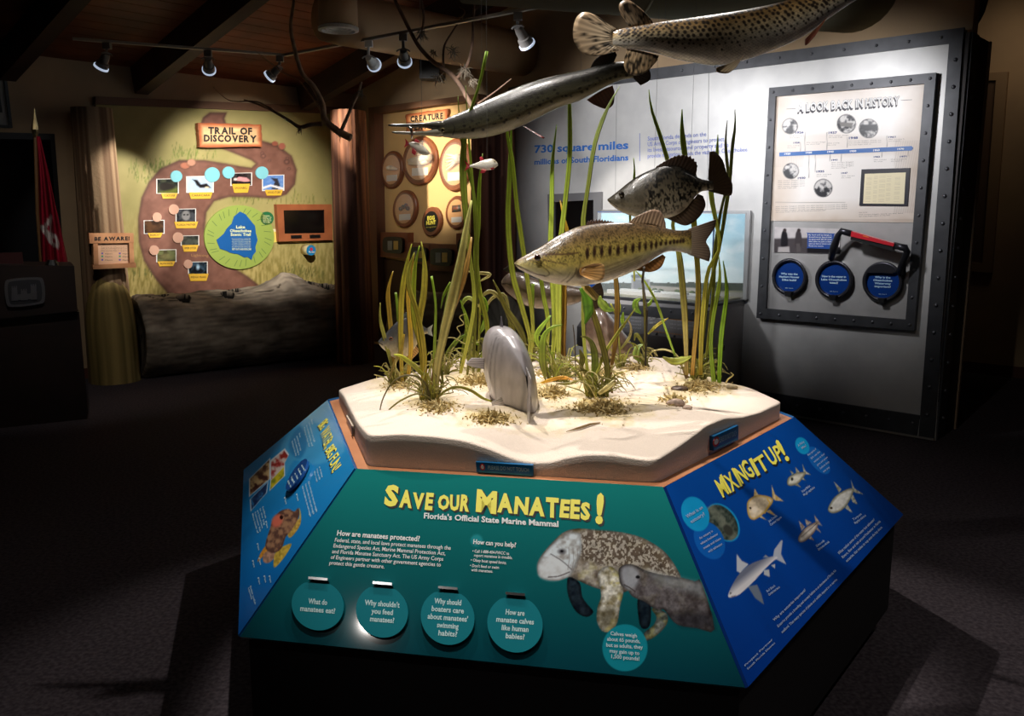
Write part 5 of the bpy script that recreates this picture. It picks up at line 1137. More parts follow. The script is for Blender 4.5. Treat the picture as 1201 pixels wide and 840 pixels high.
for (x, y, rx, ry, rows) in ((240, 445, 108, 115, [('Why was the', 52), ('Herbert Hoover', 62), ('Dike built?', 44)]), (515, 462, 117, 121, [('How is the water in', 74), ('Lake Okeechobee', 78), ('used?', 26)]), (815, 476, 126, 125, [('Why is the', 48), ('Okeechobee', 58), ('Waterway', 50), ('important?', 50)])):
    cx, cy = q4(x, y); th = np.linspace(0, 2*math.pi, 41)[:-1]; E = lambda k: [(cx+rx/5.25*k*math.cos(t), cy+ry/5.25*k*math.sin(t)) for t in th]
    ds = MB().plate(E(.9), KF, .02, .04).build('round_flap', mat('flap_navy', (14, 52, 120), .25), hb)
    mb = MB(); o_ = np.array(E(1)); i_ = np.array(E(.8)); G = np.array([KF.px(o_[:, 0], o_[:, 1], .02), KF.px(o_[:, 0], o_[:, 1], .05), KF.px(*(np.array(E(.95)).T), .066), KF.px(*(np.array(E(.86)).T), .066), KF.px(i_[:, 0], i_[:, 1], .052), KF.px(i_[:, 0], i_[:, 1], .039)]); mb.grid(G, 0, True).build('flap_ring', m_ring, ds, smooth=True)
    bx, by = q4(x-8, y+ry-6); MB().plate([(bx-5.5, by-4), (bx+5, by-3.5), (bx+3.5, by+2.5), (bx-4, by+2)], KF, .066, .085, bev=.008).build('finger_catch', m_black, ds)
    mb = MB()
    for i, (s_, w_) in enumerate(rows): yy = y+4+(i-(len(rows)-1)/2)*19; a = q4(x-w_, yy); b = q4(x+w_, yy+4); text(mb, s_, a, b, (a[0], a[1]-2.2), KF, .0405, .03)
    a = q4(x-24, y+ry*.62); b = q4(x+24, y+ry*.63); text(mb, 'lift here', a, b, (a[0], a[1]-1), KF, .0405, 0)
    mb.build('lettering', mat('lettering_lightblue', (176, 208, 226), .6), ds, kind='stuff')
    if x > 700: MB().plate([q4(*p) for p in ((720, 420), (735, 388), (790, 368), (860, 375), (905, 410), (870, 425), (800, 420))], KF, .066, .07).build('dark_patch', m_ring, ds)
tl = thing('hand_tool', KF.px(1020, 284), 'red and black crank-handled tool mounted over the workers photo', 'tool')
w5 = lambda p, o: KF.px(*q4(*p), o)
MB().tube([w5((497, 335), .06), w5((515, 262), .12), w5((540, 190), .15), w5((562, 163), .16), w5((620, 180), .16)], [.022, .03, .022, .024, .024], 10).build('left_crank', m_ring, tl, smooth=True)
MB().plate([q4(622, 165), q4(886, 240), q4(880, 258), q4(618, 196)], KF, .13, .19).build('red_grip', mat('tool_red', (196, 30, 44), .35), tl)
MB().plate([q4(618, 196), q4(880, 258), q4(872, 286), q4(616, 216)], KF, .12, .18).build('black_underside', m_black, tl)
MB().plate([q4(695, 190), q4(728, 198), q4(727, 204), q4(694, 196)], KF, .19, .191).build('maker_mark', mat('mark_orange', (230, 120, 40), .5), tl)
MB().tube([w5((885, 250), .16), w5((955, 268), .16), w5((966, 292), .15), w5((940, 350), .13), w5((928, 415), .08)], [.024, .026, .024, .022, .034], 10).build('right_crank', m_ring, tl, smooth=True)

# ---------------------------------------------------------------- lock model in a glass case with sloping console
P0 = KF.px(873, 351); zc = P0[2]
Lc = min(np.linspace(.1, 1.2, 400), key=lambda L: abs(proj(P0-d1*L)[0]-834)); Q0 = P0-d1*Lc
QF = Plane(Q0, -d1); wl_ = float((QF.px(699, 352)-Q0)@d2)
ca = thing('lock_model_case', v3(Q0, 0), 'grey glass-topped display case with a river lock model and photo backdrop, behind the largemouth bass', 'display case')
m_cab = mat('cabinet_grey', (166, 162, 160), .5, .1, col2=(156, 152, 150), scale=5)
MB().box(v3(Q0, .08), d1*Lc, d2*wl_, (0, 0, zc-.08-.02)).build('cabinet', m_cab, ca)
MB().box(v3(Q0, 0)+d1*.06, d1*(Lc-.06), d2*wl_, (0, 0, .08)).build('kick_base', m_black, ca)
MB().box(v3(Q0, zc-.02)-d2*.01-d1*.01, d1*(Lc+.01), d2*(wl_+.02), (0, 0, .02)).build('case_deck', m_dm, ca)
dr0 = QF  # door on the right side of the cabinet
RSd = Plane(Q0, -d2)
MB().plate([(842, 405), (868, 396), (866, 440), (841, 462)], RSd, .0, .008).build('side_door', m_cab, ca)
MB().plate([(848, 406), (850, 405), (850, 411), (848, 412)], RSd, .008, .02).build('door_latch', m_black, ca)
# backdrop photo
Bk = [(700, 250), (874, 251), (871, 350.5), (702, 346)]
bkf = MB().plate([(696, 246), (880, 247), (874, 353), (698, 349)], KF, .002, .02).build('backdrop_board', mat('aluminium', (176, 176, 176), .35, .6), ca)
q8 = lambda x, y: (680+x/3.65, 230+y/3.65)
def paint_bk(cv):
    g = np.clip((cv.Y-250)/85, 0, 1)[:, None]; cv.c = lerp(np.array([150, 196, 214])/255, np.array([206, 224, 226])/255, g); v = fbm(cv.X, cv.Y*2.2, 22, 3, 4); cv.c = lerp(cv.c, np.array([226, 234, 234])/255, np.clip((v-.5)*2.2, 0, .7)[:, None])
    yy = 330+3*fbm(cv.X, cv.X*0, 7, 5)+0*cv.X; tree = (cv.Y > yy) & (cv.Y < 342); cv.c[tree] = lerp(np.array([34, 44, 34])/255, np.array([66, 74, 56])/255, fbm(cv.X, cv.Y, 2.5, 8)[tree][:, None])
    gr = cv.Y >= 341; cv.c[gr] = lerp(np.array([126, 122, 108])/255, np.array([96, 104, 76])/255, fbm(cv.X*.3, cv.Y*2, 3, 2)[gr][:, None])
    cv.poly([(741, 323), (748, 322), (750, 326), (762, 328), (763, 340), (740, 340)], (150, 150, 152), soft=1); cv.poly([(740, 323), (750, 321), (757, 326), (741, 326)], (60, 70, 84), soft=1); cv.poly([(743, 328), (760, 329), (760, 339), (743, 339)], (110, 112, 118), soft=1)
    cv.poly([(763, 335), (818, 338), (818, 342), (763, 341)], (156, 152, 144), soft=1); cv.poly([(820, 343), (871, 343), (871, 351), (820, 351)], (140, 138, 134), soft=1.5, a=.7)
print_on('backdrop_photo', Bk, KF, .0205, paint_bk, (150, 196, 214), vmat('backdrop_print', .5, .3), bkf, 1.0)
# model terrain with locks and trees
base = v3(Q0, zc); tp = lambda u, v, h=0: base+d2*(wl_*u)+d1*(Lc*v)+np.array([0, 0, h])
MB().box(tp(.02, .04), d2*wl_*.96, d1*Lc*.92, (0, 0, .015)).build('model_terrain', mat('model_green', (126, 128, 92), .8, col2=(160, 152, 128), scale=14), ca)
mb = MB()
for u0, v0, u1, v1, h in ((.12, .15, .95, .25, .03), (.2, .42, .92, .5, .03), (.06, .15, .1, .5, .03), (.55, .25, .58, .42, .04), (.3, .25, .33, .42, .04)): mb.box(tp(u0, v0, .015), d2*wl_*(u1-u0), d1*Lc*(v1-v0), (0, 0, h))
mb.build('model_lock_wall', mat('model_white', (206, 204, 198), .6), ca, kind='stuff')
MB().box(tp(.2, .26, .0155), d2*wl_*.7, d1*Lc*.15, (0, 0, .004)).build('model_water', mat('model_water', (110, 140, 150), .1), ca)
for u, v in ((.28, .68), (.36, .72), (.44, .62), (.5, .75), (.62, .66), (.7, .74), (.8, .64)):
    mb = MB(); mb.sphere(tp(u, v, .035), .022, 8, 6, sc=(1.2, 1, .9)); mb.build('model_tree', mat('model_tree_green', (70, 84, 44), .9), ca, smooth=True)
# glass panes
m_glass = mat('case_glass', (225, 236, 240), .03, alpha=.10); m_ge = mat('glass_edge', (70, 90, 130), .2)
ht = float((KF.px(876, 249))[2]-zc)
MB().box(tp(0, 0), d2*wl_, d1*.006, (0, 0, ht)).build('front_pane', m_glass, ca); MB().box(tp(0, 0), d2*.006, d1*(Lc-.02), (0, 0, ht)).build('side_pane', m_glass, ca)
MB().box(tp(0, 0), d2*.009, d1*.009, (0, 0, ht)).build('pane_corner', m_ge, ca); MB().box(tp(0, 0, ht-.001), d2*wl_, d1*.006, (0, 0, .006)).build('pane_top_edge', m_ge, ca)
MB().box(tp(-.005, .93), -d2*.03, d1*Lc*.06, (0, 0, ht)).build('case_post', MATS['aluminium'], ca)
# console
L2 = .34; cz = None
T_ = [tp(1, 0, -.02), tp(0, 0, -.02)]
bestz = min([(abs(proj(tp(0, 0)-d1*l-np.array([0, 0, dz]))[0]-812)+abs(proj(tp(0, 0)-d1*l-np.array([0, 0, dz]))[1]-398), l, dz) for l in np.linspace(.1, .8, 60) for dz in np.linspace(.02, .6, 60)])
l_, dz_ = bestz[1:]; 
F_ = [tp(1, 0)-d1*l_-[0, 0, dz_], tp(0, 0)-d1*l_-[0, 0, dz_]]
dn = np.array([0, 0, .07]); bkz = np.array([0, 0, 0.0])
V = [T_[0], T_[1], F_[1], F_[0]]; lower = [T_[0]-[0, 0, .45], T_[1]-[0, 0, .45], F_[1]-[0, 0, .16], F_[0]-[0, 0, .16]]
MB().add(V+lower, [(0, 3, 2, 1), (4, 5, 6, 7), (0, 1, 5, 4), (1, 2, 6, 5), (2, 3, 7, 6), (3, 0, 4, 7)]).build('console', mat('console_dark', (136, 134, 134), .5), ca)
n = np.cross(V[1]-V[0], V[3]-V[0]); n /= np.linalg.norm(n); n = n if n[2] > 0 else -n; CP = Plane(V[0], n)
MB().plate([(700, 355), (830, 364), (825, 377), (699, 366)], CP, 0, .008).build('hinge_strip', m_dm, ca)
mb = MB(); [mb.sphere(CP.px(x, 359+(x-700)*.075, .01), .011, 8, 6) for x in (732, 757, 787, 812)]; [mb.sphere(CP.px(x, 388+(x-737)*.12, .002), .011, 8, 6) for x in (741, 770, 791, 806)]; mb.build('rivets', MATS['rivet_steel'], ca, smooth=True, kind='stuff')
mb = MB()
for cx, cy in ((763.5, 371), (776.5, 370.5)): mb.plate([(cx+6.3*math.cos(t), cy+5*math.sin(t)) for t in np.linspace(0, 2*math.pi, 25)[:-1]], CP, .001, .003)
mb.plate([(761, 377), (769, 377.5), (769, 380), (761, 379.5)], CP, .001, .003)
mb.build('round_pictures', mat('picture_pale', (196, 194, 190), .5, col2=(120, 118, 116), scale=40), ca, kind='stuff')
mb = MB()
for i in range(5): text(mb, ('How a lock works', 'raise the boats', 'and lower them', 'from lake level', 'to river level')[i], (714, 367+i*4), (752, 370+i*4), (714, 365+i*4), CP, .001, .02)
for i in range(3): text(mb, 'the gates close', (786, 376+i*4.5), (818, 379+i*4.5), (786, 374.6+i*4.5), CP, .001, .01)
mb.build('lettering', mat('lettering_silver', (176, 178, 180), .6), ca, kind='stuff')
mb = MB()
for i in range(15): x = 766+i*2.7; y = 388+i*.33; mb.plate([(x, y), (x+1.5, y+.2), (x+1.5, y+1.5), (x, y+1.3)], CP, .001, .003)
for y in (367.5, 374): mb.plate([(786, y), (812, y+2.6), (812, y+3.3), (786, y+.7)], CP, .001, .002)
mb.build('orange_marks', mat('marks_orange', (196, 140, 80), .5), ca, kind='stuff')
pn = thing('info_panel', KF.px(705, 355), 'small blue printed text panel on the metal wall behind the bass fins', 'panel')
mb = MB().plate([(686, 332), (703, 333), (703, 356), (686, 355)], KF, .0, .01, 0)
for i in range(5): text(mb, 'lock and dam facts', (688, 338+i*3.6), (701, 339+i*3.6), (688, 336.6+i*3.6), KF, .0105, .0, 1)
mb.build('printed_face', [mat('note_blue', 0), m_txt], pn)

# framed board on the wall behind, far right
WC = Plane(C0+nB*.0, nB)
fb = thing('framed_panel', WC.px(1160, 200), 'dim brown framed panel on the far right wall behind the metal wall', 'framed panel')
MB().ring_frame([(1120, 88), (1182, 84), (1163, 320), (1110, 316)], [(1124, 96), (1168, 94), (1152, 309), (1112, 305)], WC, 0, .05).build('frame', mat('frame_tan', (150, 124, 92), .6), fb)
MB().plate([(1124, 96), (1168, 94), (1152, 309), (1112, 305)], WC, 0, .02).build('dark_field', mat('field_brown', (92, 70, 52), .6), fb)
# ================================================================ FISH
def interp_prof(pts, x):
    P = smooth_poly(pts, 6, False); P = P[np.argsort(P[:, 0])]; return np.interp(x, P[:, 0], P[:, 1])
def fish_body(name, top, botm, hw, D, paint, m, parent, nx=200, nr=72, q=lambda x, y: (x, y), sc=1., slope=0., relief=None, base=(128, 128, 128), px_=1.0, pw=1.0):
    """profiles in picture pixels; D = distance, hw = half thickness in the same units; slope turns the fish away in depth"""
    T = np.array([q(*p) for p in top]); B = np.array([q(*p) for p in botm]); H = np.array([(q(x, 0)[0], w_/sc) for x, w_ in hw])
    x0, x1 = T[0, 0], T[-1, 0]; u = (1-np.cos(np.linspace(0, math.pi, nx)))/2*.35+np.linspace(0, 1, nx)*.65; x = x0+(x1-x0)*u
    yt = interp_prof(T, x); yb = interp_prof(B, x); h = np.interp(x, H[:, 0], H[:, 1]); yc = (yt+yb)/2; hh = np.maximum((yb-yt)/2, .15)
    e = np.clip(np.minimum(u, 1-u)/.03, 0, 1); h = h*np.sqrt(1-(1-e)**2)+.05
    a = np.linspace(0, 2*math.pi, nr+1)[:-1][None, :]; X = x[:, None]+0*a; Y = yc[:, None]-hh[:, None]*np.cos(a); s_ = np.sin(a); w_ = h[:, None]*np.sign(s_)*np.abs(s_)**pw*(1-.12*np.cos(a))
    if relief is not None: w_ = w_*(1+relief(X, Y))
    Dx = D+slope*(X-x0); P = at(X, Y, Dx); P[..., 1] -= w_*Dx/FPX
    cv = Canvas(X, Y, base); paint(cv)
    return fast_grid(name, P, cv.out(), m, parent, smooth=True, closed=True)
def fin(name, basep, tipp, D, parent, m, cb, ct, rays=9, dy=(0, 0), q=lambda x, y: (x, y), thick=.0018, spiky=0., slope=0, x0=0, spots=None, rows=8):
    b = smooth_poly([q(*p) for p in basep], 8, False) if len(basep) > 2 else np.array([q(*p) for p in basep]); t = smooth_poly([q(*p) for p in tipp], 8, False) if len(tipp) > 2 else np.array([q(*p) for p in tipp])
    K = rays*4+1; s_ = np.linspace(0, 1, K)
    def rs(P): L = np.append(0, np.cumsum(np.linalg.norm(np.diff(P, axis=0), axis=1))); L /= L[-1]; return np.stack([np.interp(s_, L, P[:, 0]), np.interp(s_, L, P[:, 1])], 1)
    b = rs(b); t = rs(t); r = .5+.5*np.cos(s_*rays*2*math.pi)
    if spiky: t = b+(t-b)*(1-spiky*(1-r))[:, None]
    v = np.linspace(0, 1, rows)[:, None, None]; G = b[None]*(1-v)+t[None]*v; X, Y = G[..., 0], G[..., 1]; v = v[..., 0]
    Dy = D+slope*(X-x0)+dy[0]*(1-v)+dy[1]*v; th_ = thick*(.35+.9*r[None])*(1-.6*v)
    Pf = at(X, Y, Dy); Pb = Pf.copy(); Pf[..., 1] -= th_; Pb[..., 1] += th_
    c = lerp(np.array(cb)/255, np.array(ct)/255, v[..., None])*(.84+.24*r)[None, :, None]
    if spots: c = np.where((fbm(X, Y, spots, 4) > .6)[..., None], c*.3, c)
    C = lin(np.clip(c, 0, 1)); R_, K_ = X.shape
    V = np.concatenate([Pf.reshape(-1, 3), Pb.reshape(-1, 3)]); n = R_*K_; Fs = []
    I = np.arange(n).reshape(R_, K_)
    for i in range(R_-1):
        for j in range(K_-1): Fs.append((I[i, j], I[i, j+1], I[i+1, j+1], I[i+1, j])); Fs.append((n+I[i, j], n+I[i+1, j], n+I[i+1, j+1], n+I[i, j+1]))
    ed = list(I[0])+list(I[1:, -1])+list(I[-1, ::-1][1:])+list(I[::-1, 0][1:-1])
    for k in range(len(ed)): a_, b_ = ed[k], ed[(k+1) % len(ed)]; Fs.append((b_, a_, n+a_, n+b_))
    return MB().add(V, Fs).build(name, m, parent, smooth=True, colors=np.concatenate([C.reshape(-1, 3)]*2))
m_fish = vmat('fish_skin', .3, .5, coat=.6, bump=.0009, bscale=260, voro=True, grain=.12, gscale=260)
m_fin = vmat('fish_fin', .35, .5, coat=.3)
m_eye = mat('fish_eye', (12, 10, 12), .04, coat=1); m_iris = mat('fish_iris', (70, 46, 34), .15)
def eye(x, y, D, r, parent, iris=(70, 46, 34), dy=0.):
    c = at(x, y, D)+[0, dy, 0]; rr = r*D/FPX
    e = MB().sphere(c, rr, 18, 12, sc=(1, .55, 1)).build('eye', mat('iris_%d_%d' % (iris[0], iris[1]), iris, .15, coat=1), parent, smooth=True)
    MB().sphere(c+[0, -rr*.32, 0], rr*.62, 16, 10, sc=(1, .5, 1)).build('pupil', m_eye, e, smooth=True)
def shade(cv, q, top, botm, cols):
    """bands from back to belly"""
    T = np.array([q(*p) for p in top]); B = np.array([q(*p) for p in botm]); yt = interp_prof(T, cv.X); yb = interp_prof(B, cv.X); v = np.clip((cv.Y-yt)/np.maximum(yb-yt, .5), 0, 1)
    ks = np.array([c[0] for c in cols]); C = np.array([c[1] for c in cols], float)/255
    cv.c = np.stack([np.interp(v, ks, C[:, i]) for i in range(3)], 1); cv.v = v
def wire(p, parent, r=.0005, z=2.9, name='hanging_wire'):
    MB().tube([p, [p[0], p[1], z]], r, 5).build(name, mat('wire_grey', (90, 90, 90), .4, .5), parent)

# ---- largemouth bass
q9 = lambda x, y: (590+x/4.448, 230+y/4.448); DB = 2.72
bass = thing('bass', at(*q9(450, 300), DB), 'large yellow-green bass with dark side blotches, nearest fish above the sand bed', 'fish model')
bt = [(58, 350), (75, 334), (100, 318), (150, 290), (200, 262), (260, 222), (320, 190), (400, 158), (500, 143), (600, 138), (700, 140), (780, 152), (850, 168), (900, 178), (950, 178), (985, 172)]
bb = [(58, 352), (75, 375), (110, 395), (160, 420), (220, 445), (300, 462), (380, 470), (450, 463), (520, 450), (600, 426), (680, 392), (740, 358), (800, 318), (850, 292), (900, 288), (950, 298), (985, 308)]
bh = [(58, 10), (75, 26), (120, 44), (200, 60), (300, 74), (400, 76), (520, 70), (650, 54), (760, 36), (850, 24), (930, 16), (985, 8)]
def paint_bass(cv):
    shade(cv, q9, bt, bb, [(0, (92, 72, 50)), (.2, (122, 98, 60)), (.42, (184, 162, 82)), (.6, (212, 192, 104)), (.78, (206, 196, 150)), (.9, (222, 212, 190)), (1, (228, 220, 205))])
    n1 = fbm(cv.X*1.0, cv.Y*1.0, 1.25, 3, 2); n2 = fbm(cv.X, cv.Y, 5, 6, 3); dk = np.clip((n1-.45)*3, 0, 1)*np.clip((.66-cv.v)*3, 0, .5); cv.c *= (1-dk)[:, None]
    cv.c *= (.86+.28*n2)[:, None]
    for k, (x, y) in enumerate(((433, 298), (470, 290), (507, 288), (550, 285), (592, 283), (631, 275), (670, 270), (705, 265), (737, 262), (768, 258), (793, 254), (818, 249), (845, 246), (868, 243), (888, 240), (905, 238), (922, 236), (938, 235))):
        p = q9(x, y); ry = (25-.022*(x-433)) if x < 800 else 9; cv.ell(p[0], p[1], 9/4.448*(1 if x < 700 else .75), ry/4.448, (44, 26, 24), soft=1.6, a=.88); cv.ell(p[0]+.6, p[1]-ry/6, 5/4.4, ry/6, (60, 36, 30), soft=1.5, a=.6)
    L = lambda pts, w_, c, a: cv.line(smooth_poly([q9(*p) for p in pts], 4, False), w_, c, soft=1.2, a=a)
    L([(200, 302), (260, 300), (320, 300), (385, 292)], 2.2, (70, 44, 34), .75); L([(205, 328), (260, 340), (330, 352)], 1.6, (84, 60, 44), .55); L([(190, 335), (230, 365), (300, 400)], 1.1, (96, 76, 50), .4)
    for i in range(11): y0 = 330+i*10; L([(470+i*6, y0+30), (560, y0+18), (640, y0+2), (720-i*4, y0-20)], .7, (104, 86, 50), .6)
    L([(58, 352), (80, 362), (120, 382), (165, 402), (215, 412)], 1.3, (60, 46, 40), .8); L([(150, 330), (190, 355), (230, 385), (238, 405), (215, 416)], 1.1, (96, 84, 52), .8)
    L([(70, 372), (120, 402), (190, 432)], .9, (120, 108, 90), .6)
    cv.poly([q9(*p) for p in ((60, 350), (100, 330), (150, 345), (215, 385), (225, 405), (150, 392), (100, 370))], (186, 178, 140), soft=2, a=.45, sm=3)
    L([(378, 372), (365, 410), (330, 445)], 1.4, (70, 58, 40), .75); L([(345, 395), (330, 420), (300, 445)], 1.0, (110, 96, 70), .6); L([(320, 250), (345, 300), (395, 330), (392, 370), (375, 400)], .9, (90, 76, 50), .5)
    p = q9(398, 400); cv.ell(p[0], p[1], 5, 5.5, (60, 44, 34), soft=3, a=.75); cv.poly([q9(*p) for p in ((58, 350), (110, 395), (220, 445), (300, 462), (300, 440), (180, 405), (90, 372))], (206, 194, 182), soft=3, a=.5)
def rel_bass(X, Y):
    x = (X-590)*4.448; y = (Y-230)*4.448
    g = 1/(1+np.exp((x-(385-.0016*(y-300)**2))/6)); return .07*g*np.exp(-((x-300)/130)**2)+.10*np.exp(-((y-(352+.42*(x-58)))/9)**2)*(x < 235)*(x > 60)
fish_body('body', bt, bb, bh, DB, paint_bass, m_fish, bass, 330, 120, q9, 4.448, relief=rel_bass, slope=.0004)
SB = dict(q=q9, slope=.0004, x0=q9(58, 0)[0])
fin('tail_fin', [(966, 172), (975, 210), (975, 262), (966, 306)], [(1112, 120), (1106, 160), (1082, 200), (1060, 236), (1076, 270), (1082, 305), (1074, 342)], DB, bass, m_fin, (168, 148, 122), (142, 120, 102), 15, **SB)
fin('spiny_dorsal_fin', [(436, 150), (500, 142), (575, 140)], [(445, 128), (500, 118), (578, 132)], DB, bass, m_fin, (110, 84, 66), (92, 66, 58), 9, spiky=.55, **SB)
fin('soft_dorsal_fin', [(655, 140), (740, 148), (800, 158), (850, 180)], [(680, 114), (740, 86), (785, 70), (825, 84), (848, 140)], DB, bass, m_fin, (180, 150, 116), (158, 130, 108), 11, **SB)
fin('anal_fin', [(690, 388), (760, 346), (832, 304)], [(720, 392), (775, 396), (825, 370), (848, 318)], DB, bass, m_fin, (186, 134, 74), (170, 116, 66), 9, **SB)
fin('pectoral_fin', [(402, 376), (398, 392), (404, 412)], [(470, 352), (522, 356), (530, 400), (512, 440), (450, 434)], DB-.052, bass, m_fin, (196, 142, 72), (218, 172, 112), 10, dy=(0, -.02), **SB)
fin('pelvic_fin', [(405, 468), (450, 466)], [(432, 505), (478, 546), (502, 520)], DB-.02, bass, m_fin, (212, 176, 70), (230, 206, 130), 6, dy=(0, -.02), **SB)
eye(*q9(178, 318), DB, 3.9, bass, (64, 34, 26), dy=-.0385+.003)
r0 = at(*q9(735, 372), DB+.01); sp_ = on_sand(757, 432); MB().tube([r0, r0+[.004, .05, -.05], [sp_[0], sp_[1], sp_[2]+.25], sp_-[0, 0, .01]], .004, 8).build('support_rod', mat('rod_dark', (52, 44, 34), .5), bass)

# ---- crappie
qa = lambda x, y: (600+x/3.817, 120+y/3.817); DC = 3.1
cr_ = thing('crappie', at(*qa(680, 400), DC), 'dark speckled deep-bodied fish above and behind the yellow-green bass', 'fish model')
ct_ = [(429, 434), (450, 418), (480, 395), (520, 362), (570, 328), (630, 300), (690, 284), (750, 290), (800, 315), (840, 340), (880, 350), (905, 352)]
cb_ = [(429, 440), (450, 462), (490, 490), (545, 511), (610, 522), (680, 522), (740, 505), (785, 470), (820, 425), (850, 400), (880, 395), (905, 392)]
ch_ = [(429, 8), (460, 26), (540, 46), (640, 52), (740, 40), (820, 20), (870, 13), (905, 6)]
def paint_cr(cv):
    shade(cv, qa, ct_, cb_, [(0, (40, 36, 30)), (.3, (64, 58, 46)), (.6, (110, 102, 84)), (.8, (150, 144, 126)), (1, (170, 164, 150))])
    n1 = fbm(cv.X*1., cv.Y*.8, 2.1, 13, 2); k = (cv.X > qa(590, 0)[0]); cv.c *= (1-.85*np.clip((n1-.5)*8, 0, 1)*np.where(k, 1, .35)*np.clip((1.02-cv.v)*3, 0, 1))[:, None]
    cv.poly([qa(*p) for p in ((429, 436), (500, 380), (585, 340), (600, 420), (585, 510), (490, 490))], (70, 66, 56), soft=4, a=.5)
    cv.line([qa(435, 442), qa(470, 468)], 1, (30, 26, 24)); cv.line(smooth_poly([qa(590, 350), qa(610, 420), qa(590, 490)], 4, False), 1.3, (34, 30, 26), a=.7)
fish_body('body', ct_, cb_, ch_, DC, paint_cr, m_fish, cr_, 200, 90, qa, 3.817)
fin('tail_fin', [(880, 344), (890, 372), (880, 398)], [(886, 222), (912, 222), (945, 260), (965, 320), (988, 365), (986, 412), (966, 420)], DC, cr_, m_fin, (70, 58, 46), (84, 66, 48), 13, q=qa)
fin('dorsal_fin', [(640, 300), (700, 286), (770, 300), (832, 335)], [(650, 285), (700, 255), (750, 234), (800, 240), (832, 275), (825, 320)], DC, cr_, m_fin, (64, 52, 44), (74, 56, 44), 14, q=qa, spiky=.12)
fin('anal_fin', [(690, 518), (750, 498), (800, 450), (835, 410)], [(720, 532), (780, 552), (835, 520), (868, 465), (858, 420)], DC, cr_, m_fin, (84, 70, 54), (66, 50, 40), 14, q=qa)
fin('pelvic_fin', [(590, 520), (640, 523)], [(630, 540), (672, 545)], DC, cr_, m_fin, (84, 70, 54), (60, 46, 38), 5, q=qa)
eye(*qa(487, 412), DC, 3.2, cr_, (40, 34, 28), dy=-.03)
wire(at(*qa(640, 302), DC), cr_); wire(at(*qa(800, 320), DC), cr_)

# ---- lower spotted gar, dark back, snout to the left
qg = lambda x, y: (430+x/4.141, 50+y/4.141); DG = 3.25
g2 = thing('gar', at(*qg(700, 330), DG), 'long-nosed dark-backed gar with open jaws, snout over the creature board', 'fish model')
gt = [(330, 400), (360, 384), (400, 364), (450, 344), (520, 312), (600, 275), (680, 240), (760, 208), (840, 182), (920, 161), (1000, 143), (1080, 125), (1150, 107), (1230, 92), (1300, 104)]
gb = [(330, 446), (370, 458), (430, 466), (500, 468), (570, 462), (640, 446), (710, 422), (780, 392), (840, 362), (900, 332), (960, 306), (1030, 284), (1100, 248), (1170, 210), (1230, 184), (1300, 170)]
gh = [(330, 18), (400, 30), (520, 50), (700, 62), (900, 56), (1100, 38), (1230, 24), (1300, 14)]
def paint_g2(cv):
    shade(cv, qg, gt, gb, [(0, (40, 38, 30)), (.35, (48, 46, 36)), (.6, (78, 76, 58)), (.8, (110, 106, 84)), (1, (140, 134, 112))])
    x = (cv.X-430)*4.141; y = (cv.Y-50)*4.141; d1_ = np.sin((x+y*.9)/3.4); d2_ = np.sin((x-y*1.3)/3.4); cv.c *= (1-.16*((np.abs(d1_) < .35) | (np.abs(d2_) < .3)))[:, None]
    rs = random.Random(4)
    for i in range(150):
        xx = 470+(i//5)*27+rs.uniform(-9, 9)+(i % 2)*13; t = .16+.15*(i % 5)+rs.uniform(-.05, .05)
        if xx > 1290 or rs.random() < .2: continue
        yt = np.interp(xx, [p[0] for p in gt], [p[1] for p in gt]); yb = np.interp(xx, [p[0] for p in gb], [p[1] for p in gb]); p = qg(xx, yt+(yb-yt)*t); r = rs.uniform(.7, 1.7); cv.ell(p[0], p[1], r*1.2, r, (22, 20, 16), soft=.9, a=.85)
    cv.line(smooth_poly([qg(405, 380), qg(430, 415), qg(420, 450)], 4, False), 1.2, (30, 28, 24), a=.8)
fish_body('body', gt, gb, gh, DG, paint_g2, m_fish, g2, 300, 150, qg, 4.141)
G3 = lambda x, y, d=0: at(*qg(x, y), DG+d)
MB().tube([G3(105, 401), G3(120, 401), G3(200, 402), G3(280, 402), G3(345, 402), G3(380, 408)], [.0025, .0045, .006, .009, .017, .02], 12).build('upper_jaw', mat('gar_jaw_dark', (74, 72, 62), .25, coat=.5), g2, smooth=True)
MB().tube([G3(123, 434), G3(140, 437), G3(220, 441), G3(290, 440), G3(345, 436), G3(385, 430)], [.0025, .0045, .006, .009, .017, .02], 12).build('lower_jaw', mat('gar_jaw_pale', (150, 146, 128), .25, coat=.5), g2, smooth=True)
MB().tube([G3(205, 408, -.01), G3(216, 420, -.012), G3(222, 445, -.012), G3(219, 468, -.01)], [.005, .006, .005, .003], 8).build('silver_lure', m_chrome, g2, smooth=True)
mb = MB()
for i in range(22):
    x = 130+i*9.5; mb.tube([G3(x, 405), G3(x, 413)], [.0014, .0003], 4); mb.tube([G3(x+4, 436), G3(x+4, 428)], [.0014, .0003], 4)
mb.build('teeth', m_bone, g2, kind='stuff')
eye(*qg(372, 428), DG, 2.6, g2, (90, 80, 50), dy=-.024)
fin('pelvic_fin', [(748, 398), (772, 408)], [(858, 468), (866, 462)], DG-.03, g2, m_fin, (70, 44, 36), (140, 60, 60), 4, dy=(0, -.05), q=qg)
fin('anal_fin', [(1068, 278), (1140, 232), (1195, 208)], [(1100, 300), (1160, 322), (1198, 300), (1204, 240)], DG, g2, m_fin, (110, 66, 50), (70, 36, 30), 9, q=qg)
fin('dorsal_fin', [(1120, 114), (1165, 105), (1200, 98)], [(1086, 122), (1110, 82), (1160, 46), (1200, 40), (1216, 60)], DG, g2, m_fin, (54, 46, 38), (40, 30, 26), 9, q=qg)
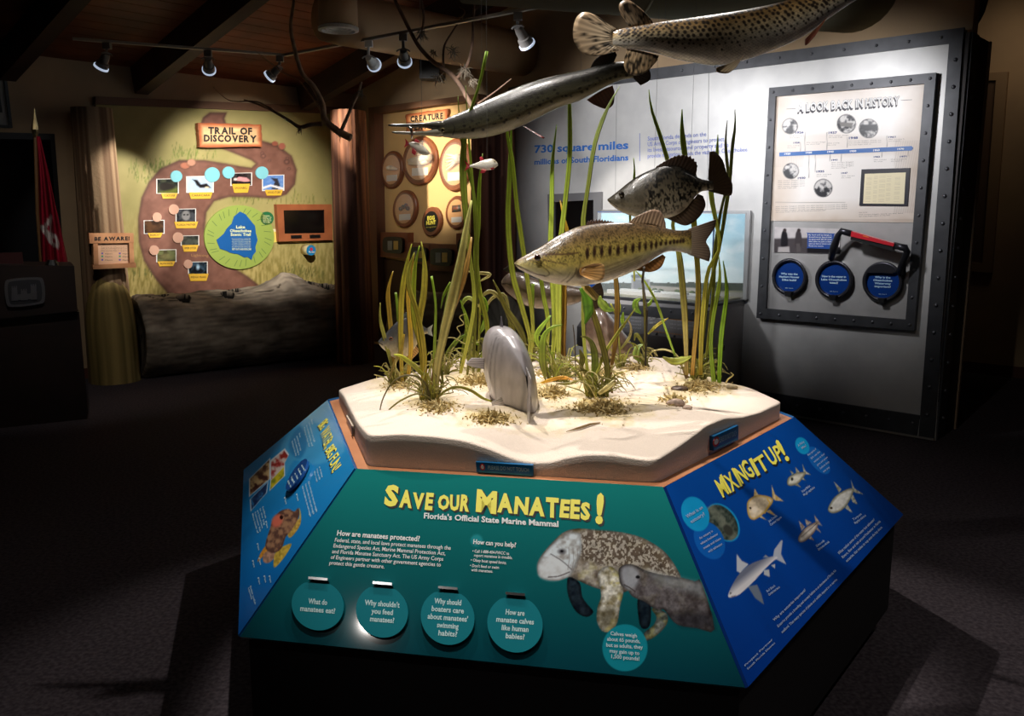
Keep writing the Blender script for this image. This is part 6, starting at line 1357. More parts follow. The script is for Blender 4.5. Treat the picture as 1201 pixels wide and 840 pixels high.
fin('tail_fin', [(1290, 108), (1298, 140), (1290, 168)], [(1330, 96), (1372, 130), (1376, 180), (1330, 208)], DG, g2, m_fin, (60, 46, 38), (44, 30, 26), 9, q=qg)
mb = MB()                                                   # raised scale ridge along the back
for i in range(62):
    x = 400+i*8.6; y = np.interp(x, [p[0] for p in gt], [p[1] for p in gt]); mb.sphere(G3(x, y+2, 0), .0042, 6, 5, sc=(1.1, 1.4, .8))
mb.build('back_scales', mat('scale_olive', (90, 88, 72), .25, coat=.6), g2, smooth=True, kind='stuff')
wire(G3(560, 296), g2); wire(G3(1040, 136), g2)

# ---- upper gar with rows of spots
q10 = lambda x, y: (640+x/3, y/3); DU = 2.55
g1 = thing('gar', at(*q10(600, 140), DU), 'golden gar covered in rows of black spots, highest fish, leaving the frame at the top', 'fish model')
ut = [(235, 112), (270, 100), (330, 90), (400, 78), (500, 64), (600, 50), (700, 34), (800, 14), (880, -6), (960, -28), (1040, -52), (1100, -66), (1180, -78)]
ub = [(235, 158), (270, 168), (330, 176), (400, 190), (460, 208), (530, 222), (600, 230), (680, 217), (760, 192), (850, 156), (920, 120), (980, 76), (1040, 34), (1100, -4), (1180, -40)]
uh = [(235, 8), (280, 16), (400, 34), (560, 52), (720, 54), (900, 44), (1050, 30), (1180, 16)]
def paint_g1(cv):
    shade(cv, q10, ut, ub, [(0, (112, 84, 48)), (.2, (172, 138, 86)), (.42, (198, 178, 138)), (.62, (196, 186, 164)), (.78, (200, 194, 180)), (1, (224, 218, 204))])
    x = (cv.X-640)*3; y = cv.Y*3; cv.c *= (.8+.35*fbm(x, y, 30, 5))[:, None]
    a_ = np.abs(np.sin((x+y*1.6)/5.2)); b_ = np.abs(np.sin((x-y*2.2)/6.0)); cv.c *= (1-.2*((a_ < .25) | (b_ < .2)))[:, None]
    rs = random.Random(9)
    for row in range(8):
        t = .08+row*.095
        for i in range(42):
            xx = 262+i*21+rs.uniform(-4, 4)+(row % 2)*9
            if xx > 1120 or (row > 6 and rs.random() < .35): continue
            yt = np.interp(xx, [p[0] for p in ut], [p[1] for p in ut]); yb = np.interp(xx, [p[0] for p in ub], [p[1] for p in ub]); p = q10(xx, yt+(yb-yt)*(t+rs.uniform(-.02, .02))); r = rs.uniform(1.1, 1.75)*(1.3 if row < 5 else .85)*(.6 if xx < 420 else 1)
            cv.ell(p[0], p[1], r*(1.7 if xx < 420 else 1), r*1.15, (30, 22, 18), soft=1, a=.88, rot=-.5)
fish_body('body', ut, ub, uh, DU, paint_g1, m_fish, g1, 360, 190, q10, 3.)
SP = dict(q=q10, spots=3.2)
fin('tail_fin', [(252, 100), (236, 120), (236, 148), (252, 170)], [(228, 92), (190, 62), (140, 42), (108, 62), (96, 110), (104, 155), (136, 190), (190, 196), (262, 176)], DU, g1, m_fin, (206, 186, 156), (176, 150, 118), 15, **SP)
fin('dorsal_fin', [(296, 96), (335, 90), (378, 82)], [(264, 52), (258, 16), (290, 0), (335, 30), (372, 70)], DU, g1, m_fin, (196, 172, 140), (150, 124, 96), 9, **SP)
fin('anal_fin', [(286, 172), (330, 178), (398, 196)], [(274, 214), (282, 250), (318, 266), (356, 252), (392, 214)], DU, g1, m_fin, (220, 190, 150), (190, 160, 120), 9, **SP)
fin('pelvic_fin', [(700, 192), (680, 208), (655, 220)], [(668, 240), (640, 258), (604, 254), (600, 238)], DU-.05, g1, m_fin, (226, 206, 170), (206, 180, 140), 7, dy=(0, -.03), q=q10)
fin('pectoral_fin', [(990, 60), (970, 82)], [(946, 130), (915, 160), (912, 138)], DU-.05, g1, m_fin, (150, 90, 60), (120, 60, 44), 5, dy=(0, -.02), q=q10)
mb = MB().tube([at(*q10(1170, -60), DU), at(*q10(1300, -100), DU), at(*q10(1480, -150), DU)], [.026, .012, .006], 12)
mb.build('snout', mat('gar_jaw_dark', 0), g1, smooth=True); eye(*q10(1120, -44), DU, 5, g1, (90, 80, 50), dy=-.03)
wire(at(*q10(420, 80), DU), g1); wire(at(*q10(880, 0), DU), g1)

# ---- bluegill behind the left grass
qb = lambda x, y: (430+x/4.94, 280+y/4.94); Dl = float(on_sand(470, 452)[1])
bl = thing('bluegill', at(*qb(180, 580), Dl), 'small grey sunfish with a pale belly behind the leftmost yellow grass blades', 'fish model')
lt_ = [(66, 596), (85, 574), (115, 545), (150, 505), (190, 472), (235, 458), (280, 468), (310, 492), (335, 512), (355, 522)]
lb_ = [(66, 602), (85, 628), (115, 656), (150, 684), (190, 696), (235, 680), (275, 640), (305, 590), (335, 556), (355, 550)]
def paint_bl(cv):
    shade(cv, qb, lt_, lb_, [(0, (56, 58, 62)), (.35, (92, 92, 92)), (.6, (150, 142, 124)), (.8, (204, 190, 158)), (1, (214, 200, 170))]); cv.c *= (.85+.3*fbm(cv.X, cv.Y, 3, 6))[:, None]
    for i in range(5): cv.line([qb(190+i*25, 480), qb(185+i*24, 620)], 1.6, (50, 50, 48), soft=2, a=.35)
    cv.line([qb(68, 600), qb(95, 612)], 1, (40, 34, 30)); cv.line(smooth_poly([qb(205, 500), qb(222, 570), qb(205, 640)], 4, False), 1, (60, 56, 50), a=.6); cv.ell(*qb(216, 550), 2.2, 2.6, (26, 24, 28), soft=1)
fish_body('body', lt_, lb_, [(66, 8), (110, 26), (190, 38), (270, 28), (355, 8)], Dl, paint_bl, m_fish, bl, 90, 60, qb, 4.94, slope=.0015)
fin('dorsal_fin', [(190, 474), (240, 462), (300, 486)], [(196, 446), (240, 424), (298, 452)], Dl, bl, m_fin, (70, 76, 80), (96, 110, 112), 9, q=qb, spiky=.35, slope=.0015, x0=443)
fin('tail_fin', [(350, 520), (350, 552)], [(386, 496), (376, 530), (384, 566)], Dl, bl, m_fin, (150, 156, 156), (190, 196, 196), 7, q=qb, slope=.0015, x0=443)
fin('anal_fin', [(230, 682), (285, 622)], [(262, 700), (310, 650)], Dl, bl, m_fin, (210, 160, 90), (230, 180, 110), 6, q=qb, slope=.0015, x0=443)
eye(*qb(145, 578), Dl, 2.6, bl, (110, 70, 50), dy=-.017)
s0 = at(*qb(190, 690), Dl); MB().tube([s0, [s0[0], s0[1], sand_z(s0[0], s0[1])-.01]], .003, 6).build('support_rod', MATS['rod_dark'], bl)

# ---- pale grey fish seen from behind
Dz = float(on_sand(605, 476)[1])
gz = thing('shad', at(600, 440, Dz), 'pale grey deep-bodied fish seen from behind, tail fin pointing at the front rim', 'fish model')
R_ = [(620, 456, 1.2, 16, -.10), (618, 453, 5, 26, -.08), (613, 449, 13, 40, -.05), (606.5, 445, 21.5, 51, -.01), (601, 442, 27, 56.5, .03), (598, 440, 29.5, 58, .08), (596, 438, 28, 55, .14), (594, 435, 22, 46, .2), (592, 432, 12, 30, .25), (591, 431, 2, 8, .28)]
tt = np.linspace(0, len(R_)-1, 70); RR = np.array([[np.interp(t_, range(len(R_)), [r[k] for r in R_]) for k in range(5)] for t_ in tt]); a = np.linspace(0, 2*math.pi, 81)[:-1][None, :]
ex = np.sign(np.cos(a))*np.abs(np.cos(a))**.78; X = RR[:, 0:1]+RR[:, 2:3]*ex-RR[:, 3:4]*.16*-np.sin(a)*-1*0+RR[:, 3:4]*.20*np.sin(a); Y = RR[:, 1:2]+RR[:, 3:4]*np.sin(a); P = at(X, Y, Dz+RR[:, 4:5]+0*a)
cv = Canvas(X, Y, (176, 170, 172)); ang = (a+0*X).ravel(); tq = (tt[:, None]+0*a).ravel()
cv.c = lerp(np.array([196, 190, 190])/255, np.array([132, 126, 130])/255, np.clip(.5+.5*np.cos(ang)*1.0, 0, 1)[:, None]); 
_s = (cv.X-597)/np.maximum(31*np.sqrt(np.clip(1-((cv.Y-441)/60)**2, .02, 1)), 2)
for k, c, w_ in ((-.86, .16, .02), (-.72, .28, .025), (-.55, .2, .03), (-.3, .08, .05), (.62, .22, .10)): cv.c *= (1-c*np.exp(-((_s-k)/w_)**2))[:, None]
cv.c *= (.9+.2*fbm(cv.X, cv.Y*.3, 3, 3))[:, None]
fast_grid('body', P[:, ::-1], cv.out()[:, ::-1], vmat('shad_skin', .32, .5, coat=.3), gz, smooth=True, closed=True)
fin('tail_fin', [(617, 430), (619, 450), (618, 474)], [(623, 444), (622.5, 470), (619.5, 513)], Dz-.10, gz, m_fin, (160, 154, 158), (176, 170, 172), 7, dy=(0, -.06), thick=.005)
fin('dorsal_fin', [(586, 386), (591, 388)], [(587.2, 371), (588.2, 371)], Dz+.06, gz, m_fin, (130, 124, 128), (110, 104, 110), 3)
fin('pelvic_fin', [(568, 420), (568, 433)], [(553, 420), (547, 427), (556, 431)], Dz+.05, gz, m_fin, (196, 190, 196), (220, 214, 216), 5)
fin('anal_fin', [(597, 476), (588, 466)], [(578, 477), (576, 472)], Dz+.0, gz, m_fin, (226, 220, 216), (236, 230, 226), 4)
fin('back_ridge', [(609, 418), (616, 430), (619, 448)], [(614, 412), (621, 428), (623, 446)], Dz-.04, gz, m_fin, (120, 114, 122), (90, 84, 92), 4)

# ---- two big brown fish behind the plants
def plain_fish(nm, label, t_, b_, h_, D, cols, seed, mouth=None, eye_=None, scale_=1.):
    o = thing(nm, at(np.mean([p[0] for p in t_]), np.mean([p[1] for p in b_]), D), label, 'fish model')
    def pp(cv):
        shade(cv, lambda x, y: (x, y), t_, b_, cols); cv.c *= (.78+.45*fbm(cv.X, cv.Y, 4, seed))[:, None]
        if mouth: cv.line(smooth_poly(mouth, 4, False), 1.2, (40, 28, 24), a=.85)
    fish_body('body', t_, b_, h_, D, pp, m_fish, o, 110, 64)
    if eye_: eye(eye_[0], eye_[1], D, eye_[2], o, (60, 50, 40), dy=eye_[3])
    return o
Dc = float(on_sand(716, 425)[1])+.05
o = plain_fish('catfish', 'glossy brown broad-headed fish resting behind the round green leaves', [(684, 392), (687, 376), (694, 365), (703, 361), (712, 366), (722, 378), (731, 389), (739, 400), (744, 410)], [(684, 396), (688, 408), (696, 416), (706, 421), (716, 423), (726, 422), (734, 421), (740, 418), (744, 413)],
               [(684, 8), (694, 22), (710, 28), (730, 20), (744, 8)], Dc, [(0, (96, 76, 66)), (.5, (140, 116, 102)), (.85, (180, 160, 140)), (1, (206, 190, 168))], 5, mouth=[(690, 412), (712, 413), (743, 411)], eye_=(724, 392, 2, -.05))
fin('dorsal_fin', [(690, 368), (702, 361)], [(686, 350), (699, 346)], Dc, o, m_fin, (110, 86, 74), (84, 62, 54), 5)
Dd = float(on_sand(640, 421)[1])
o = plain_fish('bowfin', 'dim brown fish behind the bass head and the middle grass stems', [(588, 330), (592, 324), (600, 319), (612, 320), (625, 326), (640, 330), (656, 333), (672, 336), (690, 340)], [(588, 334), (594, 342), (603, 350), (616, 358), (630, 362), (645, 362), (660, 360), (675, 356), (690, 350)],
               [(588, 5), (610, 16), (640, 20), (690, 8)], Dd, [(0, (84, 70, 60)), (.5, (116, 100, 88)), (1, (170, 152, 134))], 8, mouth=[(588, 333), (596, 332), (606, 334)], eye_=(604, 328, 1.8, -.045))
fin('dorsal_fin', [(598, 321), (606, 320)], [(590, 316), (597, 311)], Dd, o, m_fin, (90, 74, 62), (60, 50, 44), 4)
fin('tail_fin', [(688, 341), (688, 350)], [(704, 330), (708, 345), (702, 360)], Dd, o, m_fin, (110, 90, 76), (80, 62, 54), 7)
for (x, D_) in ((640, Dd),):
    s0 = at(x, 361, D_); MB().tube([s0, [s0[0], s0[1], float(sand_z(s0[0], s0[1]))-.01]], .004, 6).build('support_rod', MATS['rod_dark'], o)

# ---- two shiners with red fins under the gar's snout
qs = lambda x, y: (440+x/5.6, 50+y/5.6)
for k, (lab, t_, b_, tail, fins_, ey) in enumerate((
    ('small silver fish with red fins just under the gar snout', [(222, 658), (245, 652), (275, 655), (310, 672), (340, 698), (358, 722)], [(222, 668), (240, 690), (265, 715), (300, 735), (335, 742), (358, 730)], ([(224, 660), (224, 672)], [(195, 628), (200, 660), (188, 690)]), (([(245, 690), (270, 715)], [(240, 725), (262, 742)]), ([(255, 652), (285, 658)], [(265, 632), (290, 645)])), (340, 712)),
    ('small white fish with red fins in front of the reddish log post', [(618, 805), (650, 796), (690, 780), (735, 765), (775, 764), (800, 785), (808, 800)], [(618, 820), (650, 822), (690, 832), (735, 838), (775, 832), (798, 815), (808, 806)], ([(622, 804), (622, 822)], [(582, 772), (600, 808), (584, 846)]), (([(700, 832), (730, 838)], [(690, 858), (716, 858)]), ([(690, 780), (715, 770)], [(686, 752), (702, 748)]), ([(745, 800), (748, 815)], [(785, 826), (765, 836)])), (785, 785)))):
    D = 3.2-.25*k; o = thing('shiner', at(*qs(t_[2][0], t_[2][1]), D), lab, 'fish model')
    def ps(cv, t_=t_, b_=b_): shade(cv, qs, t_, b_, [(0, (120, 108, 84)), (.3, (190, 184, 166)), (.7, (226, 222, 212)), (1, (236, 232, 226))])
    n_ = [(t_[0][0], 4), (t_[2][0], 18), (t_[4][0], 22), (t_[-1][0], 5)]
    fish_body('body', t_, b_, n_, D, ps, m_fish, o, 60, 40, qs, 5.6)
    fin('tail_fin', tail[0], tail[1], D, o, m_fin, (200, 60, 66), (190, 30, 50), 7, q=qs)
    for b0, t0_ in fins_: fin('red_fin', b0, t0_, D-.008, o, m_fin, (210, 90, 90), (200, 40, 60), 4, q=qs)
    eye(*qs(*ey), D, 1.1, o, (150, 130, 90), dy=-.006); wire(at(*qs(t_[3][0], t_[3][1]), D), o, .0006)
# ================================================================ PLANTS ON THE SAND
m_leaf = vmat('leaf_blade', .45, .4, grain=.15, gscale=90, coat=.1)
def blade(pts, w_, D, parent, c0, c1, D1=None, tw=.3, name='blade', n=26, wf=None, root=False):
    """ribbon through picture points; w_ widths in pixels at the same points; D distance at root, D1 at tip"""
    P = smooth_poly(pts, 8, False); L = np.append(0, np.cumsum(np.linalg.norm(np.diff(P, axis=0), axis=1))); L /= L[-1]; s_ = np.linspace(0, 1, n)
    X = np.interp(s_, L, P[:, 0]); Y = np.interp(s_, L, P[:, 1]); W = np.interp(s_, np.linspace(0, 1, len(w_)), w_)
    D1 = D if D1 is None else D1; Dy = D+(D1-D)*s_; C = at(X, Y, Dy); T = np.gradient(C, axis=0); T /= np.linalg.norm(T, axis=1)[:, None]
    view = C-CAM; view /= np.linalg.norm(view, axis=1)[:, None]; side = np.cross(T, view); side /= np.linalg.norm(side, axis=1)[:, None]; nrm = np.cross(side, T)
    ph = tw*np.sin(s_*5+X[0]); side2 = side*np.cos(ph)[:, None]+nrm*np.sin(ph)[:, None]; n2 = np.cross(side2, T); hw = (W*Dy/FPX/2)[:, None]
    G = np.stack([C-side2*hw, C-n2*hw*.16-side2*hw*.5, C+n2*hw*.16, C-n2*hw*.16+side2*hw*.5, C+side2*hw, C+n2*hw*.30], 1)
    V = G.reshape(-1, 3); Fs = [(i*6+k, i*6+(k+1) % 6, (i+1)*6+(k+1) % 6, (i+1)*6+k) for i in range(n-1) for k in range(6)]+[(5, 4, 3, 2, 1, 0), tuple((n-1)*6+k for k in range(6))]
    c = 1.12*lerp(np.array(c0)/255, np.array(c1)/255, s_[:, None])[:, None, :]*np.array([.8, 1.08, .86, 1.05, .82, .75])[None, :, None]*(.85+.3*fbm(s_*40+X[0], s_*0+Y[0], 3, 2))[:, None, None]
    return MB().add(V, Fs).build(name, m_leaf, parent, smooth=True, colors=lin(np.clip(c, 0, 1).reshape(-1, 3)))
YG, GR, OL, BR, PA, YO = (176, 176, 74), (132, 164, 48), (120, 120, 52), (128, 92, 44), (202, 190, 130), (196, 168, 62)
def clump(name, root, label, blades, cat='plant', group=None, extra=0, seed=1, spread=16, hgt=40, cols=(YG, PA)):
    r = on_sand(*root); o = thing(name, r, label, cat, group); D = float(r[1]); rn = random.Random(seed)
    for b in blades:
        pts, w_, c0, c1 = b[:4]; dd = b[4] if len(b) > 4 else 0; nm = b[5] if len(b) > 5 else 'blade'
        if pts[0] is None: pts = [(root[0]+rn.uniform(-5, 5), root[1])]+list(pts[1:])
        blade(pts, w_, D+dd*.4, o, c0, c1, D+dd, name=nm, tw=.35)
    for i in range(int(extra*1.4)):
        x = root[0]+rn.uniform(-spread*.4, spread*.4); dx = rn.uniform(-spread, spread); h = hgt*rn.uniform(.35, 1); dr = rn.choice((0, 0, 1)); y = root[1]+rn.uniform(-2, 2)
        pts = [(x, y), (x+dx*.3, y-h*.5), (x+dx*.8, y-h*(.9 if dr else 1)), (x+dx*1.5, y-h*(.6 if dr else 1.1))]; c = rn.choice(cols)
        if i % 2 == 0: pts = [(x, y), (x+dx*.3, y-h*.35), (x+dx*.7+4, y-h*.5), (x+dx*.9-4, y-h*.7), (x+dx*1.1+4, y-h*.62), (x+dx*1.3+6, y-h*.35)]; c = np.array(PA)*rn.uniform(.75, 1.1)
        blade(pts, [2.2, 2.4, 1.6, .4] if i % 2 else [1.5, 1.6, 1.5, 1.3, .8], D, o, np.array(OL)*rn.uniform(.7, 1.2), c, D+rn.uniform(-.06, .06), name='small_blade', n=14)
    return o
U = 'eelgrass_clump'
clump(U, (503, 470), 'tall pale eelgrass clump at the front left with arching dry blades', [
    ([(510, 468), (513, 430), (521, 390), (532, 345), (541, 303), (547, 268), (553, 235)], [9, 9, 11, 13, 11, 8, 2], (176, 160, 96), (206, 204, 120)),
    ([(505, 468), (513, 420), (527, 372), (541, 335), (549, 305), (553, 278)], [6, 7, 8, 8, 7, 2], (150, 116, 56), (190, 150, 80), .02),
    ([(499, 470), (497, 420), (491, 385), (497, 345), (498, 312), (494, 283)], [6, 7, 8, 8, 7, 1], YO, (186, 180, 70)),
    ([(497, 468), (494, 410), (486, 375), (485, 340), (487, 312), (492, 288)], [4, 6, 7, 7, 6, 1], (190, 160, 60), (140, 168, 50), .02),
    ([(495, 466), (498, 420), (490, 370), (480, 338), (480, 315), (486, 296)], [4, 6, 7, 6, 6, 1], YO, (160, 160, 60), -.01),
    ([(508, 466), (510, 400), (511, 360), (508, 335), (506, 324)], [4, 4, 4, 3, 3], (150, 160, 70), GR, .03, 'stem'),
    ([(520, 455), (517, 420), (520, 385), (526, 350), (531, 330), (521, 345), (517, 362)], [3, 3, 4, 5, 6, 4, 1], OL, GR, .05),
    ([(505, 470), (498, 448), (480, 440), (462, 447), (449, 468), (444, 492)], [2, 2.4, 2.2, 2, 1.6, 1], (86, 78, 44), (104, 92, 50), -.08),
    ([(506, 468), (490, 462), (470, 470), (455, 482), (449, 492)], [2, 2.4, 2.4, 2, 1], (110, 104, 60), (140, 132, 70), -.1),
    ([(510, 472), (520, 460), (535, 454), (552, 458), (566, 467), (577, 471)], [2, 3, 3.5, 4, 4, 2], (110, 104, 50), (150, 150, 50), -.08),
    ([(512, 478), (514, 465), (518, 450), (509, 438)], [4, 3.5, 3, 1], (90, 76, 40), OL),
    ([(496, 440), (484, 428), (470, 418), (462, 416)], [5, 6, 6, 2], (150, 150, 50), (186, 190, 60), -.05, 'leaf')], extra=26, seed=3, spread=26, hgt=46)
clump(U, (466, 452), 'yellow eelgrass blades around the small grey sunfish, at the left end', [
    ([(472, 452), (470, 400), (471, 350), (477, 310), (483, 286)], [4, 6, 7, 7, 1], YO, (176, 176, 60), -.03),
    ([(479, 440), (482, 405), (480, 370), (479, 340), (486, 296)], [5, 6, 6, 6, 1], (196, 160, 50), YO, -.08),
    ([(462, 450), (459, 395), (455, 350), (457, 332), (461, 318)], [3, 5, 6, 6, 1], (150, 120, 50), (196, 160, 60), .06),
    ([(462, 440), (452, 400), (446, 375), (446, 355)], [3, 5, 5, 1], OL, (176, 170, 80), -.01),
    ([(470, 440), (468, 390), (466, 360), (464, 343)], [3, 4, 4, 3], OL, GR, .08, 'stem'),
    ([(456, 448), (462, 428), (470, 412), (474, 392)], [2, 4, 5, 2], (104, 94, 50), YO, -.06)], extra=16, seed=5, spread=20, hgt=34)
clump(U, (520, 440), 'eelgrass clump left of the pale grey fish with one tall green blade crossing the gar', [
    ([(540, 438), (556, 360), (551, 300), (546, 250), (543, 200), (545, 160), (552, 130), (562, 100), (571, 60)], [4, 5, 5, 5, 7, 9, 5, 3, 4], YG, (120, 150, 50), -.25),
    ([(560, 440), (572, 390), (562, 340), (558, 300), (561, 262), (562, 220), (566, 180)], [4, 6, 6, 6, 6, 5, 1], YG, GR, .05),
    ([(548, 440), (558, 330), (556, 240), (550, 165), (546, 100)], [3, 4, 4, 3, .6], OL, GR, -.1),
    ([(555, 438), (560, 300), (556, 230), (542, 170), (537, 112)], [3, 4, 4, 4, .6], OL, GR, .0)], extra=14, seed=8, spread=20, hgt=40)
clump('pondweed', (560, 432), 'leafy pondweed stem with curling leaves left of the pale grey fish', [
    ([(560, 432), (562, 390), (563, 340), (560, 300)], [3, 3, 2.6, 1.5], OL, YG, 0, 'stem'),
    ([(562, 392), (568, 380), (570, 372), (564, 368)], [2, 7, 6, 1], GR, GR, 0, 'leaf'), ([(561, 405), (552, 396), (548, 385), (545, 378)], [2, 7, 6, 1], GR, YG, 0, 'leaf'),
    ([(562, 360), (552, 350), (545, 352), (541, 362)], [2, 5, 5, 1], PA, GR, 0, 'leaf'), ([(560, 345), (568, 352), (570, 364), (566, 372)], [2, 5, 6, 1], GR, GR, 0, 'leaf'),
    ([(563, 330), (575, 322), (560, 320), (545, 318)], [2, 4, 4, 1], PA, PA, 0, 'leaf'), ([(561, 420), (570, 408), (566, 398), (560, 400)], [2, 6, 5, 1], GR, YG, 0, 'leaf'),
    ([(540, 430), (545, 400), (548, 380), (540, 352)], [3, 5, 6, 1], OL, GR, 0, 'leaf'), ([(520, 425), (528, 410), (538, 398), (548, 392)], [3, 6, 6, 2], OL, (110, 140, 50), 0, 'leaf'),
    ([(535, 400), (540, 392), (536, 384), (544, 380), (539, 372), (546, 368)], [1.2, 1.2, 1.2, 1.2, 1.2, .8], PA, PA, -.04, 'tendril'), ([(512, 400), (530, 396), (548, 404), (562, 401)], [1.4, 1.2, 1.2, .8], PA, PA, -.04, 'tendril')], extra=16, seed=11, spread=22, hgt=50)
clump(U, (614, 430), 'olive eelgrass arching up behind the pale grey fish', [
    ([(616, 430), (615, 401), (608, 384), (593, 361), (584, 340), (578, 328)], [4, 6, 8, 7, 5, 1], OL, (116, 108, 50), 0),
    ([(606, 400), (598, 375), (588, 352), (576, 342), (566, 347), (562, 356)], [3, 5, 5, 5, 5, 1], OL, PA, .02),
    ([(618, 425), (622, 400), (612, 360), (601, 320), (596, 260), (598, 200), (600, 143)], [4, 6, 7, 7, 6, 5, 1], YG, GR, -.1),
    ([(622, 425), (625, 380), (616, 310), (606, 240), (601, 190), (595, 158), (593, 125)], [3, 5, 6, 6, 5, 5, 1], YG, GR, -.12),
    ([(626, 422), (625, 380), (625, 350), (625, 333)], [4, 3.5, 3, 4], YG, GR, 0, 'stem'),
    ([(640, 424), (643, 380), (638, 350), (633, 318), (630, 300)], [4, 5, 6, 5, 2], YG, GR, .0),
    ([(600, 425), (598, 390), (596, 360), (590, 345), (575, 352), (566, 372)], [2, 3, 3.5, 4, 4, 1], OL, PA, .06)], extra=16, seed=15, spread=22, hgt=44)
clump(U, (655, 448), 'dense bright eelgrass clump under the bass head, right of the pale grey fish', [
    ([(645, 440), (650, 400), (650, 350), (646, 300), (647, 246), (648, 190), (653, 146)], [5, 7, 8, 7, 6, 5, .8], YG, GR, .1),
    ([(655, 440), (655, 390), (655, 340), (657, 290), (663, 236), (668, 185), (668, 130), (666, 85)], [5, 8, 9, 7, 6, 6, 5, .8], YG, GR, .1),
    ([(664, 446), (660, 410), (661, 370), (662, 330), (668, 290), (660, 250), (657, 235)], [5, 8, 8, 7, 5, 5, 1], BR, (200, 160, 50), .12),
    ([(640, 446), (636, 420), (638, 395), (648, 384), (660, 381)], [2, 9, 10, 5, 1], OL, GR, -.05, 'leaf'),
    ([(650, 442), (645, 420), (632, 405), (630, 392), (646, 370)], [3, 5, 6, 7, 2], YG, GR, .0),
    ([(675, 466), (675, 430), (674, 400), (672, 381)], [1.6, 1.5, 1.4, 1.2], (60, 50, 40), (70, 60, 46), -.04, 'stem'),
    ([(631, 451), (645, 446), (661, 443), (675, 447)], [1.5, 5, 5, 1], (200, 160, 60), (190, 130, 50), -.12),
    ([(645, 460), (652, 452), (672, 449), (690, 440)], [3, 4, 3, 1], (100, 90, 50), OL, -.1)], extra=34, seed=21, spread=30, hgt=52, cols=(YG, PA, GR))
clump(U, (700, 466), 'eelgrass clump with broad olive leaves at the middle front, right of the orange leaf', [
    ([(712, 466), (712, 430), (704, 395), (694, 362), (684, 337)], [4, 7, 8, 7, 4], OL, (150, 136, 70), -.02),
    ([(698, 468), (700, 440), (712, 410), (738, 372), (745, 362)], [3, 4, 4, 4, 1], YG, YG, .0),
    ([(694, 442), (698, 425), (695, 405), (688, 396), (680, 395)], [2, 9, 9, 5, 1], GR, OL, -.05, 'leaf'),
    ([(681, 434), (683, 422), (680, 410)], [2, 8, 2], OL, OL, -.04, 'leaf'),
    ([(686, 380), (690, 366), (688, 350), (681, 338)], [2, 12, 13, 4], (96, 150, 44), (110, 160, 50), -.05, 'leaf'),
    ([(702, 462), (712, 455), (722, 447), (712, 452)], [5, 7, 6, 1], PA, PA, -.08, 'leaf'),
    ([(718, 462), (716, 440), (722, 400), (724, 360), (722, 325), (716, 300)], [3, 4, 6, 7, 6, 2], BR, (120, 96, 40), .1),
    ([(690, 460), (684, 448), (690, 436), (700, 440), (702, 450)], [1.4, 1.4, 1.4, 1.4, 1], PA, PA, -.08, 'tendril'),
    ([(700, 470), (690, 452), (676, 446), (668, 450)], [1.6, 1.6, 1.4, 1], PA, PA, -.1, 'tendril'),
    ([(700, 460), (690, 440), (684, 380), (686, 300), (684, 261), (690, 217), (698, 167), (712, 128), (727, 101)], [4, 4, 5, 6, 7, 5, 5, 5, .8], YG, (96, 110, 46), .12)], extra=34, seed=25, spread=30, hgt=44, cols=(OL, PA, YG))
clump('pondweed', (756, 430), 'upright pondweed stem with small round leaves below the bass tail', [
    ([(755, 430), (757, 390), (755, 350), (753, 322)], [3.5, 3.5, 3, 2], (92, 80, 44), OL, 0, 'stem'),
    ([(752, 368), (746, 362), (746, 354), (752, 350)], [2, 8, 8, 1], (110, 150, 60), GR, -.02, 'leaf'), ([(756, 360), (762, 356), (765, 350)], [2, 5, 1], GR, GR, 0, 'leaf'),
    ([(752, 424), (746, 418), (748, 408), (754, 404)], [2, 8, 8, 1], GR, (170, 190, 130), -.02, 'leaf'), ([(757, 412), (752, 400), (746, 392), (744, 400)], [2, 4, 5, 1], OL, OL, 0, 'leaf'),
    ([(760, 392), (768, 384), (776, 378), (784, 373)], [2, 4, 4, 1], YG, YO, -.02, 'leaf')], extra=10, seed=31, spread=14, hgt=30)
clump('pondweed', (728, 432), 'short pondweed with bright green heart-shaped leaves in front of the brown broad-headed fish', [
    ([(728, 432), (726, 400), (722, 370), (716, 356)], [2.5, 2.5, 2, 2], OL, YG, 0, 'stem'), ([(720, 364), (712, 362), (705, 354), (704, 347)], [2, 10, 11, 2], (120, 150, 60), (150, 176, 70), -.02, 'leaf'),
    ([(722, 375), (726, 362), (726, 352)], [2, 6, 1], GR, (190, 200, 60), -.02, 'leaf'), ([(732, 384), (730, 376), (731, 366)], [2, 6, 1], GR, GR, 0, 'leaf'),
    ([(728, 410), (738, 396), (740, 384), (736, 374)], [2, 4, 3, 1], OL, (170, 150, 120), 0, 'leaf')], extra=8, seed=33, spread=12, hgt=26)
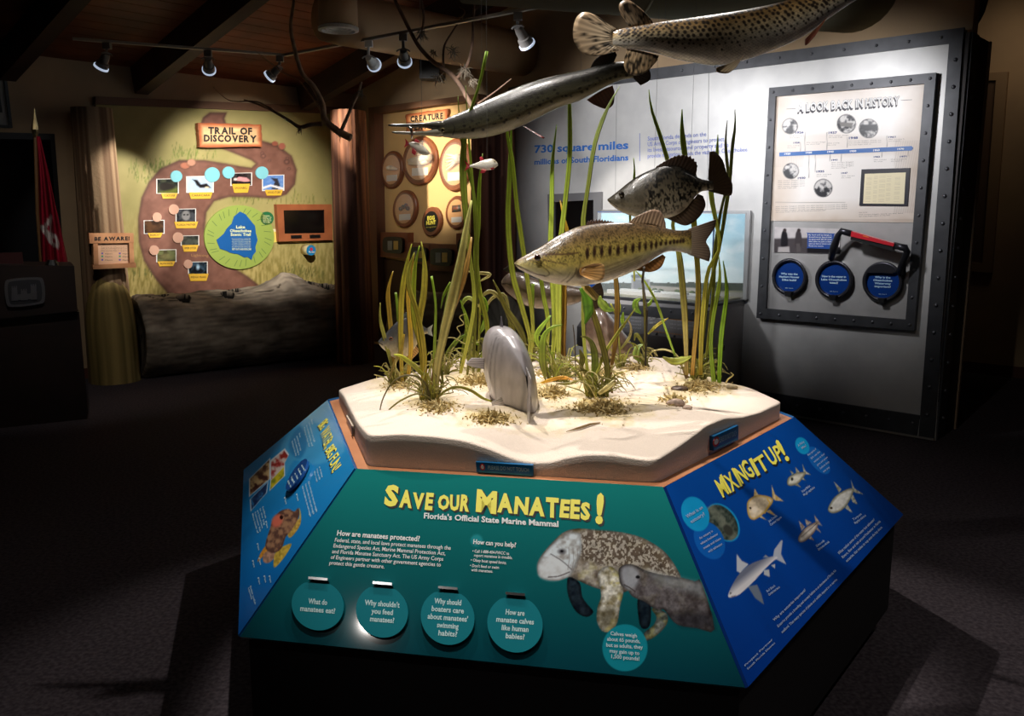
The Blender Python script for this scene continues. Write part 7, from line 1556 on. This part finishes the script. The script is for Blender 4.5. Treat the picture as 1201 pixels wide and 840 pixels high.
clump(U, (818, 446), 'tall eelgrass clump at the right end of the sand bed, reaching past the dark fish', [
    ([(805, 440), (805, 416), (803, 368), (800, 330), (796, 295), (789, 267), (794, 225), (786, 198), (773, 155), (764, 128), (761, 105)], [5, 6, 8, 8, 7, 4, 5, 6, 5, 4, .8], (170, 150, 90), GR, -.1),
    ([(812, 440), (815, 402), (818, 368), (819, 330), (814, 262), (808, 215), (803, 180), (800, 154), (800, 128)], [5, 6, 7, 6, 7, 7, 5, 7, 1], (170, 130, 60), (116, 150, 44), -.15),
    ([(822, 440), (822, 421), (824, 378), (830, 320), (844, 290), (838, 251), (834, 225), (840, 193), (842, 158)], [5, 6, 6, 5, 4, 5, 6, 6, .8], (180, 160, 60), GR, -.2),
    ([(818, 440), (824, 400), (830, 350), (844, 288), (851, 246), (856, 212), (859, 172), (862, 150), (862, 128)], [3, 4, 4, 4, 4, 5, 4, 4, .8], YG, (70, 80, 36), -.05),
    ([(826, 442), (836, 350), (838, 300), (845, 250), (854, 212), (853, 195), (851, 167), (853, 141)], [3, 4, 4, 5, 4, 3, 4, .8], YG, (60, 64, 36), .02),
    ([(838, 454), (834, 410), (836, 378), (844, 330), (843, 300)], [6, 5, 5, 5, 1], GR, (150, 176, 60), -.12),
    ([(843, 455), (846, 397), (852, 349), (851, 325), (848, 306)], [5, 6, 6, 5, 1], (120, 160, 40), (130, 170, 44), -.13),
    ([(811, 444), (808, 452), (811, 464), (810, 478)], [5, 6, 5, 4], PA, PA, -.12),
    ([(806, 444), (800, 430), (795, 424)], [5, 3, 2], (110, 86, 60), BR, 0, 'stem'), ([(777, 419), (790, 424), (802, 422), (811, 418)], [2, 9, 10, 2], (120, 120, 36), (150, 156, 60), -.06, 'leaf'),
    ([(792, 418), (781, 387), (770, 355), (756, 330), (744, 316)], [2.5, 3, 3.2, 3, 1], GR, (170, 190, 70), -.05), ([(800, 425), (790, 414), (778, 410), (764, 412)], [2, 2.5, 2.5, 1], PA, PA, -.02),
    ([(850, 452), (854, 445), (860, 440), (857, 437)], [1.5, 2, 2, 1], PA, PA, -.1), ([(744, 330), (743, 300), (739, 253), (744, 206), (743, 185)], [2, 3, 3, 4, .8], YG, GR, .1)], extra=30, seed=41, spread=24, hgt=34, cols=(PA, YG, OL))
# debris around the roots
m_deb = vmat('root_debris', .95, .1)
def debris(px, py, rx, ry, n, label, seed):
    rn = np.random.default_rng(seed); mb = MB(); C = []
    for i in range(int(n*1.5)):
        a_ = rn.uniform(0, 6.28); r = abs(rn.normal(0, .5)); x = px+rx*r*math.cos(a_); y = py+ry*r*math.sin(a_); g = on_sand(x, y); s_ = rn.uniform(.0025, .009)*(1.4-min(r, 1)); k = rn.normal(0, 1, (3, 3))
        q_, _ = np.linalg.qr(k); L_ = s_*rn.uniform(1, 3.2); V = []
        for sx, sy, sz in ((-1, 0, 0), (1, 0, 0), (0, 1, 0), (0, -1, 0), (0, 0, 1), (0, 0, -1)): V.append(g+[0, 0, s_*.3+(.010*max(0, 1-r)*rn.random())]+q_@(np.array([sx*L_, sy*s_*.7, sz*s_*.45])))
        mb.add(V, [(0, 3, 4), (3, 1, 4), (1, 2, 4), (2, 0, 4), (3, 0, 5), (1, 3, 5), (2, 1, 5), (0, 2, 5)])
        c = lin(np.clip(lerp((224, 204, 150), (160, 136, 84), rn.random())*rn.uniform(.8, 1.1)/255, 0, 1)); C += [c]*6
    o = mb.build('plant_debris', m_deb, None, colors=np.array(C), kind='stuff'); return tag(o, label, 'plant debris')
for k, (x, y, rx, ry, n, lb) in enumerate(((512, 478, 34, 10, 260, 'tan root litter at the foot of the front left eelgrass'), (575, 492, 36, 10, 260, 'crumbly tan litter patch in front of the pale grey fish'), (470, 452, 26, 9, 160, 'root litter under the leftmost yellow grass'),
        (565, 447, 40, 11, 300, 'root litter left of the pale grey fish'), (648, 462, 26, 10, 280, 'dark root litter under the bright middle eelgrass'), (705, 478, 46, 13, 480, 'wide olive litter patch at the middle front of the sand'), (820, 454, 34, 10, 380, 'root litter around the right end eelgrass'),
        (700, 440, 50, 8, 220, 'litter strip behind the broad olive leaves'), (790, 470, 24, 8, 120, 'pinkish crumbs left of the bent pale blade'), (650, 438, 40, 8, 200, 'litter behind the bass head grass'), (745, 432, 26, 6, 120, 'litter at the foot of the small pondweed stems'))):
    debris(x, y, rx, ry, n, lb, 50+k)
tw = thing('twig', on_sand(685, 505), 'thin brown twig lying on the sand at the middle front', 'twig')
MB().tube([on_sand(664, 508)+[0, 0, .004], on_sand(680, 504)+[0, 0, .006], on_sand(692, 500)+[0, 0, .006], on_sand(704, 497)+[0, 0, .003]], [.001, .004, .004, .002], 7).build('twig_stem', mat('twig_brown', (150, 124, 84), .8), tw)
def pebble(x, y, r, col, label, nm='stone', sc=(1.4, 1, .7), seed=1):
    g = on_sand(x, y); mb = MB(); mb.sphere(g+[0, 0, r*.4], r, 20, 14, sc=sc); V = mb.v[0]; c = g+[0, 0, r*.4]; d = V-c; V[:] = c+d*(1+.35*(fbm(d[:, 0]*900+50, d[:, 2]*900+d[:, 1]*700+50, 12, seed)-.5))[:, None]
    o = mb.build(nm, mat('stone_%d' % col[0], col, .8, col2=tuple(int(v*.75) for v in col), scale=60), None, smooth=True); return tag(o, label, 'stone')
pebble(793, 476, .022, (214, 186, 166), 'pinkish stone left of the bent pale blade on the sand', seed=3)
pebble(806, 480, .012, (206, 180, 160), 'small pinkish stone at the foot of the bent pale blade', seed=4)
pebble(858, 456, .016, (176, 158, 120), 'tan stone at the right edge of the right end eelgrass', seed=5)
g = on_sand(797, 457); sh = MB(); th = np.linspace(0, 2*math.pi, 25)[:-1]; G = []
for k, (r_, h_) in enumerate(((.026, .004), (.025, .007), (.018, .012), (.002, .0145))): G.append(np.stack([g[0]+r_*1.3*np.cos(th), g[1]+r_*np.sin(th), g[2]+h_+0*th], 1))
o = sh.grid(np.array(G), 0, True).build('mussel_shell', mat('shell_dark', (58, 44, 40), .35, col2=(96, 74, 58), scale=40), None, smooth=True); tag(o, 'dark open mussel shell in the litter left of the right end eelgrass', 'shell')

# ================================================================ BARE BRANCHES
m_br = mat('branch_bark', (186, 156, 124), .85, col2=(140, 112, 88), scale=14, bump=.002, bscale=60)
def branch(label, D, limbs, twigs, seed, m_):
    o = None; rn = random.Random(seed); o = thing('bare_branch', at(*limbs[0][0][0], D), label, 'branch')
    for pts, r0, r1 in limbs:
        P = smooth_poly(pts, 6, False); n = len(P); s_ = np.linspace(0, 1, n); d = D+.12*np.sin(s_*4+seed+pts[0][0]*.01)*s_*0+.0*s_
        MB().tube(at(P[:, 0], P[:, 1], d), np.linspace(r0, r1, n), 8).build('limb', m_, o, smooth=True)
    mb = MB()
    for x, y, n_, sp in twigs:
        for i in range(n_):
            a_ = rn.uniform(0, 6.28); L_ = rn.uniform(.3, .75)*sp; p = [(x+rn.uniform(-3, 3), y+rn.uniform(-3, 3))]; 
            for k in range(3): a_ += rn.uniform(-.8, .8); p.append((p[-1][0]+math.cos(a_)*L_/3, p[-1][1]+math.sin(a_)*L_/3+1.2))
            dd = D+rn.uniform(-.06, .06); mb.tube([at(*q_, dd) for q_ in p], [.0032, .0026, .002, .001], 4)
    mb.build('moss_tufts', mat('moss_grey', (110, 98, 80), .9), o, kind='stuff'); return o
branch('pale forked bare branch hanging in front of the trail mural and corner post', 7.0, [
    ([(345, 0), (341, 30), (345, 55), (354, 85), (368, 102), (378, 122), (381, 140), (395, 153), (412, 162)], .012, .03), ([(378, 145), (365, 146), (352, 149), (340, 142), (320, 130), (302, 122), (286, 117)], .02, .006), ([(250, 102), (270, 118), (300, 119), (320, 128)], .003, .006),
    ([(352, 149), (350, 157)], .01, .003), ([(399, 156), (406, 140), (413, 124), (420, 110), (424, 96)], .016, .008), ([(385, 145), (370, 120), (352, 96), (330, 84), (300, 60)], .008, .003)], [(351, 150, 14, 7), (423, 108, 26, 9), (400, 158, 10, 8)], 3, m_br)
branch('dark mossy branch hanging in front of the creature board wall and black speaker', 6.6, [
    ([(463, 0), (472, 18), (484, 42), (494, 58), (510, 74), (528, 86), (540, 100), (550, 118), (560, 135)], .012, .02), ([(534, 94), (548, 76), (554, 50), (555, 20), (558, -10)], .014, .006), ([(520, 80), (521, 55), (532, 35), (545, 15), (538, 8)], .009, .003),
    ([(494, 0), (497, 20), (494, 38), (488, 48)], .01, .006), ([(600, 92), (580, 108), (560, 122)], .003, .008)], [(495, 38, 30, 12), (545, 82, 50, 14), (530, 60, 24, 14), (515, 90, 26, 14), (555, 95, 26, 10), (508, 60, 14, 9)], 7, mat('branch_dark', (120, 92, 72), .9, col2=(90, 68, 52), scale=12))
